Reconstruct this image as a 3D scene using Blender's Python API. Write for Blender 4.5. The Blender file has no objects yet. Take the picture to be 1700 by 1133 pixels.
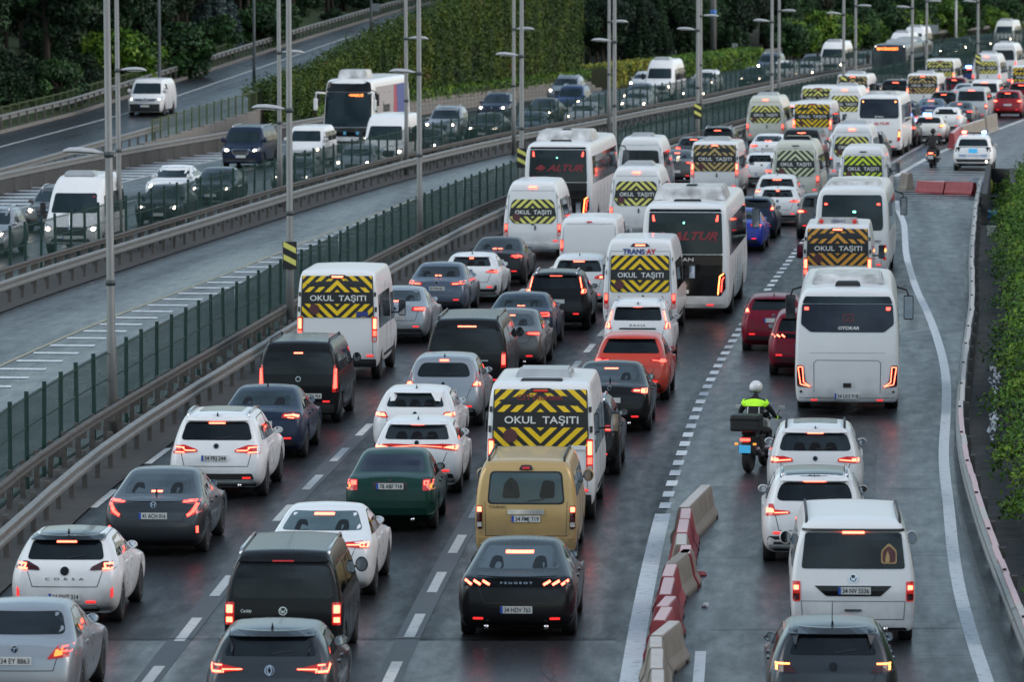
import bpy, bmesh, math, random
import numpy as np
from mathutils import Vector, Matrix
from mathutils.bvhtree import BVHTree
from mathutils.geometry import tessellate_polygon

R = math.radians
random.seed(7)
rng = np.random.default_rng(7)
scene = bpy.context.scene
COL = scene.collection

# ------------------------------------------------------------------ camera, sky, sun, exposure
CAM_H = 11.05                      # footbridge above the carriageway
PITCH = math.atan((566.5 + 115) / 9000)
FOCAL_PX = 9000.0
cam_data = bpy.data.cameras.new('camera')
cam = bpy.data.objects.new('camera', cam_data)
COL.objects.link(cam)
cam.location = (0, 0, CAM_H)
cam.rotation_euler = (math.pi / 2 - PITCH, 0, 0)
cam_data.sensor_width = 36
cam_data.lens = FOCAL_PX / 1700 * 36
cam_data.clip_start = 1
cam_data.clip_end = 6000
cam_data.dof.use_dof = True
cam_data.dof.focus_distance = 108
cam_data.dof.aperture_fstop = 3.6
scene.camera = cam

SUN_EL, SUN_AZ = R(33), R(105)
world = bpy.data.worlds.new('World')
scene.world = world
world.use_nodes = True
wn = world.node_tree
wn.nodes.clear()
sky = wn.nodes.new('ShaderNodeTexSky')
sky.sky_type = 'NISHITA'
sky.sun_disc = False
sky.sun_elevation = SUN_EL
sky.sun_rotation = SUN_AZ
sky.air_density = 1.0
sky.dust_density = 1.6
sky.ozone_density = 1.2
bg = wn.nodes.new('ShaderNodeBackground')
bg.inputs['Strength'].default_value = 0.10
wo = wn.nodes.new('ShaderNodeOutputWorld')
hs = wn.nodes.new('ShaderNodeHueSaturation')
hs.inputs['Saturation'].default_value = 0.80
hs.inputs['Hue'].default_value = 0.478
wn.links.new(sky.outputs[0], hs.inputs['Color'])
wtc = wn.nodes.new('ShaderNodeTexCoord')
wmp = wn.nodes.new('ShaderNodeMapping'); wmp.inputs['Scale'].default_value = (1.3, 1.3, 3.2)
wno = wn.nodes.new('ShaderNodeTexNoise'); wno.inputs['Scale'].default_value = 1.6; wno.inputs['Detail'].default_value = 7; wno.inputs['Roughness'].default_value = 0.55
wmr = wn.nodes.new('ShaderNodeMapRange'); wmr.inputs[1].default_value = 0.36; wmr.inputs[2].default_value = 0.66; wmr.inputs[3].default_value = 0.42; wmr.inputs[4].default_value = 1.5
wsc = wn.nodes.new('ShaderNodeVectorMath'); wsc.operation = 'SCALE'
wn.links.new(wtc.outputs['Generated'], wmp.inputs[0]); wn.links.new(wmp.outputs[0], wno.inputs['Vector'])
wn.links.new(wno.outputs[0], wmr.inputs[0]); wn.links.new(hs.outputs[0], wsc.inputs[0]); wn.links.new(wmr.outputs[0], wsc.inputs['Scale'])
wn.links.new(wsc.outputs[0], bg.inputs[0])
wn.links.new(bg.outputs[0], wo.inputs[0])
sun_d = bpy.data.lights.new('sun', 'SUN')
sun_d.energy = 0.5
sun_d.angle = R(40)
sun_d.color = (1.0, 0.93, 0.86)
sun = bpy.data.objects.new('sun', sun_d)
COL.objects.link(sun)
sdir = Vector((-math.sin(SUN_AZ) * math.cos(SUN_EL), math.cos(SUN_AZ) * math.cos(SUN_EL), math.sin(SUN_EL)))
sun.rotation_euler = sdir.to_track_quat('Z', 'Y').to_euler()
scene.view_settings.view_transform = 'Standard'
scene.view_settings.look = 'None'
scene.view_settings.exposure = 1.36
scene.view_settings.gamma = 1
scene.view_settings.use_curve_mapping = False
scene.cycles.use_denoising = True
scene.cycles.max_bounces = 6
scene.cycles.diffuse_bounces = 2
scene.cycles.glossy_bounces = 3
scene.cycles.transmission_bounces = 2
scene.cycles.caustics_reflective = False
scene.cycles.caustics_refractive = False
scene.cycles.sample_clamp_indirect = 4

# ------------------------------------------------------------------ surveying: picture point -> point on the ground
SP, CP = math.sin(PITCH), math.cos(PITCH)
def G(px, py, z=0.0):
    u, v = (px - 850) / FOCAL_PX, (566.5 - py) / FOCAL_PX
    d = Vector((u, CP + v * SP, -SP + v * CP))
    t = (CAM_H - z) / -d.z
    return Vector((d.x * t, d.y * t, z))
def at_scale(cx, s, z=0.0):
    """point on the road where one metre measures s photo pixels"""
    Z = FOCAL_PX / s
    v = (SP - (CAM_H - z) / Z) / CP
    return Vector(((cx - 850) / s, Z * (CP + v * SP), z))

# ------------------------------------------------------------------ materials
MATS = {}
def nodes_of(m):
    m.use_nodes = True
    n = m.node_tree
    return n, n.nodes, n.links, n.nodes['Principled BSDF']
def paint(key, rgb, rough=0.32, metal=0.0, coat=0.6, dirt=0.25, spec=.45):
    if key in MATS: return MATS[key]
    m = bpy.data.materials.new(key)
    n, N, L, b = nodes_of(m)
    tc = N.new('ShaderNodeTexCoord')
    no = N.new('ShaderNodeTexNoise'); no.inputs['Scale'].default_value = 2.3; no.inputs['Detail'].default_value = 6
    n2 = N.new('ShaderNodeTexNoise'); n2.inputs['Scale'].default_value = 55; n2.inputs['Detail'].default_value = 3
    sx = N.new('ShaderNodeSeparateXYZ')
    L.new(tc.outputs['Object'], sx.inputs[0])
    oi = N.new('ShaderNodeObjectInfo'); av = N.new('ShaderNodeVectorMath'); av.operation = 'ADD'
    rs = N.new('ShaderNodeMath'); rs.operation = 'MULTIPLY'; rs.inputs[1].default_value = 37.0; L.new(oi.outputs['Random'], rs.inputs[0])
    L.new(tc.outputs['Object'], av.inputs[0]); L.new(rs.outputs[0], av.inputs[1]); L.new(av.outputs[0], no.inputs['Vector']); L.new(tc.outputs['Object'], n2.inputs['Vector'])
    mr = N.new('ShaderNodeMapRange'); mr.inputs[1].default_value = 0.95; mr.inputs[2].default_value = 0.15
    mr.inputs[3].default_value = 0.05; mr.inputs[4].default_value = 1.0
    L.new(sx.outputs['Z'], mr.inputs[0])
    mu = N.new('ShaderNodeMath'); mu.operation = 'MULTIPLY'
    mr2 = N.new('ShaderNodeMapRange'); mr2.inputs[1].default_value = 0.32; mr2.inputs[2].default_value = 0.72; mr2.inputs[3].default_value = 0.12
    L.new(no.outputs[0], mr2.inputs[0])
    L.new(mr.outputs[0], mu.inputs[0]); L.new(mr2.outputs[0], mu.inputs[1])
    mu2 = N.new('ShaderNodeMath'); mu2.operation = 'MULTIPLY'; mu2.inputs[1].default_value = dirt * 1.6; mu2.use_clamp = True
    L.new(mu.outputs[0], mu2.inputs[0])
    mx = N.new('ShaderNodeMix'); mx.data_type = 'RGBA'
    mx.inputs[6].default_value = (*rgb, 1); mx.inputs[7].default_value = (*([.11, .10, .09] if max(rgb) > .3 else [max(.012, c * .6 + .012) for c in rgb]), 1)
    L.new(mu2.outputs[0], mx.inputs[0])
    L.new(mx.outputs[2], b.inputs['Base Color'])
    ra = N.new('ShaderNodeMath'); ra.operation = 'MULTIPLY_ADD'; ra.inputs[1].default_value = 0.22; ra.inputs[2].default_value = rough - 0.08
    L.new(n2.outputs[0], ra.inputs[0]); L.new(ra.outputs[0], b.inputs['Roughness'])
    b.inputs['Metallic'].default_value = metal
    b.inputs['Specular IOR Level'].default_value = spec
    b.inputs['Coat Weight'].default_value = coat
    b.inputs['Coat Roughness'].default_value = 0.06
    MATS[key] = m
    return m
def plain(key, rgb, rough=0.6, metal=0.0, emit=None, es=0.0, nscale=8.0, nmix=0.25, coat=0.0, bump=0.0, spec=0.5):
    if key in MATS: return MATS[key]
    m = bpy.data.materials.new(key)
    n, N, L, b = nodes_of(m)
    tc = N.new('ShaderNodeTexCoord')
    no = N.new('ShaderNodeTexNoise'); no.inputs['Scale'].default_value = nscale; no.inputs['Detail'].default_value = 5
    L.new(tc.outputs['Object'], no.inputs['Vector'])
    mx = N.new('ShaderNodeMix'); mx.data_type = 'RGBA'
    mx.inputs[6].default_value = (*[c * (1 - nmix) for c in rgb], 1); mx.inputs[7].default_value = (*[min(1, c * (1 + nmix)) for c in rgb], 1)
    L.new(no.outputs[0], mx.inputs[0]); L.new(mx.outputs[2], b.inputs['Base Color'])
    b.inputs['Roughness'].default_value = rough
    b.inputs['Metallic'].default_value = metal
    b.inputs['Coat Weight'].default_value = coat
    b.inputs['Specular IOR Level'].default_value = spec
    if bump:
        bp = N.new('ShaderNodeBump'); bp.inputs['Strength'].default_value = bump; bp.inputs['Distance'].default_value = 0.02
        L.new(no.outputs[0], bp.inputs['Height']); L.new(bp.outputs[0], b.inputs['Normal'])
    if emit:
        b.inputs['Emission Color'].default_value = (*emit, 1); b.inputs['Emission Strength'].default_value = es
    MATS[key] = m
    return m

PAINTS = dict(
    white=((0.80, 0.80, 0.80), .3, 0), offwhite=((0.70, 0.70, 0.66), .36, 0), cream=((0.62, 0.62, 0.54), .4, 0),
    silver=((0.32, 0.34, 0.365), .3, .5), grey=((0.075, 0.08, 0.09), .3, .4), darkgrey=((0.035, 0.039, 0.046), .28, .4),
    warmgrey=((0.10, 0.096, 0.094), .3, .4), bluegrey=((0.085, 0.105, 0.145), .3, .45), black=((0.009, 0.009, 0.010), .22, 0),
    blackgrey=((0.022, 0.023, 0.026), .28, .2), navy=((0.018, 0.028, 0.055), .26, .2), darkblue=((0.02, 0.04, 0.12), .28, .2),
    blue=((0.015, 0.035, 0.33), .28, .1), green=((0.008, 0.042, 0.032), .28, .2), gold=((0.56, 0.37, 0.15), .34, .3),
    orange=((0.62, 0.055, 0.025), .28, .1), darkred=((0.17, 0.008, 0.022), .26, .15), red=((0.30, 0.012, 0.02), .26, .15),
    lightgrey=((0.48, 0.50, 0.52), .32, .15), teal=((0.05, 0.12, 0.14), .3, .1))
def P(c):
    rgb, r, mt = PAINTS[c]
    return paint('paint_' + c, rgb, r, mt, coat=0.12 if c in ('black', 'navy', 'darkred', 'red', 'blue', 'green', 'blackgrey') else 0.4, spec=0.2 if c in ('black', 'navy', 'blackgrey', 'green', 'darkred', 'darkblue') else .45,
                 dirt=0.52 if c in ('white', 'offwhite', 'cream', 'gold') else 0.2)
def glass(key, rgb, rough=0.04):
    m = plain(key, rgb, rough=rough, nscale=1.1, nmix=0.5, coat=0.0, spec=0.38)
    return m
M = dict(
    glass=glass('tinted_glass', (0.006, 0.008, 0.010)), glass_teal=glass('screen_glass', (0.010, 0.020, 0.024)),
    glass_mid=glass('backlit_rear_glass', (0.020, 0.028, 0.033)), glass_clear=glass('pale_rear_glass', (0.06, 0.095, 0.105)), glass_blue=glass('blue_rear_glass', (0.01, 0.014, 0.03)),  # glass_mid: light seen through the cabin put into a paler base colour
    trim=plain('black_plastic', (0.016, 0.016, 0.017), .55), gloss=plain('gloss_black', (0.006, 0.006, 0.007), .14, coat=.15, spec=.3),
    rubber=plain('tyre_rubber', (0.018, 0.018, 0.018), .8, bump=.2), rim=plain('alloy_rim', (0.22, 0.22, 0.23), .35, .7),
    darkrim=plain('steel_rim', (0.05, 0.05, 0.055), .45, .5), chrome=plain('chrome', (0.6, 0.6, 0.62), .15, 1.0),
    seam=plain('panel_gap', (0.03, 0.03, 0.032), .8), mirror=plain('mirror_glass', (0.55, 0.6, 0.65), .05, 1.0),
    lamp=plain('red_lamp_lens', (0.16, 0.006, 0.008), .12, coat=.5, emit=(1, .03, .02), es=.12),
    lamp_dark=plain('smoked_lamp_lens', (0.05, 0.006, 0.008), .12, coat=.5), lamp_clear=plain('clear_lamp_lens', (0.5, 0.48, 0.46), .15, coat=.5),
    lamp_amber=plain('amber_lamp_lens', (0.45, 0.16, 0.03), .15, coat=.5, emit=(1, .35, .05), es=.5),
    lit=plain('lit_tail_lamp', (0.8, 0.05, 0.02), .3, emit=(1.0, 0.045, 0.03), es=3.0), lit_hot=plain('lit_brake_lamp', (0.9, 0.2, 0.1), .3, emit=(1.0, 0.10, 0.055), es=3.4),
    lit_amber=plain('lit_amber_lamp', (0.9, 0.4, 0.1), .3, emit=(1.0, 0.24, 0.06), es=2.6),
    lit_dim=plain('lit_reflector', (0.5, 0.02, 0.02), .3, emit=(1, .03, .03), es=.5),
    head=plain('lit_head_lamp', (1, .9, .75), .2, emit=(1.0, 0.80, 0.56), es=14), head_dim=plain('lit_running_lamp', (1, .95, .9), .2, emit=(1.0, 0.88, 0.72), es=3.5),
    headlens=plain('head_lamp_lens', (0.35, 0.37, 0.38), .1, coat=.6), grille=plain('grille_black', (0.012, 0.012, 0.013), .4),
    plate=plain('number_plate', (0.62, 0.62, 0.6), .4, nmix=.08), plate_blue=plain('plate_blue_band', (0.02, 0.08, 0.42), .4),
    plate_police=plain('police_plate', (0.05, 0.42, 0.75), .4, emit=(.1, .5, .8), es=.12), ink=plain('black_ink', (0.012, 0.012, 0.012), .5),
    sign_black=plain('sign_black', (0.016, 0.017, 0.019), .4), yel=plain('stripe_yellow', (0.92, 0.60, 0.012), .4, nmix=.1),
    yelpale=plain('stripe_pale_yellow', (0.74, 0.70, 0.17), .4, nmix=.1), yelgreen=plain('stripe_green_yellow', (0.62, 0.76, 0.04), .4, nmix=.1),
    stripe_cream=plain('stripe_cream', (0.55, 0.60, 0.38), .4, nmix=.1), tan=plain('stripe_tan', (0.52, 0.37, 0.14), .4, nmix=.1),
    stripe_orange=plain('stripe_orange', (0.74, 0.34, 0.04), .4, nmix=.1), letter=plain('white_lettering', (0.78, 0.78, 0.76), .4, nmix=.05),
    altur=plain('red_lettering', (0.24, 0.02, 0.03), .45, nmix=.1), altur_bright=plain('bright_red_lettering', (0.55, 0.02, 0.03), .45, nmix=.1),
    transay_blue=plain('blue_lettering', (0.03, 0.05, 0.22), .4, nmix=.05), maroon=plain('maroon_disc', (0.10, 0.03, 0.035), .5),
    display=plain('amber_display', (0.9, .35, .1), .4, emit=(1, .22, .04), es=1.4), galv=plain('galvanised_steel', (0.24, 0.235, 0.22), .5, .4, nscale=3, nmix=.35),
    rust=plain('weathered_steel', (0.12, 0.11, 0.10), .7, .3, nscale=5, nmix=.5), green=plain('fence_green', (0.008, 0.038, 0.030), .5),
    olive=plain('olive_fence', (0.07, 0.095, 0.035), .6), pole=plain('pole_grey', (0.20, 0.205, 0.20), .55, .3, nscale=2, nmix=.2),
    poledark=plain('pole_dark', (0.05, 0.065, 0.07), .55), lamphead=plain('lamp_head_grey', (0.42, 0.43, 0.44), .45), concrete=plain('concrete', (0.19, 0.18, 0.165), .8, nscale=4, nmix=.35, bump=.4),
    darkconcrete=plain('stained_concrete', (0.055, 0.053, 0.050), .85, nscale=3, nmix=.45, bump=.4), jersey_white=plain('barrier_white', (0.50, 0.46, 0.43), .6, nscale=6, nmix=.25),
    jersey_cream=plain('barrier_dirty_white', (0.24, 0.215, 0.18), .7, nscale=3, nmix=.4), jersey_red=plain('barrier_red', (0.30, 0.045, 0.055), .5, nscale=3, nmix=.35),
    jersey_pink=plain('barrier_pink', (0.58, 0.40, 0.40), .5, nscale=5, nmix=.15), bark=plain('bark', (0.022, 0.017, 0.013), .9, bump=.6),
    hivis=plain('hivis_yellow', (0.42, 0.85, 0.03), .7, emit=(.4, .9, .02), es=.12), blackcloth=plain('black_cloth', (0.014, 0.014, 0.016), .85), skin=plain('skin', (0.35, 0.2, 0.14), .6),
    helmet=plain('helmet_white', (0.72, 0.72, 0.72), .15, coat=.6, nmix=.05), tape=plain('reflective_tape', (0.5, 0.5, 0.5), .4),
    blue_light=plain('blue_beacon', (0.1, 0.2, 0.9), .3, emit=(.10, .22, 1.0), es=9), red_light=plain('red_beacon', (0.9, 0.1, 0.1), .3, emit=(1, .08, .05), es=8),
    police_blue=plain('police_blue', (0.03, 0.14, 0.42), .4), yellow_tarp=plain('yellow_tarp', (0.42, 0.38, 0.07), .6), blue_tarp=plain('blue_plastic', (0.05, 0.22, 0.42), .5),
    litter=plain('white_litter', (0.6, 0.6, 0.62), .7), signback=plain('sign_back', (0.24, 0.27, 0.28), .5, .3), green_light=plain('green_lamp', (0.2, .8, .6), .4, emit=(.2, 1, .7), es=1.6),
    stone=plain('kerb_stone', (0.19, 0.175, 0.155), .85, nscale=2.5, nmix=.4, bump=.5), banner=plain('banner_print', (0.36, 0.33, 0.32), .5, nmix=.1),
    banner_red=plain('banner_red', (0.35, 0.06, 0.09), .5), banner_blue=plain('banner_blue', (0.07, 0.09, 0.26), .5), sticker=plain('gold_sticker', (0.45, 0.30, 0.12), .5),
    cyan=plain('cyan_print', (0.12, 0.42, 0.62), .5))

# ------------------------------------------------------------------ object helpers
def link(o, parent=None):
    COL.objects.link(o)
    if parent is not None: o.parent = parent
    return o
def mesh_obj(name, me, mat=None, parent=None, loc=None, rot=None):
    o = bpy.data.objects.new(name, me)
    link(o, parent)
    if mat is not None:
        if len(me.materials) == 0: me.materials.append(mat)
        elif me.materials[0] is not mat:
            o.material_slots[0].link = 'OBJECT'; o.material_slots[0].material = mat
    if loc is not None: o.location = loc
    if rot is not None: o.rotation_euler = rot
    return o
def empty(name, loc=(0, 0, 0), rz=0.0, parent=None):
    o = bpy.data.objects.new(name, None); link(o, parent)
    o.empty_display_size = 0.3; o.location = loc; o.rotation_euler = (0, 0, rz)
    return o
def tag(o, label=None, cat=None, group=None, kind=None):
    if label: o['label'] = label
    if cat: o['category'] = cat
    if group: o['group'] = group
    if kind: o['kind'] = kind
    return o
def to_mesh(bm, name='mesh', smooth=False):
    bm.normal_update()
    me = bpy.data.meshes.new(name); bm.to_mesh(me); bm.free()
    if smooth: me.shade_smooth()
    return me
def pydata(verts, faces, name='mesh', smooth=False):
    me = bpy.data.meshes.new(name); me.from_pydata([tuple(v) for v in verts], [], faces); me.update()
    if smooth: me.shade_smooth()
    return me
def box_bm(bm, x0, x1, y0, y1, z0, z1, mtx=None):
    vs = [bm.verts.new((x, y, z)) for x in (x0, x1) for y in (y0, y1) for z in (z0, z1)]
    for f in ((0, 1, 3, 2), (4, 6, 7, 5), (0, 4, 5, 1), (2, 3, 7, 6), (0, 2, 6, 4), (1, 5, 7, 3)):
        bm.faces.new([vs[i] for i in f])
    if mtx is not None: bmesh.ops.transform(bm, matrix=mtx, verts=vs)
    return vs
def box_me(x0, x1, y0, y1, z0, z1, bev=0.0, name='box'):
    bm = bmesh.new(); box_bm(bm, x0, x1, y0, y1, z0, z1)
    if bev: bmesh.ops.bevel(bm, geom=list(bm.edges), offset=bev, segments=2, affect='EDGES', profile=.6)
    return to_mesh(bm, name, smooth=False)
def tube_bm(bm, pts, rad, n=8, caps=True):
    pts = [Vector(p) for p in pts]
    rads = rad if isinstance(rad, (list, tuple)) else [rad] * len(pts)
    rings = []
    for i, p in enumerate(pts):
        d = (pts[min(i + 1, len(pts) - 1)] - pts[max(i - 1, 0)]).normalized()
        a = d.cross(Vector((0, 0, 1)))
        if a.length < .05: a = d.cross(Vector((0, 1, 0)))
        a.normalize(); b = d.cross(a)
        rings.append([bm.verts.new(p + (a * math.cos(t) + b * math.sin(t)) * rads[i]) for t in [2 * math.pi * k / n for k in range(n)]])
    for r0, r1 in zip(rings, rings[1:]):
        for k in range(n): bm.faces.new((r0[k], r0[(k + 1) % n], r1[(k + 1) % n], r1[k]))
    if caps:
        bm.faces.new(rings[0][::-1]); bm.faces.new(rings[-1])
def tube_me(pts, rad, n=8, name='tube'):
    bm = bmesh.new(); tube_bm(bm, pts, rad, n); bmesh.ops.recalc_face_normals(bm, faces=bm.faces)
    return to_mesh(bm, name, smooth=True)
def lathe_me(profile, n=24, axis='X', name='lathe'):
    """profile: (axial, radius)"""
    bm = bmesh.new(); rings = []
    for a, r in profile:
        ring = []
        for k in range(n):
            t = 2 * math.pi * k / n
            c, s = r * math.cos(t), r * math.sin(t)
            ring.append(bm.verts.new((a, c, s) if axis == 'X' else ((c, a, s) if axis == 'Y' else (c, s, a))))
        rings.append(ring)
    for r0, r1 in zip(rings, rings[1:]):
        for k in range(n): bm.faces.new((r0[k], r0[(k + 1) % n], r1[(k + 1) % n], r1[k]))
    bm.faces.new(rings[0][::-1]); bm.faces.new(rings[-1])
    bmesh.ops.recalc_face_normals(bm, faces=bm.faces)
    return to_mesh(bm, name, smooth=True)
def strip_me(L, Rr, z=0.0, uv=True, name='strip'):
    """sheet between two polylines of equal length; UV = metres across, metres along"""
    verts = [(*p[:2], z if len(p) < 3 else p[2] + z) for pair in zip(L, Rr) for p in pair]
    faces = [(2 * i, 2 * i + 1, 2 * i + 3, 2 * i + 2) for i in range(len(L) - 1)]
    me = pydata(verts, faces, name)
    if uv:
        lay = me.uv_layers.new(name='UVMap'); d = 0.0; acc = [0.0]
        for i in range(1, len(L)): acc.append(acc[-1] + math.dist(L[i][:2], L[i - 1][:2]))
        for poly in me.polygons:
            for li in poly.loop_indices:
                vi = me.loops[li].vertex_index; i = vi // 2
                w = math.dist(L[i][:2], Rr[i][:2])
                lay.data[li].uv = (w if vi % 2 else 0.0, acc[i])
    return me

# ------------------------------------------------------------------ road alignment (one gentle right-hand bend)
SLY = [0, 60, 80, 100, 125, 145, 165, 190, 220, 260, 290, 320, 360, 400, 480, 600, 900]
SLM = [.0, .03, .042, .052, .068, .078, .087, .098, .115, .137, .158, .178, .192, .21, .24, .27, .33]
_yy = np.arange(0, 901, 1.0)
_mm = np.interp(_yy, SLY, SLM)
_mm = np.convolve(np.pad(_mm, 10, 'edge'), np.ones(21) / 21, 'valid')
_xx = np.concatenate([[0], np.cumsum((_mm[1:] + _mm[:-1]) / 2)])
_xx += 1.75 - np.interp(79.3, _yy, _xx)
def spine(Y): return float(np.interp(Y, _yy, _xx))
def slope(Y): return float(np.interp(Y, _yy, _mm))
def heading(Y): return -math.atan(slope(Y))           # rotation about z of something driving away
def curve(pts):
    """pts: (px, py[, z]) survey of a line -> X(Y), continued parallel to the spine"""
    q = sorted(((G(*p).y, G(*p).x - spine(G(*p).y)) for p in pts))
    ys, of = [a for a, b in q], [b for a, b in q]
    g = np.arange(0, 901, 2.0); o = np.interp(g, ys, of)
    o = np.convolve(np.pad(o, 4, 'edge'), np.ones(9) / 9, 'valid')
    return lambda Y, d=0.0: spine(Y) + float(np.interp(Y, g, o)) + d * math.sqrt(1 + slope(Y) ** 2)
c_railA = curve([(0, 885, .8), (144, 750, .8), (235, 692, .8), (335, 628, .8), (436, 568, .8), (644, 442, .8), (821, 350, .8), (1119, 240, .8), (1236, 206, .8)])
c_railB = curve([(0, 467, .8), (168, 414, .8), (315, 370, .8), (600, 286, .8), (689, 262, .8), (866, 222, .8), (1000, 198, .8), (1090, 179, .8), (1165, 166, .8), (1250, 147, .8), (1359, 125, .8), (1396, 119, .8)])
c_bus = curve([(0, 608), (168, 534), (335, 471), (473, 417)])
c_lineA = curve([(7, 975), (145, 851)])
c_lineB = curve([(275, 1096), (337, 1018), (435, 890), (532, 790), (574, 746), (610, 710)])
c_lineC = curve([(657, 1106), (695, 1028), (730, 958), (762, 900), (976, 583), (994, 561)])
c_lineD = curve([(1045, 1133), (1100, 855), (1138, 738), (1165, 660), (1220, 560), (1290, 462), (1320, 420)])
FP = [(1637, 1133), (1603, 1030), (1583, 936), (1573, 818), (1565, 770), (1572, 666), (1571, 623), (1560, 574), (1542, 524), (1520, 480), (1504, 425), (1501, 369), (1490, 349), (1480, 297)]
GP = [(1480, 297), (1534, 266), (1558, 254), (1655, 216), (1700, 199), (1760, 178)]
RP = [(1722, 1080, .8), (1698, 1020, .8), (1674, 960, .8), (1657, 919, .8), (1637, 868, .8), (1617, 801, .8), (1602, 750, .8), (1594, 685, .8), (1602, 600, .8), (1616, 496, .8), (1614, 421, .8), (1621, 338, .8), (1629, 297, .8)]
def poly_x(pts, smooth=True):
    q = sorted((G(*p).y, G(*p).x) for p in pts)
    ys = np.array([a for a, b in q]); xs = np.array([b for a, b in q])
    m0 = (xs[1] - xs[0]) / (ys[1] - ys[0]); m1 = (xs[-1] - xs[-2]) / (ys[-1] - ys[-2])
    def f(Y):
        if Y < ys[0]: return float(xs[0] + (Y - ys[0]) * slope(Y))
        if Y > ys[-1]: return float(xs[-1] + (Y - ys[-1]) * m1)
        return float(np.interp(Y, ys, xs))
    if not smooth: return f
    return lambda Y: sum(f(Y + d) for d in (-4, -2, 0, 2, 4)) / 5
c_edge = poly_x(FP)
c_gate = poly_x(GP)
c_tape = poly_x(RP)
def kx(off0, off1=None):
    return lambda Y: spine(Y) + off0
c_barC = curve([(0, 287, .9), (168, 253, .9), (335, 225, .9), (446, 208, .9), (500, 199, .9), (701, 190, 0), (1000, 150, 0)])
c_hatch = curve([(0, 355), (430, 250)])

def line_pts(f, y0, y1, step=2.0, z=0.0, d=0.0):
    n = max(1, int(math.ceil((y1 - y0) / step)))
    return [Vector((f(Y) + d, Y, z)) for Y in [y0 + (y1 - y0) * i / n for i in range(n + 1)]]

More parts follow.
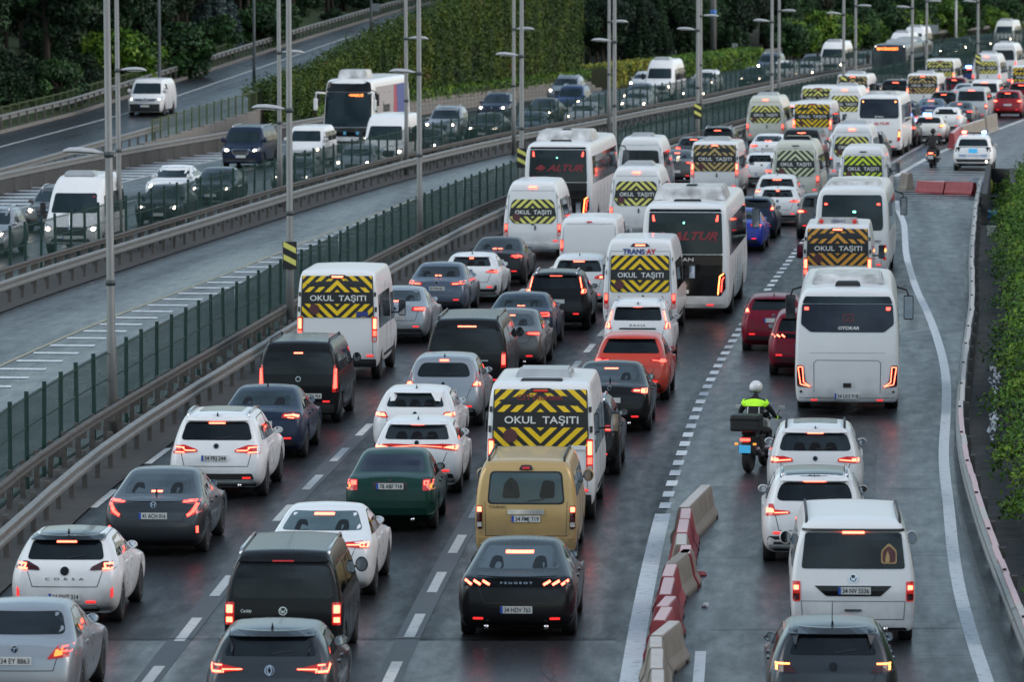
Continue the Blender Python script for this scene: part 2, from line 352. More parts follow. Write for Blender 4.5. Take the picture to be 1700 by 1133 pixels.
# ------------------------------------------------------------------ asphalt material
def asphalt(key, base, light, rough_lo, rough_hi, streak=1.0, ribs=0.0, spec=.4):
    m = bpy.data.materials.new(key)
    n, N, L, b = nodes_of(m)
    uv = N.new('ShaderNodeUVMap'); tc = N.new('ShaderNodeTexCoord')
    mp = N.new('ShaderNodeMapping'); mp.inputs['Scale'].default_value = (1.0 * streak, 0.018, 1); L.new(uv.outputs[0], mp.inputs[0])
    s1 = N.new('ShaderNodeTexNoise'); s1.inputs['Scale'].default_value = 1.0; s1.inputs['Detail'].default_value = 4; L.new(mp.outputs[0], s1.inputs['Vector'])
    s2 = N.new('ShaderNodeTexNoise'); s2.inputs['Scale'].default_value = 0.22; s2.inputs['Detail'].default_value = 7; mpb = N.new('ShaderNodeMapping'); mpb.inputs['Scale'].default_value = (1.6, 0.16, 1); L.new(uv.outputs[0], mpb.inputs[0]); L.new(mpb.outputs[0], s2.inputs['Vector'])
    s3 = N.new('ShaderNodeTexNoise'); s3.inputs['Scale'].default_value = 9; s3.inputs['Detail'].default_value = 6; s3.inputs['Roughness'].default_value = .7; L.new(tc.outputs['Object'], s3.inputs['Vector'])
    a1 = N.new('ShaderNodeMath'); a1.operation = 'MULTIPLY_ADD'; a1.inputs[1].default_value = .55; L.new(s1.outputs[0], a1.inputs[0])
    a2 = N.new('ShaderNodeMath'); a2.operation = 'MULTIPLY'; a2.inputs[1].default_value = .45; L.new(s2.outputs[0], a2.inputs[0]); L.new(a2.outputs[0], a1.inputs[2])
    r = N.new('ShaderNodeMapRange'); r.inputs[1].default_value = .34; r.inputs[2].default_value = .66; L.new(a1.outputs[0], r.inputs[0])
    mx = N.new('ShaderNodeMix'); mx.data_type = 'RGBA'; mx.inputs[6].default_value = (*base, 1); mx.inputs[7].default_value = (*light, 1); L.new(r.outputs[0], mx.inputs[0])
    gr = N.new('ShaderNodeMapRange'); gr.inputs[1].default_value = .3; gr.inputs[2].default_value = .7; gr.inputs[3].default_value = .78; gr.inputs[4].default_value = 1.22; L.new(s3.outputs[0], gr.inputs[0])
    vm = N.new('ShaderNodeVectorMath'); vm.operation = 'SCALE'; L.new(mx.outputs[2], vm.inputs[0]); L.new(gr.outputs[0], vm.inputs['Scale'])
    s4 = N.new('ShaderNodeTexNoise'); s4.inputs['Scale'].default_value = 1.0; s4.inputs['Detail'].default_value = 8; s4.inputs['Roughness'].default_value = .72
    mp4 = N.new('ShaderNodeMapping'); mp4.inputs['Scale'].default_value = (2.6, .55, 1); L.new(uv.outputs[0], mp4.inputs[0]); L.new(mp4.outputs[0], s4.inputs['Vector'])
    m4 = N.new('ShaderNodeMapRange'); m4.inputs[1].default_value = .36; m4.inputs[2].default_value = .64; m4.inputs[3].default_value = .8; m4.inputs[4].default_value = 1.18; L.new(s4.outputs[0], m4.inputs[0])
    vm4 = N.new('ShaderNodeVectorMath'); vm4.operation = 'SCALE'; L.new(vm.outputs[0], vm4.inputs[0]); L.new(m4.outputs[0], vm4.inputs['Scale']); vm = vm4
    L.new(vm.outputs[0], b.inputs['Base Color']); b.inputs['Specular IOR Level'].default_value = spec
    rr = N.new('ShaderNodeMapRange'); rr.inputs[1].default_value = .38; rr.inputs[2].default_value = .64; rr.inputs[3].default_value = rough_hi; rr.inputs[4].default_value = rough_lo
    am = N.new('ShaderNodeMath'); am.operation = 'MULTIPLY_ADD'; am.inputs[1].default_value = .36; L.new(s4.outputs[0], am.inputs[0])
    am2 = N.new('ShaderNodeMath'); am2.operation = 'MULTIPLY'; am2.inputs[1].default_value = .64; L.new(a1.outputs[0], am2.inputs[0]); L.new(am2.outputs[0], am.inputs[2])
    L.new(am.outputs[0], rr.inputs[0]); L.new(rr.outputs[0], b.inputs['Roughness'])
    bp = N.new('ShaderNodeBump'); bp.inputs['Strength'].default_value = .3; bp.inputs['Distance'].default_value = .003
    L.new(s3.outputs[0], bp.inputs['Height']); L.new(bp.outputs[0], b.inputs['Normal'])
    if ribs:
        w = N.new('ShaderNodeTexNoise'); w.inputs['Detail'].default_value = 3
        mp2 = N.new('ShaderNodeMapping'); mp2.inputs['Scale'].default_value = (.25, 5.0, 1); L.new(uv.outputs[0], mp2.inputs[0]); L.new(mp2.outputs[0], w.inputs['Vector']); w.inputs['Scale'].default_value = 1
        bp2 = N.new('ShaderNodeBump'); bp2.inputs['Strength'].default_value = ribs; bp2.inputs['Distance'].default_value = .02
        L.new(w.outputs[0], bp2.inputs['Height']); L.new(bp.outputs[0], bp2.inputs['Normal']); L.new(bp2.outputs[0], b.inputs['Normal'])
    MATS[key] = m
    return m
A_MAIN = asphalt('asphalt_main', (0.009, 0.0095, 0.011), (0.021, 0.0215, 0.024), .2, .55, spec=.11)
A_OLD = asphalt('asphalt_worn', (0.022, 0.023, 0.026), (0.036, 0.037, 0.041), .18, .5, spec=.17)
A_BUS = asphalt('asphalt_bus', (0.022, 0.023, 0.025), (0.056, 0.056, 0.060), .18, .46, streak=.6, spec=.2)
A_EXIT = asphalt('asphalt_exit', (0.022, 0.025, 0.029), (0.038, 0.043, 0.049), .2, .5, ribs=.5, spec=.26)
A_FAR = asphalt('asphalt_far', (0.018, 0.0195, 0.022), (0.034, 0.036, 0.041), .2, .5, spec=.25)
def paint_line_mat(key, rgb):
    m = bpy.data.materials.new(key); n, N, L, b = nodes_of(m)
    tc = N.new('ShaderNodeTexCoord'); no = N.new('ShaderNodeTexNoise'); no.inputs['Scale'].default_value = 5; no.inputs['Detail'].default_value = 8; no.inputs['Roughness'].default_value = .7
    L.new(tc.outputs['Object'], no.inputs['Vector'])
    r = N.new('ShaderNodeMapRange'); r.inputs[1].default_value = .34; r.inputs[2].default_value = .46; L.new(no.outputs[0], r.inputs[0])
    mx = N.new('ShaderNodeMix'); mx.data_type = 'RGBA'; mx.inputs[6].default_value = (*[c * .42 for c in rgb], 1); mx.inputs[7].default_value = (*rgb, 1)
    L.new(r.outputs[0], mx.inputs[0]); L.new(mx.outputs[2], b.inputs['Base Color']); b.inputs['Roughness'].default_value = .5
    return m
LINE = paint_line_mat('road_paint_white', (0.56, 0.56, 0.54))
LINE_Y = paint_line_mat('road_paint_yellowish', (0.30, 0.26, 0.16))
LINE_B = paint_line_mat('road_paint_bright', (0.62, 0.64, 0.66))

# ------------------------------------------------------------------ ground and roads
def soil(key, a, b_, sc=.25):
    m = bpy.data.materials.new(key); n, N, L, b = nodes_of(m)
    tc = N.new('ShaderNodeTexCoord'); no = N.new('ShaderNodeTexNoise'); no.inputs['Scale'].default_value = sc; no.inputs['Detail'].default_value = 9; no.inputs['Roughness'].default_value = .65
    L.new(tc.outputs['Object'], no.inputs['Vector'])
    mx = N.new('ShaderNodeMix'); mx.data_type = 'RGBA'; mx.inputs[6].default_value = (*a, 1); mx.inputs[7].default_value = (*b_, 1)
    r = N.new('ShaderNodeMapRange'); r.inputs[1].default_value = .35; r.inputs[2].default_value = .65; L.new(no.outputs[0], r.inputs[0]); L.new(r.outputs[0], mx.inputs[0])
    L.new(mx.outputs[2], b.inputs['Base Color']); b.inputs['Roughness'].default_value = .9
    bp = N.new('ShaderNodeBump'); bp.inputs['Strength'].default_value = .7; bp.inputs['Distance'].default_value = .08; L.new(no.outputs[0], bp.inputs['Height']); L.new(bp.outputs[0], b.inputs['Normal'])
    return m
SOIL = soil('dark_soil', (0.035, 0.045, 0.02), (0.07, 0.065, 0.04))
DIRT = soil('wet_dirt', (0.018, 0.018, 0.017), (0.045, 0.043, 0.04), 2.0)
g = pydata([(-2500, -300, -.3), (2500, -300, -.3), (2500, 4500, -.3), (-2500, 4500, -.3)], [(0, 1, 2, 3)])
tag(mesh_obj('ground', g, SOIL), kind='structure')
def sheet(name, fl, fr, y0, y1, mat, z=0.0, step=3.0):
    return tag(mesh_obj(name, strip_me(line_pts(fl, y0, y1, step), line_pts(fr, y0, y1, step), z), mat), kind='structure')
sheet('road', lambda Y: c_railA(Y) - .2, lambda Y: max(c_tape(Y) + .1, spine(Y) + 4) if Y < 226 else c_gate(Y) + 22, 40, 560, A_MAIN)
sheet('bus_road', lambda Y: c_railB(Y) - .2, lambda Y: c_railA(Y) - 1.3, 90, 560, A_BUS)
sheet('opposite_road', lambda Y: c_barC(Y) - .6, lambda Y: c_railB(Y) - 1.4, 130, 700, A_FAR)
# worn asphalt close to the camera, and the exit lane on the right
sheet('asphalt_patch', lambda Y: c_railA(Y) + .6, lambda Y: c_lineD(Y) + .0, 60, 83.9, A_OLD, .004)
sheet('exit_lane', lambda Y: c_lineD(Y) + .05, lambda Y: c_tape(Y) - .15, 60, 165, A_OLD, .004)
sheet('exit_lane_shoulder', lambda Y: c_edge(Y) - 1.4 if Y < 150 else c_edge(Y), lambda Y: c_tape(Y) - .25, 62, 222, A_EXIT, .008)
sheet('gore_area', lambda Y: c_gate(Y), lambda Y: c_gate(Y) + 20, 242, 420, A_EXIT, .004)
sheet('median_strip', lambda Y: c_railA(Y) - 1.45, lambda Y: c_railA(Y) + .35, 60, 520, MATS['stained_concrete'], .03)
sheet('far_median_strip', lambda Y: c_railB(Y) - 1.6, lambda Y: c_railB(Y) + .35, 110, 600, MATS['stained_concrete'], .03)

def dashes(name, f, y0, y1, on, off, w, mat, z=.012, phase=0.0, bend=True):
    vs, fs = [], []
    Y = y0 + phase
    while Y < y1:
        Yb = min(Y + on, y1)
        n = max(1, int((Yb - Y) / 2))
        for i in range(n + 1):
            yy = Y + (Yb - Y) * i / n
            vs += [(f(yy) - w / 2, yy, z), (f(yy) + w / 2, yy, z)]
            if i: k = len(vs); fs.append((k - 4, k - 3, k - 1, k - 2))
        Y += on + off
    return tag(mesh_obj(name, pydata(vs, fs), mat), kind='structure')
dashes('lane_marking', c_lineA, 60, 330, 3.4, 8.6 - 3.4 - .0, .16, LINE, phase=.4)
dashes('lane_marking', c_lineB, 60.8, 330, 2.9, 2.85, .17, LINE, phase=0)
dashes('lane_marking', c_lineC, 61, 330, 2.9, 2.85, .17, LINE, phase=.3)
dashes('lane_marking', c_lineD, 60, 102.3, 50, 0, .30, LINE_B)
dashes('lane_marking', c_lineD, 103.3, 300, 1.05, 1.05, .22, LINE_B)
dashes('edge_marking', c_edge, 62, 222, 400, 0, .22, LINE_B, z=.016)
dashes('edge_marking', c_gate, 244, 420, 400, 0, .28, LINE, z=.016)
dashes('edge_marking', c_bus, 110, 420, 400, 0, .12, LINE_Y)
dashes('exit_lane_marking', lambda Y: G(1158, 1133).x + (Y - 79) * .045, 76.5, 82.6, 7, 2, .17, LINE_B, z=.016)
dashes('opposite_marking', c_hatch, 190, 420, 400, 0, .16, LINE)
dashes('opposite_marking', lambda Y: c_hatch(Y) + 3.4, 190, 520, 3, 4.5, .15, LINE)
dashes('opposite_marking', lambda Y: c_railB(Y) - 2.0, 150, 520, 400, 0, .14, LINE)
def hatches(name, fl, fr, y0, y1, period, on, skew, mat, z=.012):
    vs, fs = [], []
    Y = y0
    while Y < y1:
        a, b = fl(Y), fr(Y); k = len(vs)
        vs += [(a, Y, z), (b, Y + skew * (b - a), z), (b, Y + skew * (b - a) + on, z), (a, Y + on, z)]
        fs.append((k, k + 1, k + 2, k + 3)); Y += period
    return tag(mesh_obj(name, pydata(vs, fs), mat), kind='structure')
hatches('bus_road_hatching', lambda Y: c_bus(Y) + .15, lambda Y: c_bus(Y) + 1.35, 118, 330, 2.6, .55, -.10, LINE_B)
hatches('opposite_hatching', lambda Y: c_barC(Y) + .2, lambda Y: c_hatch(Y) - .1, 205, 300, 2.8, .95, -.05, LINE_B)
hatches('gore_hatching', lambda Y: c_gate(Y) + .3, lambda Y: c_gate(Y) + 15, 244, 345, 2.5, .95, -.22, paint_line_mat('road_paint_worn', (0.24, 0.245, 0.25)))
hatches('exit_hatching', lambda Y: c_edge(Y) + .2, lambda Y: c_tape(Y) - .5, 222.5, 242, 1.9, .5, -.02, paint_line_mat('road_paint_old', (0.36, 0.37, 0.375)))
# transverse joints and cracks in the asphalt
vs, fs = [], []
def crack(pts, w):
    for i, (a, b) in enumerate(zip(pts, pts[1:])):
        a, b = Vector(a), Vector(b); d = (b - a).normalized(); nrm = Vector((-d.y, d.x, 0)) * w / 2
        k = len(vs); vs.extend([tuple(a - nrm), tuple(a + nrm), tuple(b + nrm), tuple(b - nrm)]); fs.append((k, k + 1, k + 2, k + 3))
def wander(x0, y0, x1, y1, n, amp):
    return [(x0 + (x1 - x0) * i / n + random.uniform(-amp, amp), y0 + (y1 - y0) * i / n + random.uniform(-amp, amp), .014) for i in range(n + 1)]
crack(wander(G(915, 1133).x, 79, G(880, 1070).x, 83.6, 14, .05), .012)
crack(wander(G(925, 1133).x, 79, G(905, 1085).x, 82.6, 12, .06), .010)
crack(wander(G(1180, 1048).x, 85.2, G(1600, 1048).x, 85.4, 20, .02), .03)
for k in range(10):
    Y = 95 + k * 12.3; crack(wander(c_lineD(Y) + .5, Y, c_tape(Y) - .6, Y + random.uniform(-.5, .5), 14, .03), .025)
for Y in (84.1,):
    crack(wander(c_railA(Y) + 1, Y, c_lineD(Y) - .3, Y, 24, .02), .05)
tag(mesh_obj('asphalt_cracks', pydata(vs, fs), MATS['panel_gap']), kind='structure')
# dark sealed strips under two of the dashed lines
for f, y0, y1 in ((c_lineB, 60, 84), (c_lineC, 60, 110), (c_lineB, 84, 150)):
    tag(mesh_obj('seam_strip', strip_me(line_pts(lambda Y: f(Y) - .20, y0, y1, 1.5), line_pts(lambda Y: f(Y) + .18, y0, y1, 1.5), .008),
                 plain('tar_seal', (0.032, 0.032, 0.035), .5, nscale=2, nmix=.4)), kind='structure')

# right hand verge behind the tape rail
def verge_z(Y, d):
    return -.05 if d < .8 else (d - .8) * .75 - .05
rows = []
for Y in np.arange(60, 236, 3.0):
    x0 = c_tape(Y) + .05
    rows.append([(x0 + d, Y, verge_z(Y, d) + .05 * math.sin(Y + d)) for d in (0, .5, .8, 2.0, 3.2, 5.0, 8.0, 14.0)])
vs = [p for r in rows for p in r]
fs = [(i * 8 + j, i * 8 + j + 1, i * 8 + j + 9, i * 8 + j + 8) for i in range(len(rows) - 1) for j in range(7)]
tag(mesh_obj('verge_ground', pydata(vs, [f for q, f in enumerate(fs) if q % 7 < 3]), DIRT), kind='structure'); tag(mesh_obj('verge_slope', pydata(vs, [f for q, f in enumerate(fs) if q % 7 >= 3]), soil('verge_grass', (0.018, 0.035, 0.010), (0.045, 0.08, 0.02), 1.2)), kind='structure')

# ------------------------------------------------------------------ guardrails
def wbeam_me(length):
    prof = [(0, .31), (.025, .305), (.08, .27), (.08, .215), (.02, .175), (.02, .135), (.08, .095), (.08, .04), (.025, .005), (0, 0)]
    vs = [(x, y, z) for y in (0, length + .15) for x, z in prof]; n = len(prof)
    fs = [(i, i + 1, n + i + 1, n + i) for i in range(n - 1)]
    me = pydata(vs, fs, 'w_beam'); 
    return me
def solid(me, t):
    o = bpy.data.objects.new('tmp', me); COL.objects.link(o); md = o.modifiers.new('s', 'SOLIDIFY'); md.thickness = t; md.offset = 0
    dg = bpy.context.evaluated_depsgraph_get(); r = bpy.data.meshes.new_from_object(o.evaluated_get(dg)); bpy.data.objects.remove(o); return r
WB = solid(wbeam_me(4.0), .012)
POST = box_me(-.05, .05, -.045, .045, 0, .78)
SPACER = box_me(0, .16, -.06, .06, .45, .72)
def chain(f, y0, y1, L):
    pts = []; Y = y0
    while Y < y1:
        m = slope(Y); dy = L / math.sqrt(1 + m * m); pts.append((Y, Y + dy)); Y += dy
    return pts
def guardrail(name, label, f, y0, y1, mat_beam, side=1, top=.80, postgap=2.0, z0=.03, bh=1.0):
    root = empty(name, (f(y0), y0, 0)); tag(root, label, 'guardrail')
    inv = Vector((f(y0), y0, 0))
    for a, b in chain(f, y0, y1, 4.0):
        pa, pb = Vector((f(a), a, 0)), Vector((f(b), b, 0)); ang = -math.atan2(pb.x - pa.x, pb.y - pa.y)
        o = mesh_obj('beam', WB, mat_beam, root, pa - inv + Vector((0, 0, top - .31)), (random.uniform(-.002, .002), 0, ang))
        if bh != 1: o.scale = (1, 1, bh); o.location.z = top - .31 * bh
        for k in range(int(4 / postgap)):
            t = (k + .5) / (4 / postgap); p = pa.lerp(pb, t)
            po = mesh_obj('post', POST, MATS['weathered_steel'], root, p - inv + Vector((-.20 * side, 0, z0 - .03)), (0, random.uniform(-.03, .03), ang))
            mesh_obj('spacer', SPACER, MATS['weathered_steel'], po, (0.03 if side > 0 else -.19, 0, 0))
    return root
guardrail('median_guardrail', 'steel guardrail along the left edge of the congested carriageway, in front of the green fence', c_railA, 72, 330, M['galv'], 1)
guardrail('median_back_guardrail', 'rusty back guardrail at the foot of the nearer green fence, behind the front rail', lambda Y: c_railA(Y, -.95), 86, 330, M['rust'], 1, top=.84, bh=.6)
guardrail('bus_road_guardrail', 'steel guardrail on the far side of the empty bus road, lower of the pair', c_railB, 120, 420, M['galv'], 1)
guardrail('bus_road_back_guardrail', 'back guardrail under the far green fence, facing the oncoming traffic', lambda Y: c_railB(Y, -.85), 120, 430, M['rust'], 1, top=.90, bh=.55)

# ------------------------------------------------------------------ green mesh fences
def panel_me(w, h):
    bm = bmesh.new()
    r = .0035
    for i in range(1, int(w / .078)):
        x = i * .078; box_bm(bm, -r, r, x - r, x + r, 0.02, h)
    for z in [h * t for t in (.03, .34, .66, .97)]:
        box_bm(bm, -.012, .006, 0, w, z - .012, z + .012)
    return to_mesh(bm)
def fence(name, label, f, y0, y1, w, h, z0, mat):
    root = empty(name, (f(y0), y0, 0)); tag(root, label, 'fence'); inv = Vector((f(y0), y0, 0))
    pan = panel_me(w, h); post = box_me(-.04, .04, -.035, .035, 0, h + .09)
    for a, b in chain(f, y0, y1, w):
        pa, pb = Vector((f(a), a, 0)), Vector((f(b), b, 0)); ang = -math.atan2(pb.x - pa.x, pb.y - pa.y)
        lean = random.uniform(-.02, .02)
        mesh_obj('fence_post', post, mat, root, pa - inv + Vector((0, 0, z0)), (random.uniform(-.012, .012), lean, ang))
        mesh_obj('mesh_panel', pan, mat, root, pa - inv + Vector((0, 0, z0)), (0, lean, ang))
fence('green_mesh_fence', 'nearer green mesh fence between the traffic jam and the empty bus road', lambda Y: c_railA(Y, -1.25), 80, 420, 2.4, 1.85, .06, M['green'])
fence('green_mesh_fence', 'far green mesh fence between the bus road and the oncoming traffic', lambda Y: c_railB(Y, -1.15), 130, 520, 2.4, 1.85, .10, M['green'])

# ------------------------------------------------------------------ lamp poles
HEAD = None
def lamp_head_me():
    bm = bmesh.new()
    n = 12; rings = []
    for t, w, h, dz in ((0, .04, .04, .0), (.06, .06, .05, .0), (.22, .12, .075, .02), (.5, .155, .085, .035), (.74, .13, .075, .03), (.86, .07, .045, .01), (.9, .01, .01, 0)):
        rings.append([bm.verts.new((-.12 - t, w * math.cos(a), dz + h * (math.sin(a) if math.sin(a) > 0 else .55 * math.sin(a)))) for a in [2 * math.pi * k / n for k in range(n)]])
    for a, b in zip(rings, rings[1:]):
        for k in range(n): bm.faces.new((a[k], a[(k + 1) % n], b[(k + 1) % n], b[k]))
    bm.faces.new(rings[0]); bm.faces.new(rings[-1][::-1]); bmesh.ops.recalc_face_normals(bm, faces=bm.faces)
    return to_mesh(bm, 'lamp_head', True)
HEAD = lamp_head_me()
POLE = lathe_me([(0, .112), (2.2, .104), (2.25, .092), (12.2, .066)], 14, 'Z', 'pole')
BAND = lathe_me([(-.06, .108), (.06, .108)], 14, 'Z', 'band')
LENS = box_me(-.86, -.35, -.09, .09, -.035, -.02)
SIGN = box_me(-.19, .19, -.02, .0, -.42, .42)
def sign_stripes():
    vs, fs = [], []
    for z in (-.32, .06):
        k = len(vs); vs += [(-.17, -.024, z + .20), (.17, -.024, z - .0), (.17, -.024, z + .17), (-.17, -.024, z + .37)]; fs.append((k, k + 1, k + 2, k + 3))
    return pydata(vs, fs)
STR = sign_stripes()
def pole(px, s, side, label, sign=False, lean=0.0):
    p = at_scale(px, s); root = empty('lamp_pole', (p.x, p.y, 0)); tag(root, label, 'lamp pole', 'grey lamp poles standing in the medians')
    root.rotation_euler = (0, lean, 0)
    mesh_obj('pole_shaft', POLE, M['pole'], root, (0, 0, 0))
    for z in (6.2, 3.4):
        mesh_obj('clamp_band', BAND, M['poledark'], root, (0, 0, z))
    for z, sd in ((6.22, side), (11.6, -side)):
        h = mesh_obj('lamp_head', HEAD, M['lamphead'], root, (0, 0, z), (0, -.04 * sd, 0 if sd < 0 else math.pi))
        mesh_obj('lamp_lens', LENS, M['lamp_clear'], h, (0, 0, 0))
    if sign:
        b = mesh_obj('hazard_board', SIGN, M['sign_black'], root, (0, -.12, 2.25)); b.scale = (1, 1, .9)
        mesh_obj('yellow_stripes', STR, M['yelpale'], b, (0, 0, 0))
near = [(187, 76, 0), (482, 61, 1), (697, 48.5, 0), (866, 42.7, 1), (1020, 37.8, 0), (1158, 33.9, 1), (1281, 31, 0), (1400, 28.5, 1), (1514, 26.3, 0), (1623, 24.3, 1)]
ords = ['first', 'second', 'third', 'fourth', 'fifth', 'sixth', 'seventh', 'eighth', 'ninth', 'tenth']
for i, (px, s, sg) in enumerate(near):
    pole(px, s, -1, f"grey lamp pole in the nearer median, {ords[i]} from the left" + (', with striped board' if sg else ', no striped board'), bool(sg), lean=(-.008, -.002, -.003, 0, 0, 0, 0, 0, 0, 0)[i])
far = [(199, 47.5), (465, 41.5), (675, 36.7), (853, 33.5), (1011, 31), (1163, 29), (1293, 27.3), (1420, 25.6), (1538, 24)]
for i, (px, s) in enumerate(far):
    pole(px, s, 1, f"grey lamp pole in the far median beyond the bus road, {ords[i]} from the left", False, lean=(-.008, -.004, -.003, 0, 0, 0, 0, 0, 0)[i])

# ------------------------------------------------------------------ ramp on the left and its walls
RL_Y = [200, 231, 260, 290, 339, 388, 443, 520, 640]; RL_X = [-33.5, -28.6, -24.6, -20.6, -16.3, -12.1, -6.8, 2.5, 19]
def c_ramp(Y, d=0.0): return float(np.interp(Y, RL_Y, RL_X)) + d
def ramp_z(Y): return max(0.0, 1.2 + (Y - 286) * .0207) if Y > 228 else 0.0
def ramp_pts(d, y0=180, y1=600, step=4, dz=0.0):
    return [Vector((c_ramp(Y, d), Y, ramp_z(Y) + dz)) for Y in np.arange(y0, y1, step)]
tag(mesh_obj('ramp_road', strip_me(ramp_pts(-2.6), ramp_pts(6.9), .02), A_FAR), kind='structure')
tag(mesh_obj('ramp_edge_marking', strip_me(ramp_pts(-.09), ramp_pts(.09), .036, False), LINE), kind='structure')
# grassy ground left of the ramp and behind it
rows = []
for Y in np.arange(150, 760, 10.0):
    z = ramp_z(Y)
    rows.append([(c_ramp(Y, d), Y, z + h + .25 * math.sin(Y * .13 + d)) for d, h in ((-90, 3.5), (-50, 2.5), (-24, 1.2), (-10, .3), (-2.7, -.1))])
vs = [p for r in rows for p in r]; fs = [(i * 5 + j, i * 5 + j + 1, i * 5 + j + 6, i * 5 + j + 5) for i in range(len(rows) - 1) for j in range(4)]
tag(mesh_obj('bank_ground', pydata(vs, fs, smooth=True), soil('bank_grass', (0.02, 0.04, 0.012), (0.05, 0.085, 0.02), .6)), kind='structure')
# kerb along the ramp
KERB = box_me(-.12, .12, 0, 2.96, 0, .16, .02)
def kerb(name, label, fn, zf, y0, y1, L=3.0):
    root = empty(name, (fn(y0), y0, zf(y0))); tag(root, label, 'kerb'); inv = Vector((fn(y0), y0, zf(y0))); Y = y0
    while Y < y1:
        a = Vector((fn(Y), Y, zf(Y))); b = Vector((fn(Y + L), Y + L, zf(Y + L))); d = b - a
        mesh_obj('kerb_stone', KERB, M['stone'], root, a - inv + Vector((0, 0, .0)), (math.atan2(d.z, d.length), 0, -math.atan2(d.x, d.y))); Y += L * d.y / d.length
kerb('ramp_kerb', 'pale kerb along the left edge of the ramp below the trees', lambda Y: c_ramp(Y, -2.6), lambda Y: ramp_z(Y) + .0, 225, 470)
def ramp_rail(name, label, d, y0, y1, dz=0.0, side=1, gaps=()):
    root = empty(name, (c_ramp(y0, d), y0, ramp_z(y0))); tag(root, label, 'guardrail'); inv = Vector((c_ramp(y0, d), y0, ramp_z(y0)))
    Y = y0
    while Y < y1:
        a = Vector((c_ramp(Y, d), Y, ramp_z(Y))); b = Vector((c_ramp(Y + 4, d), Y + 4, ramp_z(Y + 4))); v = b - a
        if not any(g0 < Y < g1 for g0, g1 in gaps):
            mesh_obj('beam', WB, M['galv'], root, a - inv + Vector((0, 0, .55 + dz)), (math.atan2(v.z, v.length), 0, -math.atan2(v.x, v.y)))
            for t in (.25, .75): mesh_obj('post', POST, MATS['weathered_steel'], root, a.lerp(b, t) - inv + Vector((-.1 * side, 0, dz)), (0, 0, -math.atan2(v.x, v.y)))
        Y += 3.97
ramp_rail('ramp_guardrail', 'steel guardrail on the tree side of the climbing ramp', -2.95, 262, 470, side=-1, gaps=((328, 340),))
ramp_rail('ramp_inner_guardrail', 'low guardrail between the ramp and the oncoming carriageway at the far left', 6.7, 170, 262)
def olive_fence(label, d, y0, y1, h=1.25):
    root = empty('olive_fence', (c_ramp(y0, d), y0, ramp_z(y0))); tag(root, label, 'fence'); inv = Vector((c_ramp(y0, d), y0, ramp_z(y0)))
    pan = panel_me(2.0, h)
    bars = bmesh.new()
    for i in range(1, 10): box_bm(bars, -.006, .006, i * .2 - .006, i * .2 + .006, .05, h)
    box_bm(bars, -.02, .02, 0, 2.0, h - .05, h); box_bm(bars, -.02, .02, 0, 2.0, .05, .1); bars = to_mesh(bars)
    post = box_me(-.04, .04, -.04, .04, 0, h + .05)
    Y = y0
    while Y < y1:
        a = Vector((c_ramp(Y, d), Y, ramp_z(Y))); b = Vector((c_ramp(Y + 2, d), Y + 2, ramp_z(Y + 2))); v = b - a; rt = (0, 0, -math.atan2(v.x, v.y))
        mesh_obj('fence_post', post, M['olive'], root, a - inv, rt); mesh_obj('bar_panel', bars, M['olive'], root, a - inv, rt)
        Y += 1.99
olive_fence('olive green railing along the ramp above the concrete wall', 6.95, 262, 306)
olive_fence('olive green railing behind the ramp guardrail under the trees', -3.5, 258, 352, 1.15)
# retaining wall under the ramp
def slab_wall(name, label, A, B, z0, z1, th, mat, cat='wall', kind=None):
    """A, B polyline with heights"""
    pass
wall = empty('ramp_wall', (c_ramp(255, 7.05), 255, 0)); tag(wall, 'pale concrete retaining wall below the olive railing of the ramp', 'wall')
inv = Vector((c_ramp(255, 7.05), 255, 0))
Y = 250
while Y < 306:
    a = Vector((c_ramp(Y, 7.05), Y, 0)); b = Vector((c_ramp(Y + 3, 7.05), Y + 3, 0)); v = b - a
    mesh_obj('wall_panel', box_me(-.12, .12, 0.02, v.length - .02, -.3, ramp_z(Y) + .28, .015), M['concrete'], wall, a - inv, (0, 0, -math.atan2(v.x, v.y))); Y += 3
# concrete kerb wall with rail at the left of the oncoming carriageway
wall = empty('roadside_barrier', (c_barC(160), 160, 0)); tag(wall, 'stained concrete barrier with a steel top rail left of the oncoming lanes', 'barrier'); inv = Vector((c_barC(160), 160, 0))
Y = 170
while Y < 299:
    a, b = Vector((c_barC(Y), Y, 0)), Vector((c_barC(Y + 3), Y + 3, 0)); v = b - a; rt = (0, 0, -math.atan2(v.x, v.y))
    mesh_obj('barrier_panel', box_me(-.14, .14, 0.03, v.length - .03, -.2, .58 + random.uniform(-.02, .02), .02), MATS['stained_concrete'], wall, a - inv, rt)
    mesh_obj('rail_post', box_me(-.04, .04, .2, .3, .58, .85), MATS['weathered_steel'], wall, a - inv, rt)
    mesh_obj('top_rail', solid(wbeam_me(v.length), .012), M['galv'], wall, a - inv + Vector((.1, 0, .6)), rt); Y += 3
# stepped kerb stones below the ivy wall
ST = box_me(-.16, .16, .01, .97, 0, .22, .02)
wall = empty('stepped_stone_kerb', (c_barC(300), 300, 0)); tag(wall, 'stepped rows of grey kerb stones below the long ivy covered wall', 'kerb'); inv = Vector((c_barC(300), 300, 0))
for r_ in range(4):
    Y = 300 + r_ * .4
    while Y < 376:
        a, b = Vector((c_barC(Y, -.1 - .34 * r_), Y, 0)), Vector((c_barC(Y + 1, -.1 - .34 * r_), Y + 1, 0)); v = b - a
        if r_ < 4 and (Y - 300) % 1 >= 0:
            mesh_obj('kerb_stone', ST, M['stone'], wall, a - inv + Vector((0, 0, .21 * r_ - .02)), (0, random.uniform(-.02, .02), -math.atan2(v.x, v.y)))
        Y += 1.0 / math.sqrt(1 + slope(Y) ** 2)

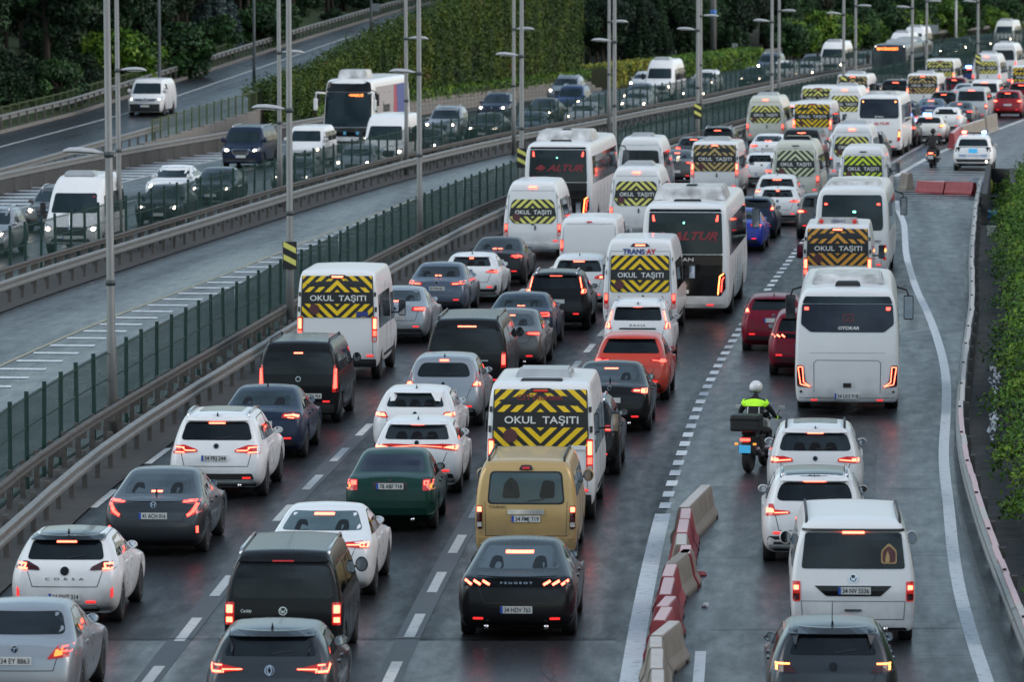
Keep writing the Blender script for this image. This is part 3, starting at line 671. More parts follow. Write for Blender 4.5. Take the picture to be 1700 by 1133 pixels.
# ------------------------------------------------------------------ vegetation
def foliage_mat(key, dark, mid, lite, extra=None, sc=.5):
    m = bpy.data.materials.new(key); n, N, L, b = nodes_of(m)
    tc = N.new('ShaderNodeTexCoord'); oi = N.new('ShaderNodeObjectInfo')
    no = N.new('ShaderNodeTexNoise'); no.inputs['Scale'].default_value = sc; no.inputs['Detail'].default_value = 5; no.inputs['Roughness'].default_value = .7
    gm = N.new('ShaderNodeNewGeometry')
    ad = N.new('ShaderNodeVectorMath'); ad.operation = 'ADD'; L.new(gm.outputs['Position'], ad.inputs[0])
    sc_ = N.new('ShaderNodeVectorMath'); sc_.operation = 'SCALE'; sc_.inputs['Scale'].default_value = 40; L.new(oi.outputs['Random'], sc_.inputs[0]); L.new(sc_.outputs[0], ad.inputs[1])
    L.new(ad.outputs[0], no.inputs['Vector'])
    cr = N.new('ShaderNodeValToRGB'); e = cr.color_ramp.elements
    e[0].position = .36; e[0].color = (*dark, 1); e[1].position = .62; e[1].color = (*lite, 1)
    k = e.new(.5); k.color = (*mid, 1)
    if extra: k = e.new(.70); k.color = (*extra, 1)
    L.new(no.outputs[0], cr.inputs[0])
    ri = N.new('ShaderNodeMapRange'); ri.inputs[3].default_value = .6; ri.inputs[4].default_value = 1.45; L.new(gm.outputs['Random Per Island'], ri.inputs[0])
    vm = N.new('ShaderNodeVectorMath'); vm.operation = 'SCALE'; L.new(cr.outputs[0], vm.inputs[0]); L.new(ri.outputs[0], vm.inputs['Scale'])
    L.new(vm.outputs[0], b.inputs['Base Color']); b.inputs['Roughness'].default_value = .55
    b.inputs['Specular IOR Level'].default_value = .25
    return m
def leaves_me(C, size, nrm=None, flat=.5, name='leaves'):
    """rhombic leaves at centres C (n,3)"""
    n = len(C)
    d = rng.normal(size=(n, 3))
    if nrm is not None: d = d * flat + nrm
    d /= np.linalg.norm(d, axis=1)[:, None] + 1e-9
    t = rng.normal(size=(n, 3)); u = np.cross(d, t); u /= np.linalg.norm(u, axis=1)[:, None] + 1e-9
    w = np.cross(d, u)
    s = size * rng.uniform(.6, 1.35, size=(n, 1))
    bend = d * s * .18
    V = np.stack([C - u * s, C + w * s * .48 + bend, C + u * s, C - w * s * .48 + bend], 1).reshape(-1, 3)
    me = bpy.data.meshes.new(name)
    me.vertices.add(4 * n); me.vertices.foreach_set('co', V.astype(np.float32).ravel())
    me.loops.add(4 * n); me.loops.foreach_set('vertex_index', np.arange(4 * n, dtype=np.int32))
    me.polygons.add(n); me.polygons.foreach_set('loop_start', np.arange(0, 4 * n, 4, dtype=np.int32)); me.polygons.foreach_set('loop_total', np.full(n, 4, dtype=np.int32))
    me.update(calc_edges=True)
    return me
F_DARK = foliage_mat('foliage_dark', (0.005, 0.015, 0.009), (0.012, 0.032, 0.014), (0.026, 0.062, 0.022))
F_MID = foliage_mat('foliage_mid', (0.010, 0.030, 0.012), (0.022, 0.060, 0.018), (0.045, 0.11, 0.026))
F_OLIVE = foliage_mat('foliage_brownish', (0.012, 0.014, 0.010), (0.025, 0.024, 0.014), (0.035, 0.042, 0.018), (0.10, 0.055, 0.02))
F_BLUE = foliage_mat('foliage_blue_spruce', (0.03, 0.05, 0.05), (0.06, 0.09, 0.09), (0.10, 0.14, 0.14))
F_IVY = foliage_mat('ivy_leaves', (0.016, 0.038, 0.006), (0.038, 0.078, 0.008), (0.075, 0.108, 0.010), (0.10, 0.038, 0.015), sc=.4)
F_BRIGHT = foliage_mat('foliage_bright', (0.022, 0.06, 0.010), (0.065, 0.15, 0.015), (0.16, 0.25, 0.022), (0.15, 0.10, 0.035), sc=.7)
F_YEL = foliage_mat('foliage_yellowish', (0.04, 0.08, 0.015), (0.14, 0.17, 0.02), (0.28, 0.24, 0.03))
def crown_pts(kind, n):
    out, nr = [], []
    if kind == 'cone':
        k = 26
        for i in range(k):
            t = i / k; z = 1.2 + 8.8 * t; r = 2.3 * (1 - t) ** .85 + .12
            m = int(n / k * (1.6 - 1.2 * t)); a = rng.uniform(0, 2 * np.pi, m); arm = np.round(a / (2 * np.pi) * 9) / 9 * 2 * np.pi + rng.normal(0, .14, m)
            rr = r * np.sqrt(rng.uniform(.05, 1, m)); out.append(np.stack([rr * np.cos(arm), rr * np.sin(arm), z - rr * .28 + rng.normal(0, .16, m)], 1))
            nr.append(np.stack([np.cos(arm) * .4, np.sin(arm) * .4, np.ones(m)], 1))
    else:
        if kind == 'broad': cz, rx, rz, nb = 6.6, 3.3, 3.6, 46
        elif kind == 'tall': cz, rx, rz, nb = 7.2, 2.5, 4.6, 46
        else: cz, rx, rz, nb = 1.25, 1.7, 1.35, 26
        for i in range(nb):
            v = rng.normal(size=3); v /= np.linalg.norm(v); rad = rng.uniform(.45, 1.0) ** .6
            c = v * rad * np.array([rx, rx, rz]) * .8 + np.array([0, 0, cz])
            br = rng.uniform(.24, .42) * rx; m = n // nb
            w = rng.normal(size=(m, 3)); w /= np.linalg.norm(w, axis=1)[:, None]
            rr = br * rng.uniform(.55, 1.08, size=(m, 1)) ** .5
            p = c + w * rr * np.array([1, 1, .75]); p[:, 2] = np.maximum(p[:, 2], .05)
            out.append(p); nr.append(w + np.array([0, 0, .4]))
    return np.concatenate(out), np.concatenate(nr)
CROWN = {}
for kind, n, sz in (('broad', 12000, .17), ('tall', 12000, .165), ('cone', 10000, .16), ('bush', 6000, .11)):
    for v in range(3 if kind in ('broad', 'bush') else 2):
        p, nn = crown_pts(kind, n); CROWN[kind, v] = leaves_me(p, sz, nn, .8, 'crown_' + kind)
def trunk_me(h):
    bm = bmesh.new(); tube_bm(bm, [(0, 0, -.5), (.05, 0, h * .3), (-.05, .08, h * .6), (0, 0, h)], [.24, .18, .13, .04], 8)
    for a in range(6):
        t = a * 1.1; z = h * (.35 + .09 * a); tube_bm(bm, [(0, 0, z), (math.cos(t) * 1.2, math.sin(t) * 1.2, z + .9)], [.09, .02], 5)
    return to_mesh(bm, 'trunk', True)
TRUNK = {'broad': trunk_me(7.5), 'tall': trunk_me(9), 'cone': trunk_me(9.5), 'bush': trunk_me(1.6)}
TREE_N = [0]
def tree(kind, x, y, z, sc, mat, label, group):
    TREE_N[0] += 1
    v = random.randrange(3 if kind in ('broad', 'bush') else 2)
    nm = {'cone': 'conifer_tree', 'bush': 'bush', 'tall': 'slender_tree', 'broad': 'broadleaf_tree'}[kind]
    root = empty(nm, (x, y, z), random.uniform(0, 6.28)); root.scale = (sc * random.uniform(.9, 1.15), sc * random.uniform(.9, 1.15), sc)
    tag(root, label, 'bush' if kind == 'bush' else 'tree', group)
    mesh_obj('stems' if kind == 'bush' else 'trunk', TRUNK[kind], M['bark'], root)
    mesh_obj('crown', CROWN[kind, v], mat, root)
    return root
LAB = {'dark': 'dark green tree in the dense belt behind the ramp', 'mid': 'mid green tree in the dense belt behind the ramp', 'olive': 'brownish tree in the belt behind the ramp', 'cone': 'dark conifer in the belt behind the ramp'}
def bank_z(Y, d): return ramp_z(Y) + float(np.interp(-d, [2.7, 10, 24, 50, 90], [0, .4, 1.3, 2.5, 3.5]))
for off, step, smin, smax, y0, y1 in ((-7.5, 5.5, .75, 1.0, 236, 560), (-13, 6.0, .95, 1.25, 240, 600), (-20, 7.0, 1.05, 1.4, 250, 620), (-30, 9, 1.2, 1.5, 260, 640), (-44, 12, 1.3, 1.6, 270, 640)):
    Y = y0
    while Y < y1:
        d = off + random.uniform(-2, 2); x = c_ramp(Y, d)
        px = 850 + x * 9000 / Y
        if px > -260:
            r = random.random()
            kind, mat, lab = ('cone', F_DARK, LAB['cone']) if r < .22 else (('tall', F_DARK, LAB['dark']) if r < .42 else (('broad', F_DARK, LAB['dark']) if r < .70 else (('broad', F_MID, LAB['mid']) if r < .9 else ('broad', F_OLIVE, LAB['olive']))))
            tree(kind, x, Y, bank_z(Y, d) - .1, random.uniform(smin, smax), mat, lab, 'trees in the belt behind the ramp')
        Y += step * random.uniform(.75, 1.25)
# the pale blue spruce, the leafy bush over the rail and low bushes on the bank
p = Vector((c_ramp(366, -6), 366, 0)); tree('cone', p.x, p.y, 2.6, .85, F_BLUE, 'pale blue grey spruce standing between dark trees above the ramp', None)
for (px, Y, d, sc, m, lb) in ((355, 330, -3.4, 1.45, F_MID, 'big leafy bush spilling over the ramp guardrail'), (465, 372, -4.2, 1.3, F_MID, 'rounded bush at the ramp edge under the spruce'), (200, 296, -4.8, 1.1, F_MID, 'low bush behind the olive railing near the white van'),
                              (330, 318, -5, 1.4, F_BRIGHT, 'lighter green bush left of the big bush on the ramp bank')):
    tree('bush', c_ramp(Y, d), Y, ramp_z(Y) - .2, sc, m, lb, None)
for i in range(26):
    Y = random.uniform(255, 470); d = random.uniform(-9, -4.4)
    tree('bush', c_ramp(Y, d), Y, bank_z(Y, d) - .2, random.uniform(.5, 1.15), random.choice([F_DARK, F_MID, F_DARK]), 'low dark undergrowth bush on the bank beside the ramp', 'undergrowth bushes beside the ramp')
# belt behind the oncoming carriageway (top right)
LB2 = {'dark': 'dark green tree in the belt beyond the oncoming lanes', 'mid': 'lighter green tree in the belt beyond the oncoming lanes', 'olive': 'brownish autumn tree in the belt beyond the oncoming lanes', 'cone': 'dark conifer in the belt beyond the oncoming lanes'}
for off, step, smin, smax, y0, y1 in ((-7, 5.0, .55, .8, 386, 640), (-12, 6, .8, 1.05, 386, 680), (-19, 7, 1.0, 1.3, 386, 700), (-28, 8, 1.2, 1.5, 390, 720), (-40, 11, 1.3, 1.6, 400, 740)):
    Y = y0
    while Y < y1:
        d = off + random.uniform(-1.8, 1.8); x = c_barC(Y) + d; px = 850 + x * 9000 / Y
        if px < 1900 and x > c_ramp(Y, 8):
            r = random.random()
            kind, mat, lab = ('cone', F_DARK, LB2['cone']) if r < .2 else (('broad', F_DARK, LB2['dark']) if r < .62 else (('broad', F_MID, LB2['mid']) if r < .86 else ('tall', F_OLIVE, LB2['olive'])))
            tree(kind, x, Y, -.1 + .03 * -d, random.uniform(smin, smax), mat, lab, 'trees in the belt beyond the oncoming lanes')
        Y += step * random.uniform(.75, 1.25)
for i in range(20):
    Y = 470 + i * 6.5; d = random.uniform(-4.5, -3)
    tree('bush', c_barC(Y) + d, Y, 0, random.uniform(1.1, 1.7), F_BRIGHT if i % 2 else F_MID, 'bright green roadside bush beyond the oncoming lanes at top right', 'bright roadside bushes at top right')

# ivy covered wall
IY = [288, 305, 315, 335, 350, 376]; IZ = [2.5, 3.3, 4.2, 5.9, 7.0, 8.4]
def ivx(Y, d=0.0): return c_barC(Y, -1.75) + d
ivy = empty('ivy_wall', (ivx(292), 292, 0)); tag(ivy, 'long tall retaining wall overgrown with yellow green and reddish ivy', 'ivy wall'); inv = Vector((ivx(292), 292, 0))
vs = []; ys = list(np.arange(292, 378, 3.0))
for Y in ys:
    z = float(np.interp(Y, IY, IZ)); vs += [(ivx(Y) - inv.x, Y - inv.y, -.2), (ivx(Y) - inv.x, Y - inv.y, z - .35), (ivx(Y, -.7) - inv.x, Y - inv.y, z - .25), (ivx(Y, -1.1) - inv.x, Y - inv.y + .2, z - .4), (ivx(Y, -1.1) - inv.x, Y - inv.y + .2, -.2)]
fs = [(i * 5 + j, i * 5 + j + 1, i * 5 + j + 6, i * 5 + j + 5) for i in range(len(ys) - 1) for j in range(4)]
n5 = (len(ys) - 1) * 5; fs += [(0, 1, 2, 3, 4), (n5, n5 + 1, n5 + 2, n5 + 3, n5 + 4)]
mesh_obj('wall_face', pydata(vs, fs), plain('leaf_backing', (0.035, 0.04, 0.02), .9, nscale=1, nmix=.4), ivy)  # dark green-brown backing under the leaves
N_ = 90000
Yr = rng.uniform(290, 377, N_); zt = np.interp(Yr, IY, IZ)
zz = zt * rng.uniform(0, 1, N_) ** .9
xf = np.array([ivx(y) for y in Yr])
bul = .2 + .14 * (np.sin(Yr * .9 + zz * .5) * .5 + .5) + .16 * (np.sin(Yr * 2.3 + zz * .3) * .5 + .5)
Cc = np.stack([xf + bul + rng.normal(0, .09, N_) - inv.x, Yr - inv.y, zz], 1)
n2 = 12000; Y2 = rng.uniform(290, 377, n2); t2 = rng.uniform(0, 1, n2)
C2 = np.stack([np.array([ivx(y) for y in Y2]) + .4 - t2 * 1.5 - inv.x, Y2 - inv.y, np.interp(Y2, IY, IZ) + rng.normal(0, .16, n2) + .15 * np.sin(Y2 * 1.7)], 1)
lv = leaves_me(np.concatenate([Cc, C2]), .095, np.concatenate([np.tile([.8, -.3, .45], (N_, 1)), np.tile([0, 0, 1.], (n2, 1))]), .75)
tag(mesh_obj('ivy_leaves', lv, F_IVY, ivy), kind='stuff')
# clipped strip hedge on top of the stepped kerb
def hedge(name, label, cat, fx, y0, y1, w, z0, h, n, size, mat, parent=None):
    Yr = rng.uniform(y0, y1, n); a = rng.uniform(0, 1, n); side = rng.uniform(0, 1, n) < .45
    X = np.where(side, w * .5, w * (a - .5)); Z = np.where(side, z0 + h * a, z0 + h) + .08 * np.sin(Yr * 2.1) + rng.normal(0, .05, n)
    Cc = np.stack([np.array([fx(y) for y in Yr]) + X + rng.normal(0, .05, n), Yr, Z], 1)
    root = empty(name, (fx(y0), y0, 0)); tag(root, label, cat); Cc[:, 0] -= fx(y0); Cc[:, 1] -= y0
    tag(mesh_obj('leaves', leaves_me(Cc, size, np.tile([.5, -.3, .8], (n, 1)), .8), mat, root), kind='stuff')
    pts = np.arange(y0, y1 + 1, 3.0)
    vs = []
    for y in pts: vs += [(fx(y) + dx - fx(y0), y - y0, zz) for dx, zz in ((-w * .45, 0), (-w * .45, z0 + h - .1), (w * .45, z0 + h - .1), (w * .45, 0))]
    fs = [(i * 4 + j, i * 4 + j + 1, i * 4 + j + 5, i * 4 + j + 4) for i in range(len(pts) - 1) for j in range(3)] + [(0, 1, 2, 3)]
    mesh_obj('hedge_core', pydata(vs, fs), MATS['leaf_backing'], root)
hedge('clipped_hedge', 'low clipped green hedge running along the foot of the ivy wall', 'hedge', lambda Y: c_barC(Y, -1.35), 301, 378, .8, .75, .55, 9000, .09, F_BRIGHT)
hedge('yellow_hedge', 'yellow green hedge beside the oncoming lanes beyond the ivy wall', 'hedge', lambda Y: c_barC(Y, -1.2), 380, 402, 2.2, 0, 1.5, 4500, .13, F_YEL)
hedge('roadside_hedge', 'bright green hedge beside the oncoming lanes behind the white minibus', 'hedge', lambda Y: c_barC(Y, -1.2), 403, 445, 2.2, 0, 1.4, 7500, .13, F_BRIGHT)
guardrail('outer_guardrail', 'steel guardrail in front of the trees beyond the oncoming lanes', lambda Y: c_barC(Y, -3.0), 376, 600, M['galv'], 1, top=1.0)

# verge vegetation on the right
N_ = 170000
Yv = 74 + (232 - 74) * rng.uniform(0, 1, N_) ** 1.35
wob = .35 * np.sin(Yv * .55) + .25 * np.sin(Yv * 1.3 + 1) + .2 * np.sin(Yv * 3.1)
dv = .80 + wob * .7 + rng.uniform(0, 1, N_) ** .8 * 5.2
Xv = np.array([c_tape(y) for y in Yv]) + dv
zv = np.maximum(0, dv - .8) * .75 + rng.uniform(0, .32, N_) + np.maximum(0, np.sin(Yv * .83 + dv * 1.1) * np.sin(Yv * 2.3)) * .55 * rng.uniform(0, 1, N_) + .22 * np.sin(dv * 3 + Yv * .8) * np.sin(Yv * 1.9) + .12
keep = zv > -.05
Cc = np.stack([Xv, Yv, zv], 1)[keep]
r0 = Vector((c_tape(150) + 3, 150, 0)); Cc[:, 0] -= r0.x; Cc[:, 1] -= r0.y
veg = mesh_obj('verge_shrubs', leaves_me(Cc, .062, np.tile([-.3, -.5, .8], (len(Cc), 1)), .9), F_BRIGHT, None, r0)
tag(veg, 'dense leafy shrubs covering the bank right of the exit lane', 'shrubs', kind='stuff')

# ------------------------------------------------------------------ tape rail, barriers, small street furniture
TP = M['jersey_white']
root = empty('striped_guardrail', (c_tape(74), 74, 0)); tag(root, 'narrow guardrail with white and pink reflective top edge along the right verge', 'guardrail'); inv = Vector((c_tape(74), 74, 0))
RB = box_me(-.05, .05, 0, 2.02, 0, .045, .01); RBm = solid(wbeam_me(2.0), .012)
Y = 74.0; i = 0
while Y < 224:
    a, b = Vector((c_tape(Y), Y, .8)), Vector((c_tape(Y + 2), Y + 2, .8)); v = b - a; rt = (0, 0, -math.atan2(v.x, v.y))
    pink = Y < 115 and (i % 7 != 3)
    mesh_obj('top_strip', RB, M['jersey_pink'] if pink else M['jersey_white'], root, a - inv + Vector((random.uniform(-.015, .015), 0, -.03)), rt)
    bmn = mesh_obj('beam', RBm, M['galv'], root, a - inv + Vector((-.03, 0, -.35)), rt); bmn.scale = (-1, 1, 1)
    if i % 2 == 0: mesh_obj('post', POST, MATS['weathered_steel'], root, a - inv + Vector((.12, 0, -.8)), rt)
    if i % 3 == 0: mesh_obj('reflector', box_me(-.03, .03, -.03, .03, 0, .03), M['seam'], root, a - inv + Vector((0, .4, .017)), rt)
    Y += 2 * v.y / v.length; i += 1
def jersey_me(L, h=.85):
    prof = [(-.24, 0), (-.245, .07), (-.235, .10), (-.17, .22), (-.115, h - .07), (-.095, h - .015), (-.07, h), (.07, h), (.095, h - .015), (.115, h - .07), (.17, .22), (.235, .10), (.245, .07), (.24, 0)]
    bm = bmesh.new(); n = max(4, int(L / .11)); ys = [L * i / n for i in range(n + 1)]
    rings = []
    for i, y in enumerate(ys):
        k = 1.0 if i in (0, n) else (.92 if i % 2 else 1.03)
        rings.append([bm.verts.new((x * (k if .12 < z < h - .02 else 1), y, z)) for x, z in prof])
    for a, b in zip(rings, rings[1:]):
        for j in range(len(prof)): bm.faces.new((a[j], a[(j + 1) % len(prof)], b[(j + 1) % len(prof)], b[j]))
    bm.faces.new(rings[0][::-1]); bm.faces.new(rings[-1]); bmesh.ops.recalc_face_normals(bm, faces=bm.faces)
    me = to_mesh(bm)
    return me
def jersey(near, farp, body, cap, label, h=.60):
    a, b = G(*near, h), G(*farp, h); a.z = b.z = 0; v = b - a
    root = empty('traffic_barrier', a, -math.atan2(v.x, v.y)); tag(root, label, 'traffic barrier', 'red and white barriers between the lanes')
    mesh_obj('barrier_body', jersey_me(v.length - .03, h), body, root)
    mesh_obj('barrier_cap', box_me(-.088, .088, .02, v.length - .05, h - .035, h + .012, .015), cap, root)
    for y in (.25, v.length - .35): mesh_obj('foot', box_me(-.255, .255, y - .1, y + .1, 0, .06, .01), M['trim'], root)
JW, JC, JR, JP = M['jersey_white'], M['jersey_cream'], M['jersey_red'], M['jersey_pink']
for near_, far_, b_, c_, lb in (
    ((1135, 843), (1172, 806), JC, JW, 'dirty cream barrier at the far end of the barrier row'), ((1137, 862), (1139, 845), JR, JP, 'red barrier with pink cap, second from the far end of the row'),
    ((1132, 885), (1136, 863), JR, JP, 'red barrier with pink cap, third from the far end of the row'), ((1131, 905), (1132, 887), JC, JW, 'narrow cream barrier wedged between red ones near the row bend'),
    ((1137, 920), (1139, 906), JR, JP, 'short red barrier just behind the skewed cream barrier'), ((1112, 938), (1142, 913), JC, JC, 'skewed cream barrier in the middle of the row, top stained dark'),
    ((1108, 958), (1115, 938), JR, JP, 'red barrier touching the near end of the skewed cream barrier'), ((1104, 988), (1111, 960), JR, JP, 'long red barrier with pink cap halfway down the near part of the row'),
    ((1099, 1008), (1114, 991), JR, JP, 'red barrier turned slightly outward in the near part of the row'), ((1094, 1031), (1107, 1009), JR, JP, 'last red barrier before the near cream barriers'),
    ((1090, 1056), (1120, 1032), JC, JW, 'large skewed cream barrier nearest the last red one'), ((1089, 1076), (1089, 1058), JC, JW, 'cream barrier, third from the picture bottom'),
    ((1090, 1111), (1091, 1078), JC, JW, 'long cream barrier, second from the picture bottom'), ((1092, 1150), (1092, 1113), JC, JW, 'cream barrier cut by the picture bottom')):
    jersey(near_, far_, b_, c_, lb)
def jersey_w(pa, pb, body, cap, label, h):
    a, b = G(*pa, 0), G(*pb, 0); v = b - a
    root = empty('traffic_barrier', a, -math.atan2(v.x, v.y)); tag(root, label, 'traffic barrier')
    mesh_obj('barrier_body', jersey_me(v.length - .03, h), body, root)
    mesh_obj('barrier_cap', box_me(-.088, .088, .02, v.length - .05, h - .035, h + .012, .015), cap, root)
jersey_w((1525, 320), (1571, 322), M['jersey_red'], M['jersey_pink'], 'dark red plastic barrier across the closed gore lane, left one of the pair', .52)
jersey_w((1573, 322), (1619, 324), M['jersey_red'], M['jersey_red'], 'dark red plastic barrier across the closed gore lane, right one of the pair', .52)
jersey_w((1499, 316), (1512, 317), JC, JP, 'small dirty white barrier left of the dark red pair', .75)
jersey_w((1580, 247), (1592, 236), M['jersey_red'], JP, 'dark red barrier on the gate line next to the police car roof', .8)
jersey_w((1594, 235), (1632, 222), JC, JW, 'pale barrier on the gate line behind the police car', .8)
jersey_w((1634, 221), (1652, 215), JC, JC, 'short grey barrier at the far end of the gate line', .9)
# parapet box at the end of the verge
root = empty('concrete_parapet', G(1634, 345)); tag(root, 'grey concrete parapet box at the end of the striped rail', 'parapet'); inv = G(1634, 345)
for pa, pb, h, th in (((1634, 372), (1641, 318), 1.15, .22), ((1641, 318), (1680, 320), 1.0, .3), ((1682, 345), (1680, 318), 1.0, .22), ((1690, 330), (1712, 328), .8, .2)):
    a, b = G(*pa), G(*pb); v = b - a
    mesh_obj('parapet_wall', box_me(-th / 2, th / 2, .01, v.length - .02, 0, h, .02), MATS['stained_concrete'], root, a - inv, (0, 0, -math.atan2(v.x, v.y)))
def blob(name, label, cat, loc, size, mat, n=7, seed=1):
    bm = bmesh.new(); bmesh.ops.create_icosphere(bm, subdivisions=3, radius=1)
    r = random.Random(seed); fr = [Vector((r.uniform(-4, 4), r.uniform(-4, 4), r.uniform(-4, 4))) for _ in range(5)]
    for v in bm.verts:
        k = 1 + sum(math.sin(v.co.dot(f) + i) for i, f in enumerate(fr)) * .11
        v.co = Vector((v.co.x * size[0] * k, v.co.y * size[1] * k, max(v.co.z, -.5) * size[2] * k + size[2] * .5))
    return tag(mesh_obj(name, to_mesh(bm, name, False), mat, None, loc), label, cat)
blob('tarp', 'crumpled yellow tarp hanging on the concrete parapet', 'tarp', G(1641, 322), (.18, .15, .55), M['yellow_tarp'], seed=3)
blob('plastic_bag', 'crumpled blue plastic sheet lying beyond the parapet', 'plastic bag', G(1643, 362), (.32, .4, .22), M['blue_tarp'], seed=5)
def bucket():
    o = mesh_obj('bucket', lathe_me([(0, .12), (.02, .14), (.34, .17), (.36, .18), (.36, .155), (.05, .12)], 18, 'Z'), M['letter'], None, G(1646, 392)); tag(o, 'small white bucket beside the shrubs under the blue plastic', 'bucket')
bucket()
vs, fs = [], []
for i in range(130):
    y = random.uniform(612, 735); x = 1652 + 4 * math.sin(y * .05) + random.gauss(0, 4); p = G(x, y, .12); s_ = random.uniform(.02, .07); a = random.uniform(0, 3.1); k = len(vs)
    vs += [(p.x + s_ * math.cos(a + t), p.y + s_ * 2 * math.sin(a + t), .12 + random.uniform(0, .16)) for t in (0, 1.6, 3.1, 4.7)]; fs.append((k, k + 1, k + 2, k + 3))
tag(mesh_obj('torn_paper', pydata(vs, fs), M['litter']), 'white torn litter heaped at the foot of the shrubs', 'litter', kind='stuff')
blob('paper_ball', 'small crumpled white paper on the asphalt near the barriers', 'litter', G(1171, 1009), (.06, .06, .05), M['litter'], seed=2)
blob('rubbish', 'dark red rag lying beside the barrier row', 'rag', G(1163, 957), (.12, .10, .05), M['jersey_red'], seed=9)
# ramp lamp posts, sign boards
def dark_post(px, py, z, label, top=12.5):
    p = G(px, py, z); root = empty('dark_lamp_post', (p.x, p.y, z)); tag(root, label, 'lamp post', 'dark lamp posts on the ramp')
    mesh_obj('pole_shaft', lathe_me([(0, .11), (1, .09), (top, .06)], 10, 'Z'), M['poledark'], root)
    mesh_obj('base_plate', box_me(-.2, .2, -.2, .2, -.02, .06, .01), M['poledark'], root)
dark_post(265, 196, 1.0, 'dark lamp post beside the olive railing, in front of the white panel van')
dark_post(422, 139, 1.9, 'dark lamp post at the ramp edge left of the ivy wall')
dark_post(616, 57, 3.6, 'dark lamp post with a small sign box above the ivy wall')
def board(name, label, px, py, s, w, h, mat=M['signback'], post=True):
    Z = 9000 / s; X = (px - 850) / s; v = (SP - (0)) ; 
    zc = CAM_H - Z * (math.sin(PITCH) + (py - 566.5) / 9000 * math.cos(PITCH)); Yw = Z * (math.cos(PITCH) - (py - 566.5) / 9000 * math.sin(PITCH))
    root = empty(name, (X, Yw, 0)); tag(root, label, 'sign board')
    mesh_obj('board_panel', box_me(-w / 2, w / 2, -.02, .02, zc - h / 2, zc + h / 2, .01), mat, root)
    if post: mesh_obj('sign_post', box_me(-.05, .05, .025, .12, 0, zc + h / 2 - .1), M['pole'], root)
    return root
board('sign_board', 'small grey sign board above the hedge behind the white minibus', 1115, 91, 21, .75, .8)
board('sign_board', 'small grey sign board above the guardrail left of the blue minivan', 1220, 79, 20, .5, .75)
board('sign_board', 'wide grey sign board seen from behind near the top right bushes', 1541, 48, 17.5, 1.95, .8)
board('sign_board', 'small grey box sign on the dark lamp post above the ivy', 624, 12, 21.5, .6, .6, post=False)
p = G(1184, 103, .3); root = empty('gantry_pole', (p.x, p.y, 0)); tag(root, 'thick grey steel pole with a blue band standing behind the hedge', 'pole')
mesh_obj('pole_shaft', lathe_me([(0, .26), (13, .22)], 16, 'Z'), M['pole'], root); mesh_obj('blue_band', lathe_me([(4.0, .262), (4.6, .262)], 16, 'Z'), M['police_blue'], root)
Pc = at_scale(1587, 18.2); root = empty('camera_pole', (Pc.x, Pc.y, 0)); tag(root, 'slim white pole with a dome camera among the bushes', 'camera pole')
mesh_obj('pole_shaft', lathe_me([(0, .12), (5.0, .09)], 10, 'Z'), M['lamphead'], root)
mesh_obj('arm', tube_me([(0, 0, 5.0), (0, 0, 5.25), (-.25, 0, 5.3), (-.3, 0, 5.15)], .05), M['lamphead'], root); mesh_obj('dome_camera', lathe_me([(4.8, .04), (4.88, .14), (5.05, .15), (5.12, .05)], 12, 'Z'), M['lamphead'], root, (-.3, 0, 0))

# ================================================================== VEHICLES
def cage_mesh(cols, fr, bulge_r, bulge_f, camber, sub=2, dims=None, wscurve=None):
    """cols[i][j] = (y, z, w): boundary lattice of a deformed box, subdivided and fitted to dims (L, W, H, z_floor)"""
    I, J, K = len(cols) - 1, len(cols[0]) - 1, len(fr) - 1
    bm = bmesh.new(); V = {}
    def gv(i, j, k):
        key = (i, j, k)
        if key in V: return V[key]
        y, z, w = cols[i][j]; f = fr[k]
        if i == 0: y -= bulge_r * (1 - f * f)
        if i == I: y += bulge_f * (1 - f * f)
        if j == J: z += camber * (1 - f * f)
        if wscurve and j >= wscurve[1] and i in wscurve[0]: y += wscurve[0][i] * (1 - f * f)
        V[key] = bm.verts.new((f * w, y, z)); return V[key]
    for i in range(I):
        for j in range(J):
            bm.faces.new((gv(i, j, K), gv(i + 1, j, K), gv(i + 1, j + 1, K), gv(i, j + 1, K)))
            bm.faces.new((gv(i, j, 0), gv(i, j + 1, 0), gv(i + 1, j + 1, 0), gv(i + 1, j, 0)))
        for k in range(K):
            bm.faces.new((gv(i, J, k), gv(i, J, k + 1), gv(i + 1, J, k + 1), gv(i + 1, J, k)))
            bm.faces.new((gv(i, 0, k), gv(i + 1, 0, k), gv(i + 1, 0, k + 1), gv(i, 0, k + 1)))
    for j in range(J):
        for k in range(K):
            bm.faces.new((gv(0, j, k), gv(0, j, k + 1), gv(0, j + 1, k + 1), gv(0, j + 1, k)))
            bm.faces.new((gv(I, j, k), gv(I, j + 1, k), gv(I, j + 1, k + 1), gv(I, j, k + 1)))
    bmesh.ops.recalc_face_normals(bm, faces=bm.faces)
    me = to_mesh(bm)
    o = bpy.data.objects.new('tmp', me); COL.objects.link(o); md = o.modifiers.new('s', 'SUBSURF'); md.levels = sub; md.render_levels = sub
    r = bpy.data.meshes.new_from_object(o.evaluated_get(bpy.context.evaluated_depsgraph_get())); bpy.data.objects.remove(o)
    co = np.empty(len(r.vertices) * 3, dtype=np.float32); r.vertices.foreach_get('co', co); co = co.reshape(-1, 3)
    if dims:
        Lg, Wd, Hh, zf = dims
        mn, mx = co.min(0), co.max(0)
        co[:, 0] *= Wd / 2 / mx[0]
        co[:, 1] = (co[:, 1] - mn[1]) / (mx[1] - mn[1]) * Lg
        co[:, 2] = zf + (co[:, 2] - mn[2]) / (mx[2] - mn[2]) * (Hh - zf)
    r.vertices.foreach_set('co', co.ravel()); r.update(); r.shade_smooth()
    return r
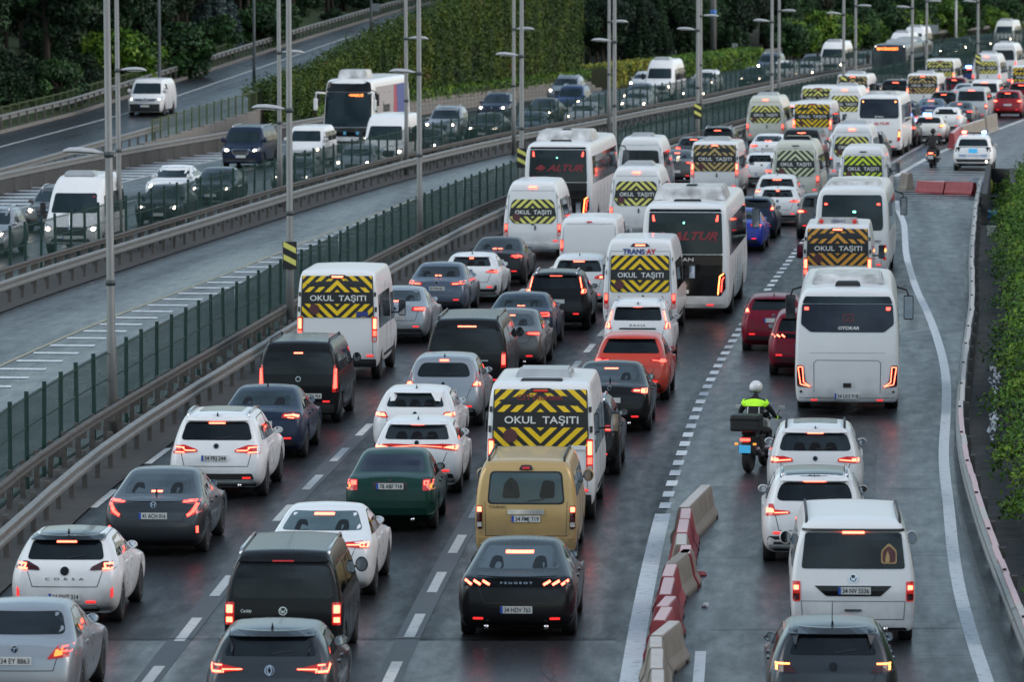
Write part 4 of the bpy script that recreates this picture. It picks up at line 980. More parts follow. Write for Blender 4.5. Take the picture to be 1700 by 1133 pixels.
class Model:
    """body mesh plus the list of its parts; parts are (name, mesh, material, parent index, location)"""
    def __init__(s, kind, body, L, W, H):
        s.kind, s.body, s.L, s.W, s.H = kind, body, L, W, H
        s.parts = []
        s.bvh = BVHTree.FromPolygons([v.co.copy() for v in body.vertices], [tuple(p.vertices) for p in body.polygons])
    def copy(s):
        m = object.__new__(Model); m.__dict__.update(s.__dict__); m.parts = list(s.parts); return m
    def add(s, name, me, mat, parent=-1, loc=(0, 0, 0), label=None, sx=1):
        s.parts.append((name, me, mat, parent, Vector(loc), label, sx)); return len(s.parts) - 1
    def cast(s, d, a, b):
        if d == 'r': o, v = Vector((a, -30, b)), Vector((0, 1, 0))
        elif d == 'f': o, v = Vector((a, 60, b)), Vector((0, -1, 0))
        elif d == 'R': o, v = Vector((30, a, b)), Vector((-1, 0, 0))
        elif d == 'L': o, v = Vector((-30, a, b)), Vector((1, 0, 0))
        else: o, v = Vector((a, b, 30)), Vector((0, 0, -1))
        h = s.bvh.ray_cast(o, v)
        return (h[0], v) if h[0] is not None else (None, v)
    def project(s, d, a, b, off):
        p, v = s.cast(d, a, b)
        if p is None:
            base = {'r': (a, 0, b), 'f': (a, s.L, b), 'R': (s.W / 2, a, b), 'L': (-s.W / 2, a, b), 't': (a, b, s.H)}[d]
            p = s.bvh.find_nearest(Vector(base))[0]
        return p - v * off
    def decal(s, d, polys, off=.008, grid=.14, skirt=.03):
        """polygons drawn in the view from side d, laid on the body"""
        bm = bmesh.new()
        for poly in polys:
            vs = [bm.verts.new((a, b, 0)) for a, b in poly]
            if len(vs) > 2: bm.faces.new(vs)
        if grid:
            xs = [v.co.x for v in bm.verts]; ys = [v.co.y for v in bm.verts]
            for c, lo, hi in (((1, 0, 0), min(xs), max(xs)), ((0, 1, 0), min(ys), max(ys))):
                n = int((hi - lo) / grid)
                for i in range(1, n + 1):
                    t = lo + (hi - lo) * i / (n + 1)
                    bmesh.ops.bisect_plane(bm, geom=list(bm.verts) + list(bm.edges) + list(bm.faces), plane_co=Vector(c) * t, plane_no=c)
        cache = {}
        for v in bm.verts:
            k = (round(v.co.x, 4), round(v.co.y, 4))
            if k not in cache: cache[k] = s.project(d, v.co.x, v.co.y, off)
            v.co = cache[k]
        if skirt:
            dirn = {'r': (0, 1, 0), 'f': (0, -1, 0), 'R': (-1, 0, 0), 'L': (1, 0, 0), 't': (0, 0, -1)}[d]
            be = [e for e in bm.edges if len(e.link_faces) == 1]
            ret = bmesh.ops.extrude_edge_only(bm, edges=be)
            bmesh.ops.translate(bm, verts=[g for g in ret['geom'] if isinstance(g, bmesh.types.BMVert)], vec=Vector(dirn) * skirt)
        bmesh.ops.recalc_face_normals(bm, faces=bm.faces)
        nv = {'r': Vector((0, -1, 0)), 'f': Vector((0, 1, 0)), 'R': Vector((1, 0, 0)), 'L': Vector((-1, 0, 0)), 't': Vector((0, 0, 1))}[d]
        bm.normal_update()
        if bm.faces and sum(f.normal.dot(nv) * f.calc_area() for f in bm.faces) < 0: bmesh.ops.reverse_faces(bm, faces=bm.faces)
        return to_mesh(bm, 'decal', False)
    def rear(s, name, polys, mat, parent=-1, off=.008, grid=.14, skirt=.03, mirror=False, d='r', label=None):
        if mirror:
            i = s.rear(name, polys, mat, parent, off, grid, skirt, d=d, label=label)
            return i, s.rear(name, [[(-a, b) for a, b in reversed(p)] for p in polys], mat, parent, off, grid, skirt, d=d, label=label)
        return s.add(name, s.decal(d, polys, off, grid, skirt), mat, parent, label=label)
def rnd(poly, r=.03, n=3):
    """round the corners of a polygon"""
    out = []; m = len(poly)
    for i in range(m):
        p0, p, p1 = Vector(poly[i - 1]), Vector(poly[i]), Vector(poly[(i + 1) % m])
        a, b = (p0 - p), (p1 - p); k = min(r, a.length * .45, b.length * .45)
        A, B = p + a.normalized() * k, p + b.normalized() * k
        for t in range(n + 1):
            u = t / n; q = A * (1 - u) ** 2 + p * 2 * u * (1 - u) + B * u * u; out.append((q.x, q.y))
    return out
def rect(x0, x1, z0, z1, r=0.0):
    p = [(x0, z0), (x1, z0), (x1, z1), (x0, z1)]
    return rnd(p, r) if r else p
def trap(w0, w1, z0, z1, r=.05): return rnd([(-w0, z0), (w0, z0), (w1, z1), (-w1, z1)], r)
def stroke(a, b, w):
    a, b = Vector(a), Vector(b); d = (b - a).normalized(); n_ = Vector((-d.y, d.x)) * w / 2
    return [tuple(a - n_), tuple(b - n_), tuple(b + n_), tuple(a + n_)]

# ---- lettering
TXT = {}
def text_polys(s, bold=0.0, shear=0.0, spacing=1.0):
    key = (s, bold, shear, spacing)
    if key in TXT: return TXT[key]
    cu = bpy.data.curves.new('t', 'FONT'); cu.body = s; cu.size = 1.0; cu.shear = shear; cu.offset = bold; cu.space_character = spacing
    cu.resolution_u = 3
    o = bpy.data.objects.new('t', cu); COL.objects.link(o)
    dg = bpy.context.evaluated_depsgraph_get(); me = bpy.data.meshes.new_from_object(o.evaluated_get(dg)); bpy.data.objects.remove(o)
    V = np.array([v.co[:2] for v in me.vertices]); F = [tuple(p.vertices) for p in me.polygons]
    mn, mx = V.min(0), V.max(0)
    TXT[key] = (V, F, mn, mx); return TXT[key]
def text_decal(model, d, s, cx, cz, h, w=None, mat=None, bold=0.0, shear=0.0, off=.022, spacing=1.0, hfull=False):
    V, F, mn, mx = text_polys(s, bold, shear, spacing)
    capn = text_polys('H', bold, 0)[3][1] - text_polys('H', bold, 0)[2][1]
    sc = h / capn; sx = (w / (mx[0] - mn[0])) if w else sc
    cxn = (mn[0] + mx[0]) / 2
    flip = -1 if d in ('f', 'L') else 1
    pts = [model.project(d, cx + flip * (x - cxn) * sx, cz + (y - capn / 2) * sc, off) for x, y in V]
    return pydata(pts, F)
def clip(poly, conv):
    out = list(poly)
    for i in range(len(conv)):
        a, b = conv[i], conv[(i + 1) % len(conv)]
        inp, out = out, []
        if not inp: return []
        def side(p): return (b[0] - a[0]) * (p[1] - a[1]) - (b[1] - a[1]) * (p[0] - a[0])
        for j in range(len(inp)):
            p, q = inp[j - 1], inp[j]; sp, sq = side(p), side(q)
            if sq >= 0:
                if sp < 0: t = sp / (sp - sq); out.append((p[0] + (q[0] - p[0]) * t, p[1] + (q[1] - p[1]) * t))
                out.append(q)
            elif sp >= 0: t = sp / (sp - sq); out.append((p[0] + (q[0] - p[0]) * t, p[1] + (q[1] - p[1]) * t))
    return out
def school_sign(m, panel, zc, band, stripe_mat, style=0, letters=True, per=.24, tw=1.28, th=.13):
    """black board with chevrons above and below a lettered band"""
    i = m.rear('school_board', [panel], M['sign_black'], off=.012, grid=.25)
    inner = [(x * .975, z) for x, z in panel]
    polys = []
    for sgn in (1, -1):
        half = [(-2, zc + sgn * band), (2, zc + sgn * band), (2, zc + sgn * 3), (-2, zc + sgn * 3)]
        if sgn < 0: half = half[::-1]
        reg = clip(half, inner)
        if len(reg) < 3: continue
        polys = []
        for side in (-1, 1):
            for n in range(-2, 14):
                # stripes run outward and away from the band's apex
                c0 = n * per; w = per * .52; sl = .95
                b0 = zc + sgn * (band + .02)
                # line: z = zc + sgn*(apex - sl*|x|)
                quad = []
                for x, t in ((0.0, 0), (1.4, 0), (1.4, 1), (0.0, 1)):
                    zz = zc + sgn * (c0 + band * .6 + t * w - sl * x) if style == 0 or sgn > 0 else zc + sgn * (c0 + band * .6 + t * w - sl * x)
                    quad.append((side * x, zz))
                ar = sum(quad[q][0] * quad[(q + 1) % 4][1] - quad[(q + 1) % 4][0] * quad[q][1] for q in range(4))
                if ar < 0: quad = quad[::-1]
                pc = clip(quad, reg)
                if len(pc) > 2: polys.append(pc)
        m.rear('upper_chevrons' if sgn > 0 else 'lower_chevrons', polys, stripe_mat, i, off=.019, grid=0, skirt=0)
    if letters:
        m.add('lettering', text_decal(m, 'r', 'OKUL', -tw * .26, zc, th, tw * .40, bold=.015, off=.026), M['letter'], i)
        m.add('lettering', text_decal(m, 'r', 'TAŞITI', tw * .255, zc, th, tw * .46, bold=.015, off=.026), M['letter'], i)
    return i
TYRE = {}
def wheel_parts(m, x, y, r, w=.22, mat='rim', face=1):
    k = (r, w)
    if k not in TYRE:
        TYRE[k] = (lathe_me([(-w / 2, r * .62), (-w / 2, r * .93), (-w * .38, r), (w * .38, r), (w / 2, r * .93), (w / 2, r * .62)], 26, 'X', 'tyre'), rim_me(r * .64, w))
    t, rim = TYRE[k]
    i = m.add('wheel', t, M['rubber'], -1, (x, y, r)); m.add('rim', rim, M[mat], i, (0, 0, 0), sx=1 if x > 0 else -1)
def rim_me(r, w):
    bm = bmesh.new()
    n = 20
    def ring(x, rr): return [bm.verts.new((x, rr * math.cos(2 * math.pi * k / n), rr * math.sin(2 * math.pi * k / n))) for k in range(n)]
    rs = [ring(w * .50, r * 1.0), ring(w * .51, r * .9), ring(w * .25, r * .84), ring(w * .2, .02)]
    for a, b in zip(rs, rs[1:]):
        for k in range(n): bm.faces.new((a[k], a[(k + 1) % n], b[(k + 1) % n], b[k]))
    bm.faces.new(rs[-1])
    for k in range(5):
        vs = box_bm(bm, w * .28, w * .44, -r * .09, r * .09, 0, r * .92, Matrix.Rotation(k * 2 * math.pi / 5, 4, 'X'))
    box_bm(bm, w * .3, w * .47, -r * .16, r * .16, -r * .16, r * .16)
    bmesh.ops.recalc_face_normals(bm, faces=bm.faces)
    return to_mesh(bm, 'rim')
def mirrors(m, y, z, w=.11, h=.085, reach=.16, side_w=None, mat=None):
    """door mirrors with glass facing backwards"""
    bm = bmesh.new(); bmesh.ops.create_uvsphere(bm, u_segments=12, v_segments=8, radius=1)
    for v in bm.verts: v.co = Vector((v.co.x * w, max(v.co.y, -.35) * .10, v.co.z * h))
    me = to_mesh(bm, 'mirror', True)
    bm = bmesh.new(); bmesh.ops.create_circle(bm, cap_ends=True, segments=12, radius=1)
    for v in bm.verts: v.co = Vector((v.co.x * w * .82, -.038, v.co.y * h * .82))
    gl = to_mesh(bm, 'mirror_glass')
    for sd in (1, -1):
        p, _ = m.cast('R' if sd > 0 else 'L', y, z); xx = abs(p.x) if p else m.W / 2
        i = m.add('mirror', me, mat, -1, (sd * (xx + reach), y, z + .02))
        m.add('mirror_glass', gl, M['mirror'], i); m.add('mirror_arm', box_me(-reach * .9 if sd > 0 else .0, 0 if sd > 0 else reach * .9, -.03, .03, -.05, -.02), M['trim'], i)
def side_panel(m, polys, mat, name='side_window', off=.006, grid=.3):
    for d in ('R', 'L'): m.rear(name, polys, mat, off=off, grid=grid, d=d)

# ---- cars -----------------------------------------------------------
def car_body(kind, L=4.4, W=1.8, H=1.48, ro=.85, wb=2.6, wr=.33, zb=.98, zbf=.92, zh=.86, yrt=.45, ywt=2.35, ycw=3.15, zd=1.02, yd=.95, wt=.70, tuck=.10, g=.19):
    hw = W / 2; yr, yf = ro, ro + wb; a, b = wr * 1.28, wr * .62; arch = 2 * wr + .075
    ylow = [0, .16, yr - a, yr - b, yr + b, yr + a, (yr + a + yf - a) / 2, yf - a, yf - b, yf + b, yf + a, L - .16, L]
    n = 13; mid = 6
    if kind == 'sedan':
        ytop = [.12, .32, yd, yrt, 0, 0, 0, ywt, ycw, 0, 0, L - .3, L - .16]
        for q in (4, 5, 6): ytop[q] = yrt + (ywt - yrt) * (q - 3) / 4
        base = {0, 1, 2}
    else:
        ytop = [yrt, yrt + .16, 0, 0, 0, 0, 0, ywt, ycw, 0, 0, L - .3, L - .16]
        for q in range(2, 7): ytop[q] = yrt + .16 + (ywt - yrt - .16) * (q - 1) / 6
        base = set()
    for q in (9, 10): ytop[q] = ycw + (L - .3 - ycw) * (q - 8) / 3
    cols = []
    for i in range(n):
        y = ylow[i]; e = .88 if i in (0, 12) else (.975 if i in (1, 11) else 1.0)
        er = 1 if i == 0 else 0; ef = 1 if i == 12 else 0
        inarch = i in (3, 4, 8, 9)
        z0 = arch - .01 if inarch else g + (.06 if er or ef else 0); z1 = arch if inarch else g + .1
        z2 = max(.5, arch + .09) if inarch else .5
        z3 = max(.74, arch + .14) if inarch else .74
        belt = zb + (zbf - zb) * min(1, max(0, (y - .3) / (ycw - .3)))
        hood = i >= 8; deck = i in base
        zhood = zh + (zbf - .0 - zh) * max(0, min(1, (L - .25 - ytop[i]) / (L - .25 - ycw))) if hood else 0
        if i == 12: zhood -= .17
        c = [(y + er * .22 - ef * .2, z0, hw * .84 * e), (y + er * .03 - ef * .03, z1, hw * .965 * e), (y, z2, hw * 1.0 * e), (y + er * .03 - ef * .04, z3, hw * .995 * e)]
        if hood:
            zz = zhood
            c += [(ytop[i] * .6 + y * .4, min(belt, zz) - .06, hw * .95 * e), (ytop[i], zz, hw * .86 * e), (ytop[i], zz + .015, hw * .62 * e)]
        elif deck:
            zz = zd if i else zd - .05
            c += [(y * .5 + ytop[i] * .5 if i else .07, zz - .07, hw * .95 * e), (ytop[i], zz, hw * .88 * e), (ytop[i], zz + .01, hw * .66 * e)]
        else:
            yb = y + er * tuck
            if kind != 'sedan' and i == 0: yb = tuck
            top = H
            if i in (0,) : top = H - .05
            if i == 1: top = H - .015
            if kind == 'sedan' and i == 3: top = H - .04
            if i == 7: top = H - .05
            rw = wt * (.97 if i < 2 else 1) * (.97 if i == 7 else 1)
            c += [(yb * .75 + ytop[i] * .25 if i else yb, belt, hw * .945 * e), (ytop[i] - (0.03 if i == 0 else 0), top - .10, hw * (rw + .06)), (ytop[i], top, hw * (rw - .08))]
        cols.append(c)
    return cage_mesh(cols, [-1, -.86, -.45, 0, .45, .86, 1], .07, .14, .035, 2, (L, W, H, g - .02), ({7: .10, 8: .14}, 5))
GLASS_SIDE = {}
def car_model(kind, paintable=True, **k):
    d = dict(L=4.4, W=1.8, H=1.48, ro=.85, wb=2.6, wr=.33, zb=.98, zbf=.92, zh=.86, yrt=.45, ywt=2.35, ycw=3.15, zd=1.02, yd=.95, wt=.70, tuck=.10, g=.19); d.update(k)
    m = Model(kind, car_body(kind, **d), d['L'], d['W'], d['H']); hw = d['W'] / 2; H = d['H']; m.d = d
    z0 = d['zb'] + .04; z1 = H - .12
    # side glass
    ys = d['yrt'] + (.35 if kind != 'sedan' else .05); ye = d['ywt'] + .0
    if kind == 'sedan': poly = [(d['yd'] + .35, z0), (d['ycw'] - .28, d['zbf'] + .05), (ye - .02, z1 + .02), (ys + .25, z1 + .02)]
    else: poly = [(d['tuck'] + .45, z0 + .03), (d['ycw'] - .28, d['zbf'] + .05), (ye - .02, z1 + .02), (ys + .1, z1)]
    side_panel(m, [rnd(poly, .05)], M['glass'])
    yb_ = (poly[0][0] + poly[1][0]) / 2 + .12
    side_panel(m, [[(yb_ - .05, z0 + .01), (yb_ + .05, z0 + .01), (yb_ + .02, z1), (yb_ - .06, z1)]], M['gloss'], 'door_pillar', .011)
    # windscreen
    m.rear('windscreen', [rnd([(-hw * .80, d['zbf'] + .06), (hw * .80, d['zbf'] + .06), (hw * .655, H - .085), (-hw * .655, H - .085)], .07)], M['glass_teal'], d='f', off=.006)
    # wheel arch lips, sill, wheels
    for y in (d['ro'], d['ro'] + d['wb']):
        for sd in (1, -1): wheel_parts(m, sd * (hw - .135), y, d['wr'])
    # shut lines and handles
    zt = d['zb']
    for yy in (d['ro'] + d['wr'] * 1.35, yb_ + .02, d['ycw'] - .15): side_panel(m, [[(yy, .32), (yy + .012, .32), (yy + .012, zt), (yy, zt)]], M['seam'], 'door_gap', .004)
    for yy in (d['ro'] + .62, yb_ + .25): side_panel(m, [rect(yy, yy + .17, zt - .13, zt - .09, .01)], 'body', 'door_handle', .03)
    side_panel(m, [[(d['ro'] + d['wr'] * 1.3, d['g'] + .0), (d['ro'] + d['wb'] - d['wr'] * 1.3, d['g'] + .0), (d['ro'] + d['wb'] - d['wr'] * 1.3, d['g'] + .09), (d['ro'] + d['wr'] * 1.3, d['g'] + .09)]], M['trim'], 'sill', .006)
    mirrors(m, d['ycw'] - .22, d['zbf'] + .06, w=.095, h=.07, reach=.09, mat='body')
    return m
def plate(m, x, z, d='r', police=False, wid=.50, hgt=.112, text=None):
    y = min((m.project(d, x + a, z + b, 0).y for a in (-wid / 2, 0, wid / 2) for b in (-hgt / 2, hgt / 2)), default=0) if d == 'r' else max(m.project(d, x + a, z + b, 0).y for a in (-wid / 2, 0, wid / 2) for b in (-hgt / 2, hgt / 2))
    s = -1 if d == 'r' else 1; y += s * .012
    bm = bmesh.new(); box_bm(bm, -wid / 2, wid / 2, -.006, .006, -hgt / 2, hgt / 2)
    i = m.add('number_plate', to_mesh(bm), M['plate_police'] if police else M['plate'], -1, (x, y, z))
    if not police:
        e = .04
        x0, x1 = (-wid / 2, -wid / 2 + e) if d == 'r' else (wid / 2 - e, wid / 2)
        m.add('country_band', pydata([(x0, s * .009, -hgt / 2), (x1, s * .009, -hgt / 2), (x1, s * .009, hgt / 2), (x0, s * .009, hgt / 2)], [(0, 1, 2, 3)]), M['plate_blue'], i)
    if text:
        V, F, mn, mx = text_polys(text, .012, 0, 1.0); cap = text_polys('H', .012)[3][1]; h_ = hgt * .66; sc = h_ / cap; sx = (wid - .09) / (mx[0] - mn[0]); c = (mn[0] + mx[0]) / 2
        m.add('plate_lettering', pydata([(.02 + (a - c) * sx, -.010, (b - cap / 2) * sc) for a, b in V], F), M['ink'], i)
    return i
def disc(r, n=14): return [(r * math.cos(2 * math.pi * k / n), r * math.sin(2 * math.pi * k / n)) for k in range(n)]
def emblem(m, z, r=.055, mat='chrome', kind='disc', x=0, d='r', sq=1.0):
    c = [(x + a, z + b * sq) for a, b in disc(r)]
    if kind == 'disc': return m.rear('emblem', [c], M[mat], off=.014, grid=0, d=d)
    i = m.rear('emblem', [c], M[mat], off=.012, grid=0, d=d)
    m.rear('emblem_centre', [[(x + a * .78, z + b * .78 * sq) for a, b in disc(r)]], M['gloss'], i, off=.018, grid=0, skirt=0, d=d)
    if kind == 'vw': m.rear('emblem_letters', [stroke((x - r * .55, z + r * .45), (x - r * .2, z - r * .5), r * .18), stroke((x - r * .2, z - r * .5), (x, z + .1 * r), r * .18), stroke((x, z + .1 * r), (x + r * .2, z - r * .5), r * .18), stroke((x + r * .2, z - r * .5), (x + r * .55, z + r * .45), r * .18)], M[mat], i, off=.022, grid=0, skirt=0, d=d)
    if kind == 'renault': m.rear('emblem_letters', [stroke((x, z + r), (x - r * .5, z), r * .25), stroke((x - r * .5, z), (x, z - r), r * .25), stroke((x, z - r), (x + r * .5, z), r * .25), stroke((x + r * .5, z), (x, z + r), r * .25)], M[mat], i, off=.022, grid=0, skirt=0, d=d)
    if kind == 'h': m.rear('emblem_letters', [stroke((x - r * .42, z - r * .6), (x - r * .5, z + r * .6), r * .22), stroke((x + r * .42, z - r * .6), (x + r * .5, z + r * .6), r * .22), stroke((x - r * .4, z), (x + r * .4, z), r * .2)], M[mat], i, off=.022, grid=0, skirt=0, d=d)
    if kind == 'toyota': m.rear('emblem_letters', [stroke((x - r * .55, z + r * .2), (x + r * .55, z + r * .2), r * .16), stroke((x, z + r * .4), (x, z - r * .6), r * .16)], M[mat], i, off=.022, grid=0, skirt=0, d=d)
    return i
def roof_bits(m, rails=False, fin=True, y0=.9, y1=2.6, x=.56, panel=False, mat='chrome'):
    H = m.H
    if fin:
        z = m.project('t', 0, y0 - .25, 0).z
        bm = bmesh.new(); vs = [bm.verts.new(p) for p in ((-.02, -.04, 0), (.02, -.04, 0), (.015, .16, 0), (-.015, .16, 0), (0, -.05, .09))]
        for f in ((0, 1, 4), (1, 2, 4), (2, 3, 4), (3, 0, 4), (3, 2, 1, 0)): bm.faces.new([vs[q] for q in f])
        m.add('antenna', to_mesh(bm), M['gloss'], -1, (0, y0 - .25, z - .005))
    if rails:
        for sd in (1, -1):
            pts = []
            for t in (0, .06, .3, .6, .94, 1):
                y = y0 - .15 + (y1 - y0) * t; p = m.project('t', sd * x, y, 0); pts.append((sd * x, y, p.z + (-.01 if t in (0, 1) else .055)))
            m.add('roof_rail', tube_me(pts, .022, 8), M[mat])
    if panel:
        m.rear('glass_roof', [rect(-.42, .42, y0 + .25, y1 - .2, .06)], M['gloss'], d='t', off=.006)
def rear_glass(m, poly, mat='glass', wiper=True, heater=False, brake=None, brake_lit=True):
    i = m.rear('rear_window', [poly], M[mat], off=.007, grid=.12)
    zs = [p[1] for p in poly]
    if wiper: m.rear('wiper', [stroke((0.02, min(zs) + .03), (.32, min(zs) + .07), .014)], M['trim'], i, off=.02, grid=0, skirt=.004)
    if brake:
        x, z, h = brake; m.rear('high_brake_lamp', [rect(-x, x, z, z + h, .006)], M['lit_hot' if brake_lit else 'lamp'], off=.022, grid=.1)
    return i
def lamps(m, lens, lit, extra=(), lens_mat='lamp', lit_mat='lit', off=.014):
    for sgn in (1, -1):
        fl = lambda ps: [p if sgn > 0 else [(-a, b) for a, b in reversed(p)] for p in ps]
        i = m.rear('tail_lamp', fl(lens), M[lens_mat], off=off, grid=.09)
        if lit: m.rear('lamp_light', fl(lit), M[lit_mat], i, off=off + .008, grid=.09, skirt=0)
        for nm, ps, mt in extra: m.rear(nm, fl(ps), M[mt], i, off=off + .007, grid=.09, skirt=0)
def bumper(m, z0, z1, w, mat='trim', refl=True, zr=None, xr=None, exhaust=False, diffuser=False):
    m.rear('lower_bumper', [rnd([(-w, z0), (w, z0), (w * .97, z1), (-w * .97, z1)], .05)], M[mat], off=.007)
    if refl:
        x = xr or w * .78; z = zr or z1 + .04
        m.rear('reflector', [rect(x - .09, x + .07, z, z + .035, .01)], M['lit_dim'], off=.013, grid=.1, mirror=True)
    if exhaust:
        for sd in ((1, -1) if exhaust == 2 else (1,)):
            m.add('exhaust_pipe', lathe_me([(0, .038), (.12, .04), (.12, .03), (.02, .028)], 12, 'Y'), M['chrome'], -1, (sd * w * .6, -.02, z0 + .03))
def tailgate(m, w0, w1, z0, z1):
    """shut line of the boot or tailgate"""
    s = [stroke((-w0, z0), (w0, z0), .012), stroke((-w0, z0), (-w1, z1), .012), stroke((w0, z0), (w1, z1), .012)]
    m.rear('tailgate_gap', s, M['seam'], off=.004, grid=.2, skirt=0)
def front_face(m, z_lamp=.68, x0=.45, x1=.80, h=.11, on=True, grille=(.34, .42, .66), mat='head', slant=.04, plate_z=.42, chromeg=False):
    """head lamps, grille, intakes and front plate"""
    for sgn in (1, -1):
        P_ = [[(x0, z_lamp - h * .4), (x1 - .04, z_lamp - h * .5), (x1 + .02, z_lamp + h * .5 + slant), (x0 + .03, z_lamp + h * .35)]]
        P_ = [rnd(p, .03) for p in P_]
        C_ = [[((x0 + x1) / 2 + .03 + .055 * math.cos(t), z_lamp + .0 + .05 * math.sin(t)) for t in [2 * math.pi * k / 10 for k in range(10)]]]
        fl = lambda ps: [p if sgn > 0 else [(-a, b) for a, b in reversed(p)] for p in ps]
        i = m.rear('head_lamp', fl(P_), M['headlens'], off=.012, d='f', grid=.1)
        if on: m.rear('lamp_light', fl(C_), M[mat], i, off=.022, d='f', grid=0, skirt=0)
        m.rear('fog_intake', fl([rnd([(x1 - .22, .36), (x1 - .02, .36), (x1 - .03, .5), (x1 - .2, .46)], .02)]), M['trim'], off=.01, d='f', grid=.1)
    gw, g0, g1 = grille
    i = m.rear('grille', [rnd([(-gw * .85, g0), (gw * .85, g0), (gw, g1), (-gw, g1)], .04)], M['grille'], off=.01, d='f')
    m.rear('grille_bar', [rect(-gw * .9, gw * .9, g0 + (g1 - g0) * t, g0 + (g1 - g0) * t + .012) for t in (.3, .6, .85)], M['chrome' if chromeg else 'darkrim'], i, off=.016, d='f', grid=0, skirt=0)
    m.rear('lower_intake', [rnd([(-.5, .26), (.5, .26), (.42, .36), (-.42, .36)], .03)], M['trim'], off=.009, d='f')
    emblem(m, g1 + .03, .05, 'chrome', 'disc', d='f')
    plate(m, 0, plate_z, 'f')

MODELS = {}
def model(name):
    def deco(fn): MODELS[name] = fn; return fn
    return deco
CACHE = {}
def get_model(name):
    if name not in CACHE: CACHE[name] = MODELS[name]()
    return CACHE[name]
VC = [0]
def place(name, mk, color, cx, s, label, cat, group=None, ptxt=None, facing=1, dh=0.0, z=0.0, plate_at=None, police=False, texts=(), X=None, Y=None, lit=True, extra=None):
    """stand a copy of the model on the road; facing=-1 drives towards the camera"""
    m = get_model(mk)
    if ptxt or texts or extra:
        m = m.copy()
        if ptxt and plate_at: plate(m, plate_at[0], plate_at[1], text=ptxt)
        for t in texts: m.add('lettering', text_decal(m, *t[0], **t[1]), M[t[2]])
        if extra: extra(m)
    p = at_scale(cx, s, z) if X is None else Vector((X, Y, z))
    hd = heading(p.y) + dh
    if facing > 0: loc, rz = p, hd
    else:
        rz = hd + math.pi; f = Vector((-math.sin(rz), math.cos(rz), 0)); loc = p - f * m.L
    root = empty(name, loc, rz); tag(root, label, cat, group)
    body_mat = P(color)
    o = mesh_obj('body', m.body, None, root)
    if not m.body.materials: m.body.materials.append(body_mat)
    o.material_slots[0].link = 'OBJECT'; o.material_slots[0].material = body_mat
    objs = []
    for nm, me, mt, par, lc, lb, sx in m.parts:
        mat = body_mat if mt == 'body' else mt
        if not me.materials: me.materials.append(mat)
        q = bpy.data.objects.new(nm, me); COL.objects.link(q)
        q.parent = root if par < 0 else objs[par]; q.location = lc
        if sx != 1: q.scale = (sx, 1, 1)
        if mt == 'body' or me.materials[0] is not mat: q.material_slots[0].link = 'OBJECT'; q.material_slots[0].material = mat
        if lb: q['label'] = lb
        objs.append(q)
    return root

def van_body(kind, L, W, H, ro, wb, wr, g=.36, wt=.86, wc=.93, belt=1.4, lean_r=.08, hoodz=1.12, cowl=1.30, wsl=.75, lean_f=.3, rr=.055, camber=.03, H0=None, rsh=.0):
    hw = W / 2; yr, yf = ro, ro + wb; a, b = wr * 1.25, wr * .62; arch = 2 * wr + .06
    ylow = [0, rr, yr - a, yr - b, yr + b, yr + a, (yr + a + yf - a) / 2, yf - a, yf - b, yf + b, yf + a, L - .12, L]
    cols = []
    for i in range(13):
        y = ylow[i]; e = (.965 if kind == 'bus' else .955) if i in (0, 12) else 1.0
        if i == 12 and kind != 'bus': e = .86
        if i == 11 and kind != 'bus': e = .95
        er = 1 if i == 0 else 0; ef = 1 if i == 12 else 0
        ina = i in (3, 4, 8, 9)
        z0 = arch if ina else g; z1 = arch + .01 if ina else g + .07
        z2 = max(.72 if kind != 'low' else .6, arch + .07); z3 = max(1.0 if kind != 'low' else .82, arch + .16)
        zt, yt, zc_, yc, wtt, wcc = H, y, H - (.30 if H > 2.3 else .22), y, wt, wc
        b_ = belt; yb = y; wb_ = .99
        if kind == 'bus':
            zt = H; zc_ = H - .22
            if i == 0: yt = lean_r + .06; yc = lean_r; zt = H - .05
            if i == 1: yt = lean_r + .2; yc = lean_r + rr
            if i == 12: yt = L - lean_f - .1; yc = L - lean_f; yb = L - lean_f * .35; zt = H - .08
            if i == 11: yt = L - lean_f - .3; yc = L - lean_f - .12; yb = L - .12 - lean_f * .3
        else:
            if i == 0: yt = lean_r + .05; yc = lean_r; yb = lean_r * .35; zt = H - .045 - rsh
            if i == 1: yt = lean_r + .22; yc = lean_r + rr; yb = lean_r * .35 + rr; zt = H - rsh * .3
            if i == 7: zt = H; yt = y - (.15 if kind == 'van' else .0)
            if i == 8:
                yt = yf + .12 - wsl * .6; zt = H - (.28 if kind == 'van' else .05); yc = yt + .12; zc_ = zt - .20; wtt = wt * .97
            if i == 9: yt = yf + .15 + (.32 if kind == 'van' else .15); zt = cowl; yc = yt; zc_ = cowl - .04; b_ = cowl - .10; wtt, wcc = .78, .90
            if i == 10: yt = yc = min(L - .3, yf + a + .12); zt = (cowl + hoodz) / 2 + .01; zc_ = zt - .04; b_ = zt - .12; wtt, wcc = .74, .88
            if i == 11: yt = yc = L - .22; zt = hoodz; zc_ = hoodz - .05; b_ = hoodz - .12; wtt, wcc = .72, .86
            if i == 12: yt = yc = L - .10; zt = hoodz - .12; zc_ = hoodz - .17; b_ = hoodz - .24; wtt, wcc = .80, .9; z3 = min(z3, .84)
        cols.append([(y + er * .06 - ef * .05, z0, hw * .93 * e), (y, z1, hw * .985 * e), (y, z2, hw * e), (y, z3, hw * e), (yb, b_, hw * wb_ * e), (yc, zc_, hw * wcc * e), (yt, zt, hw * wtt * e)])
    ws = {8: .08, 9: .16} if kind != 'bus' else {}
    return cage_mesh(cols, [-1, -.93, -.5, 0, .5, .93, 1], .03 if kind != 'bus' else .05, .12 if kind != 'bus' else .16, camber, 2, (L, W, H, g - .01), (ws, 5))

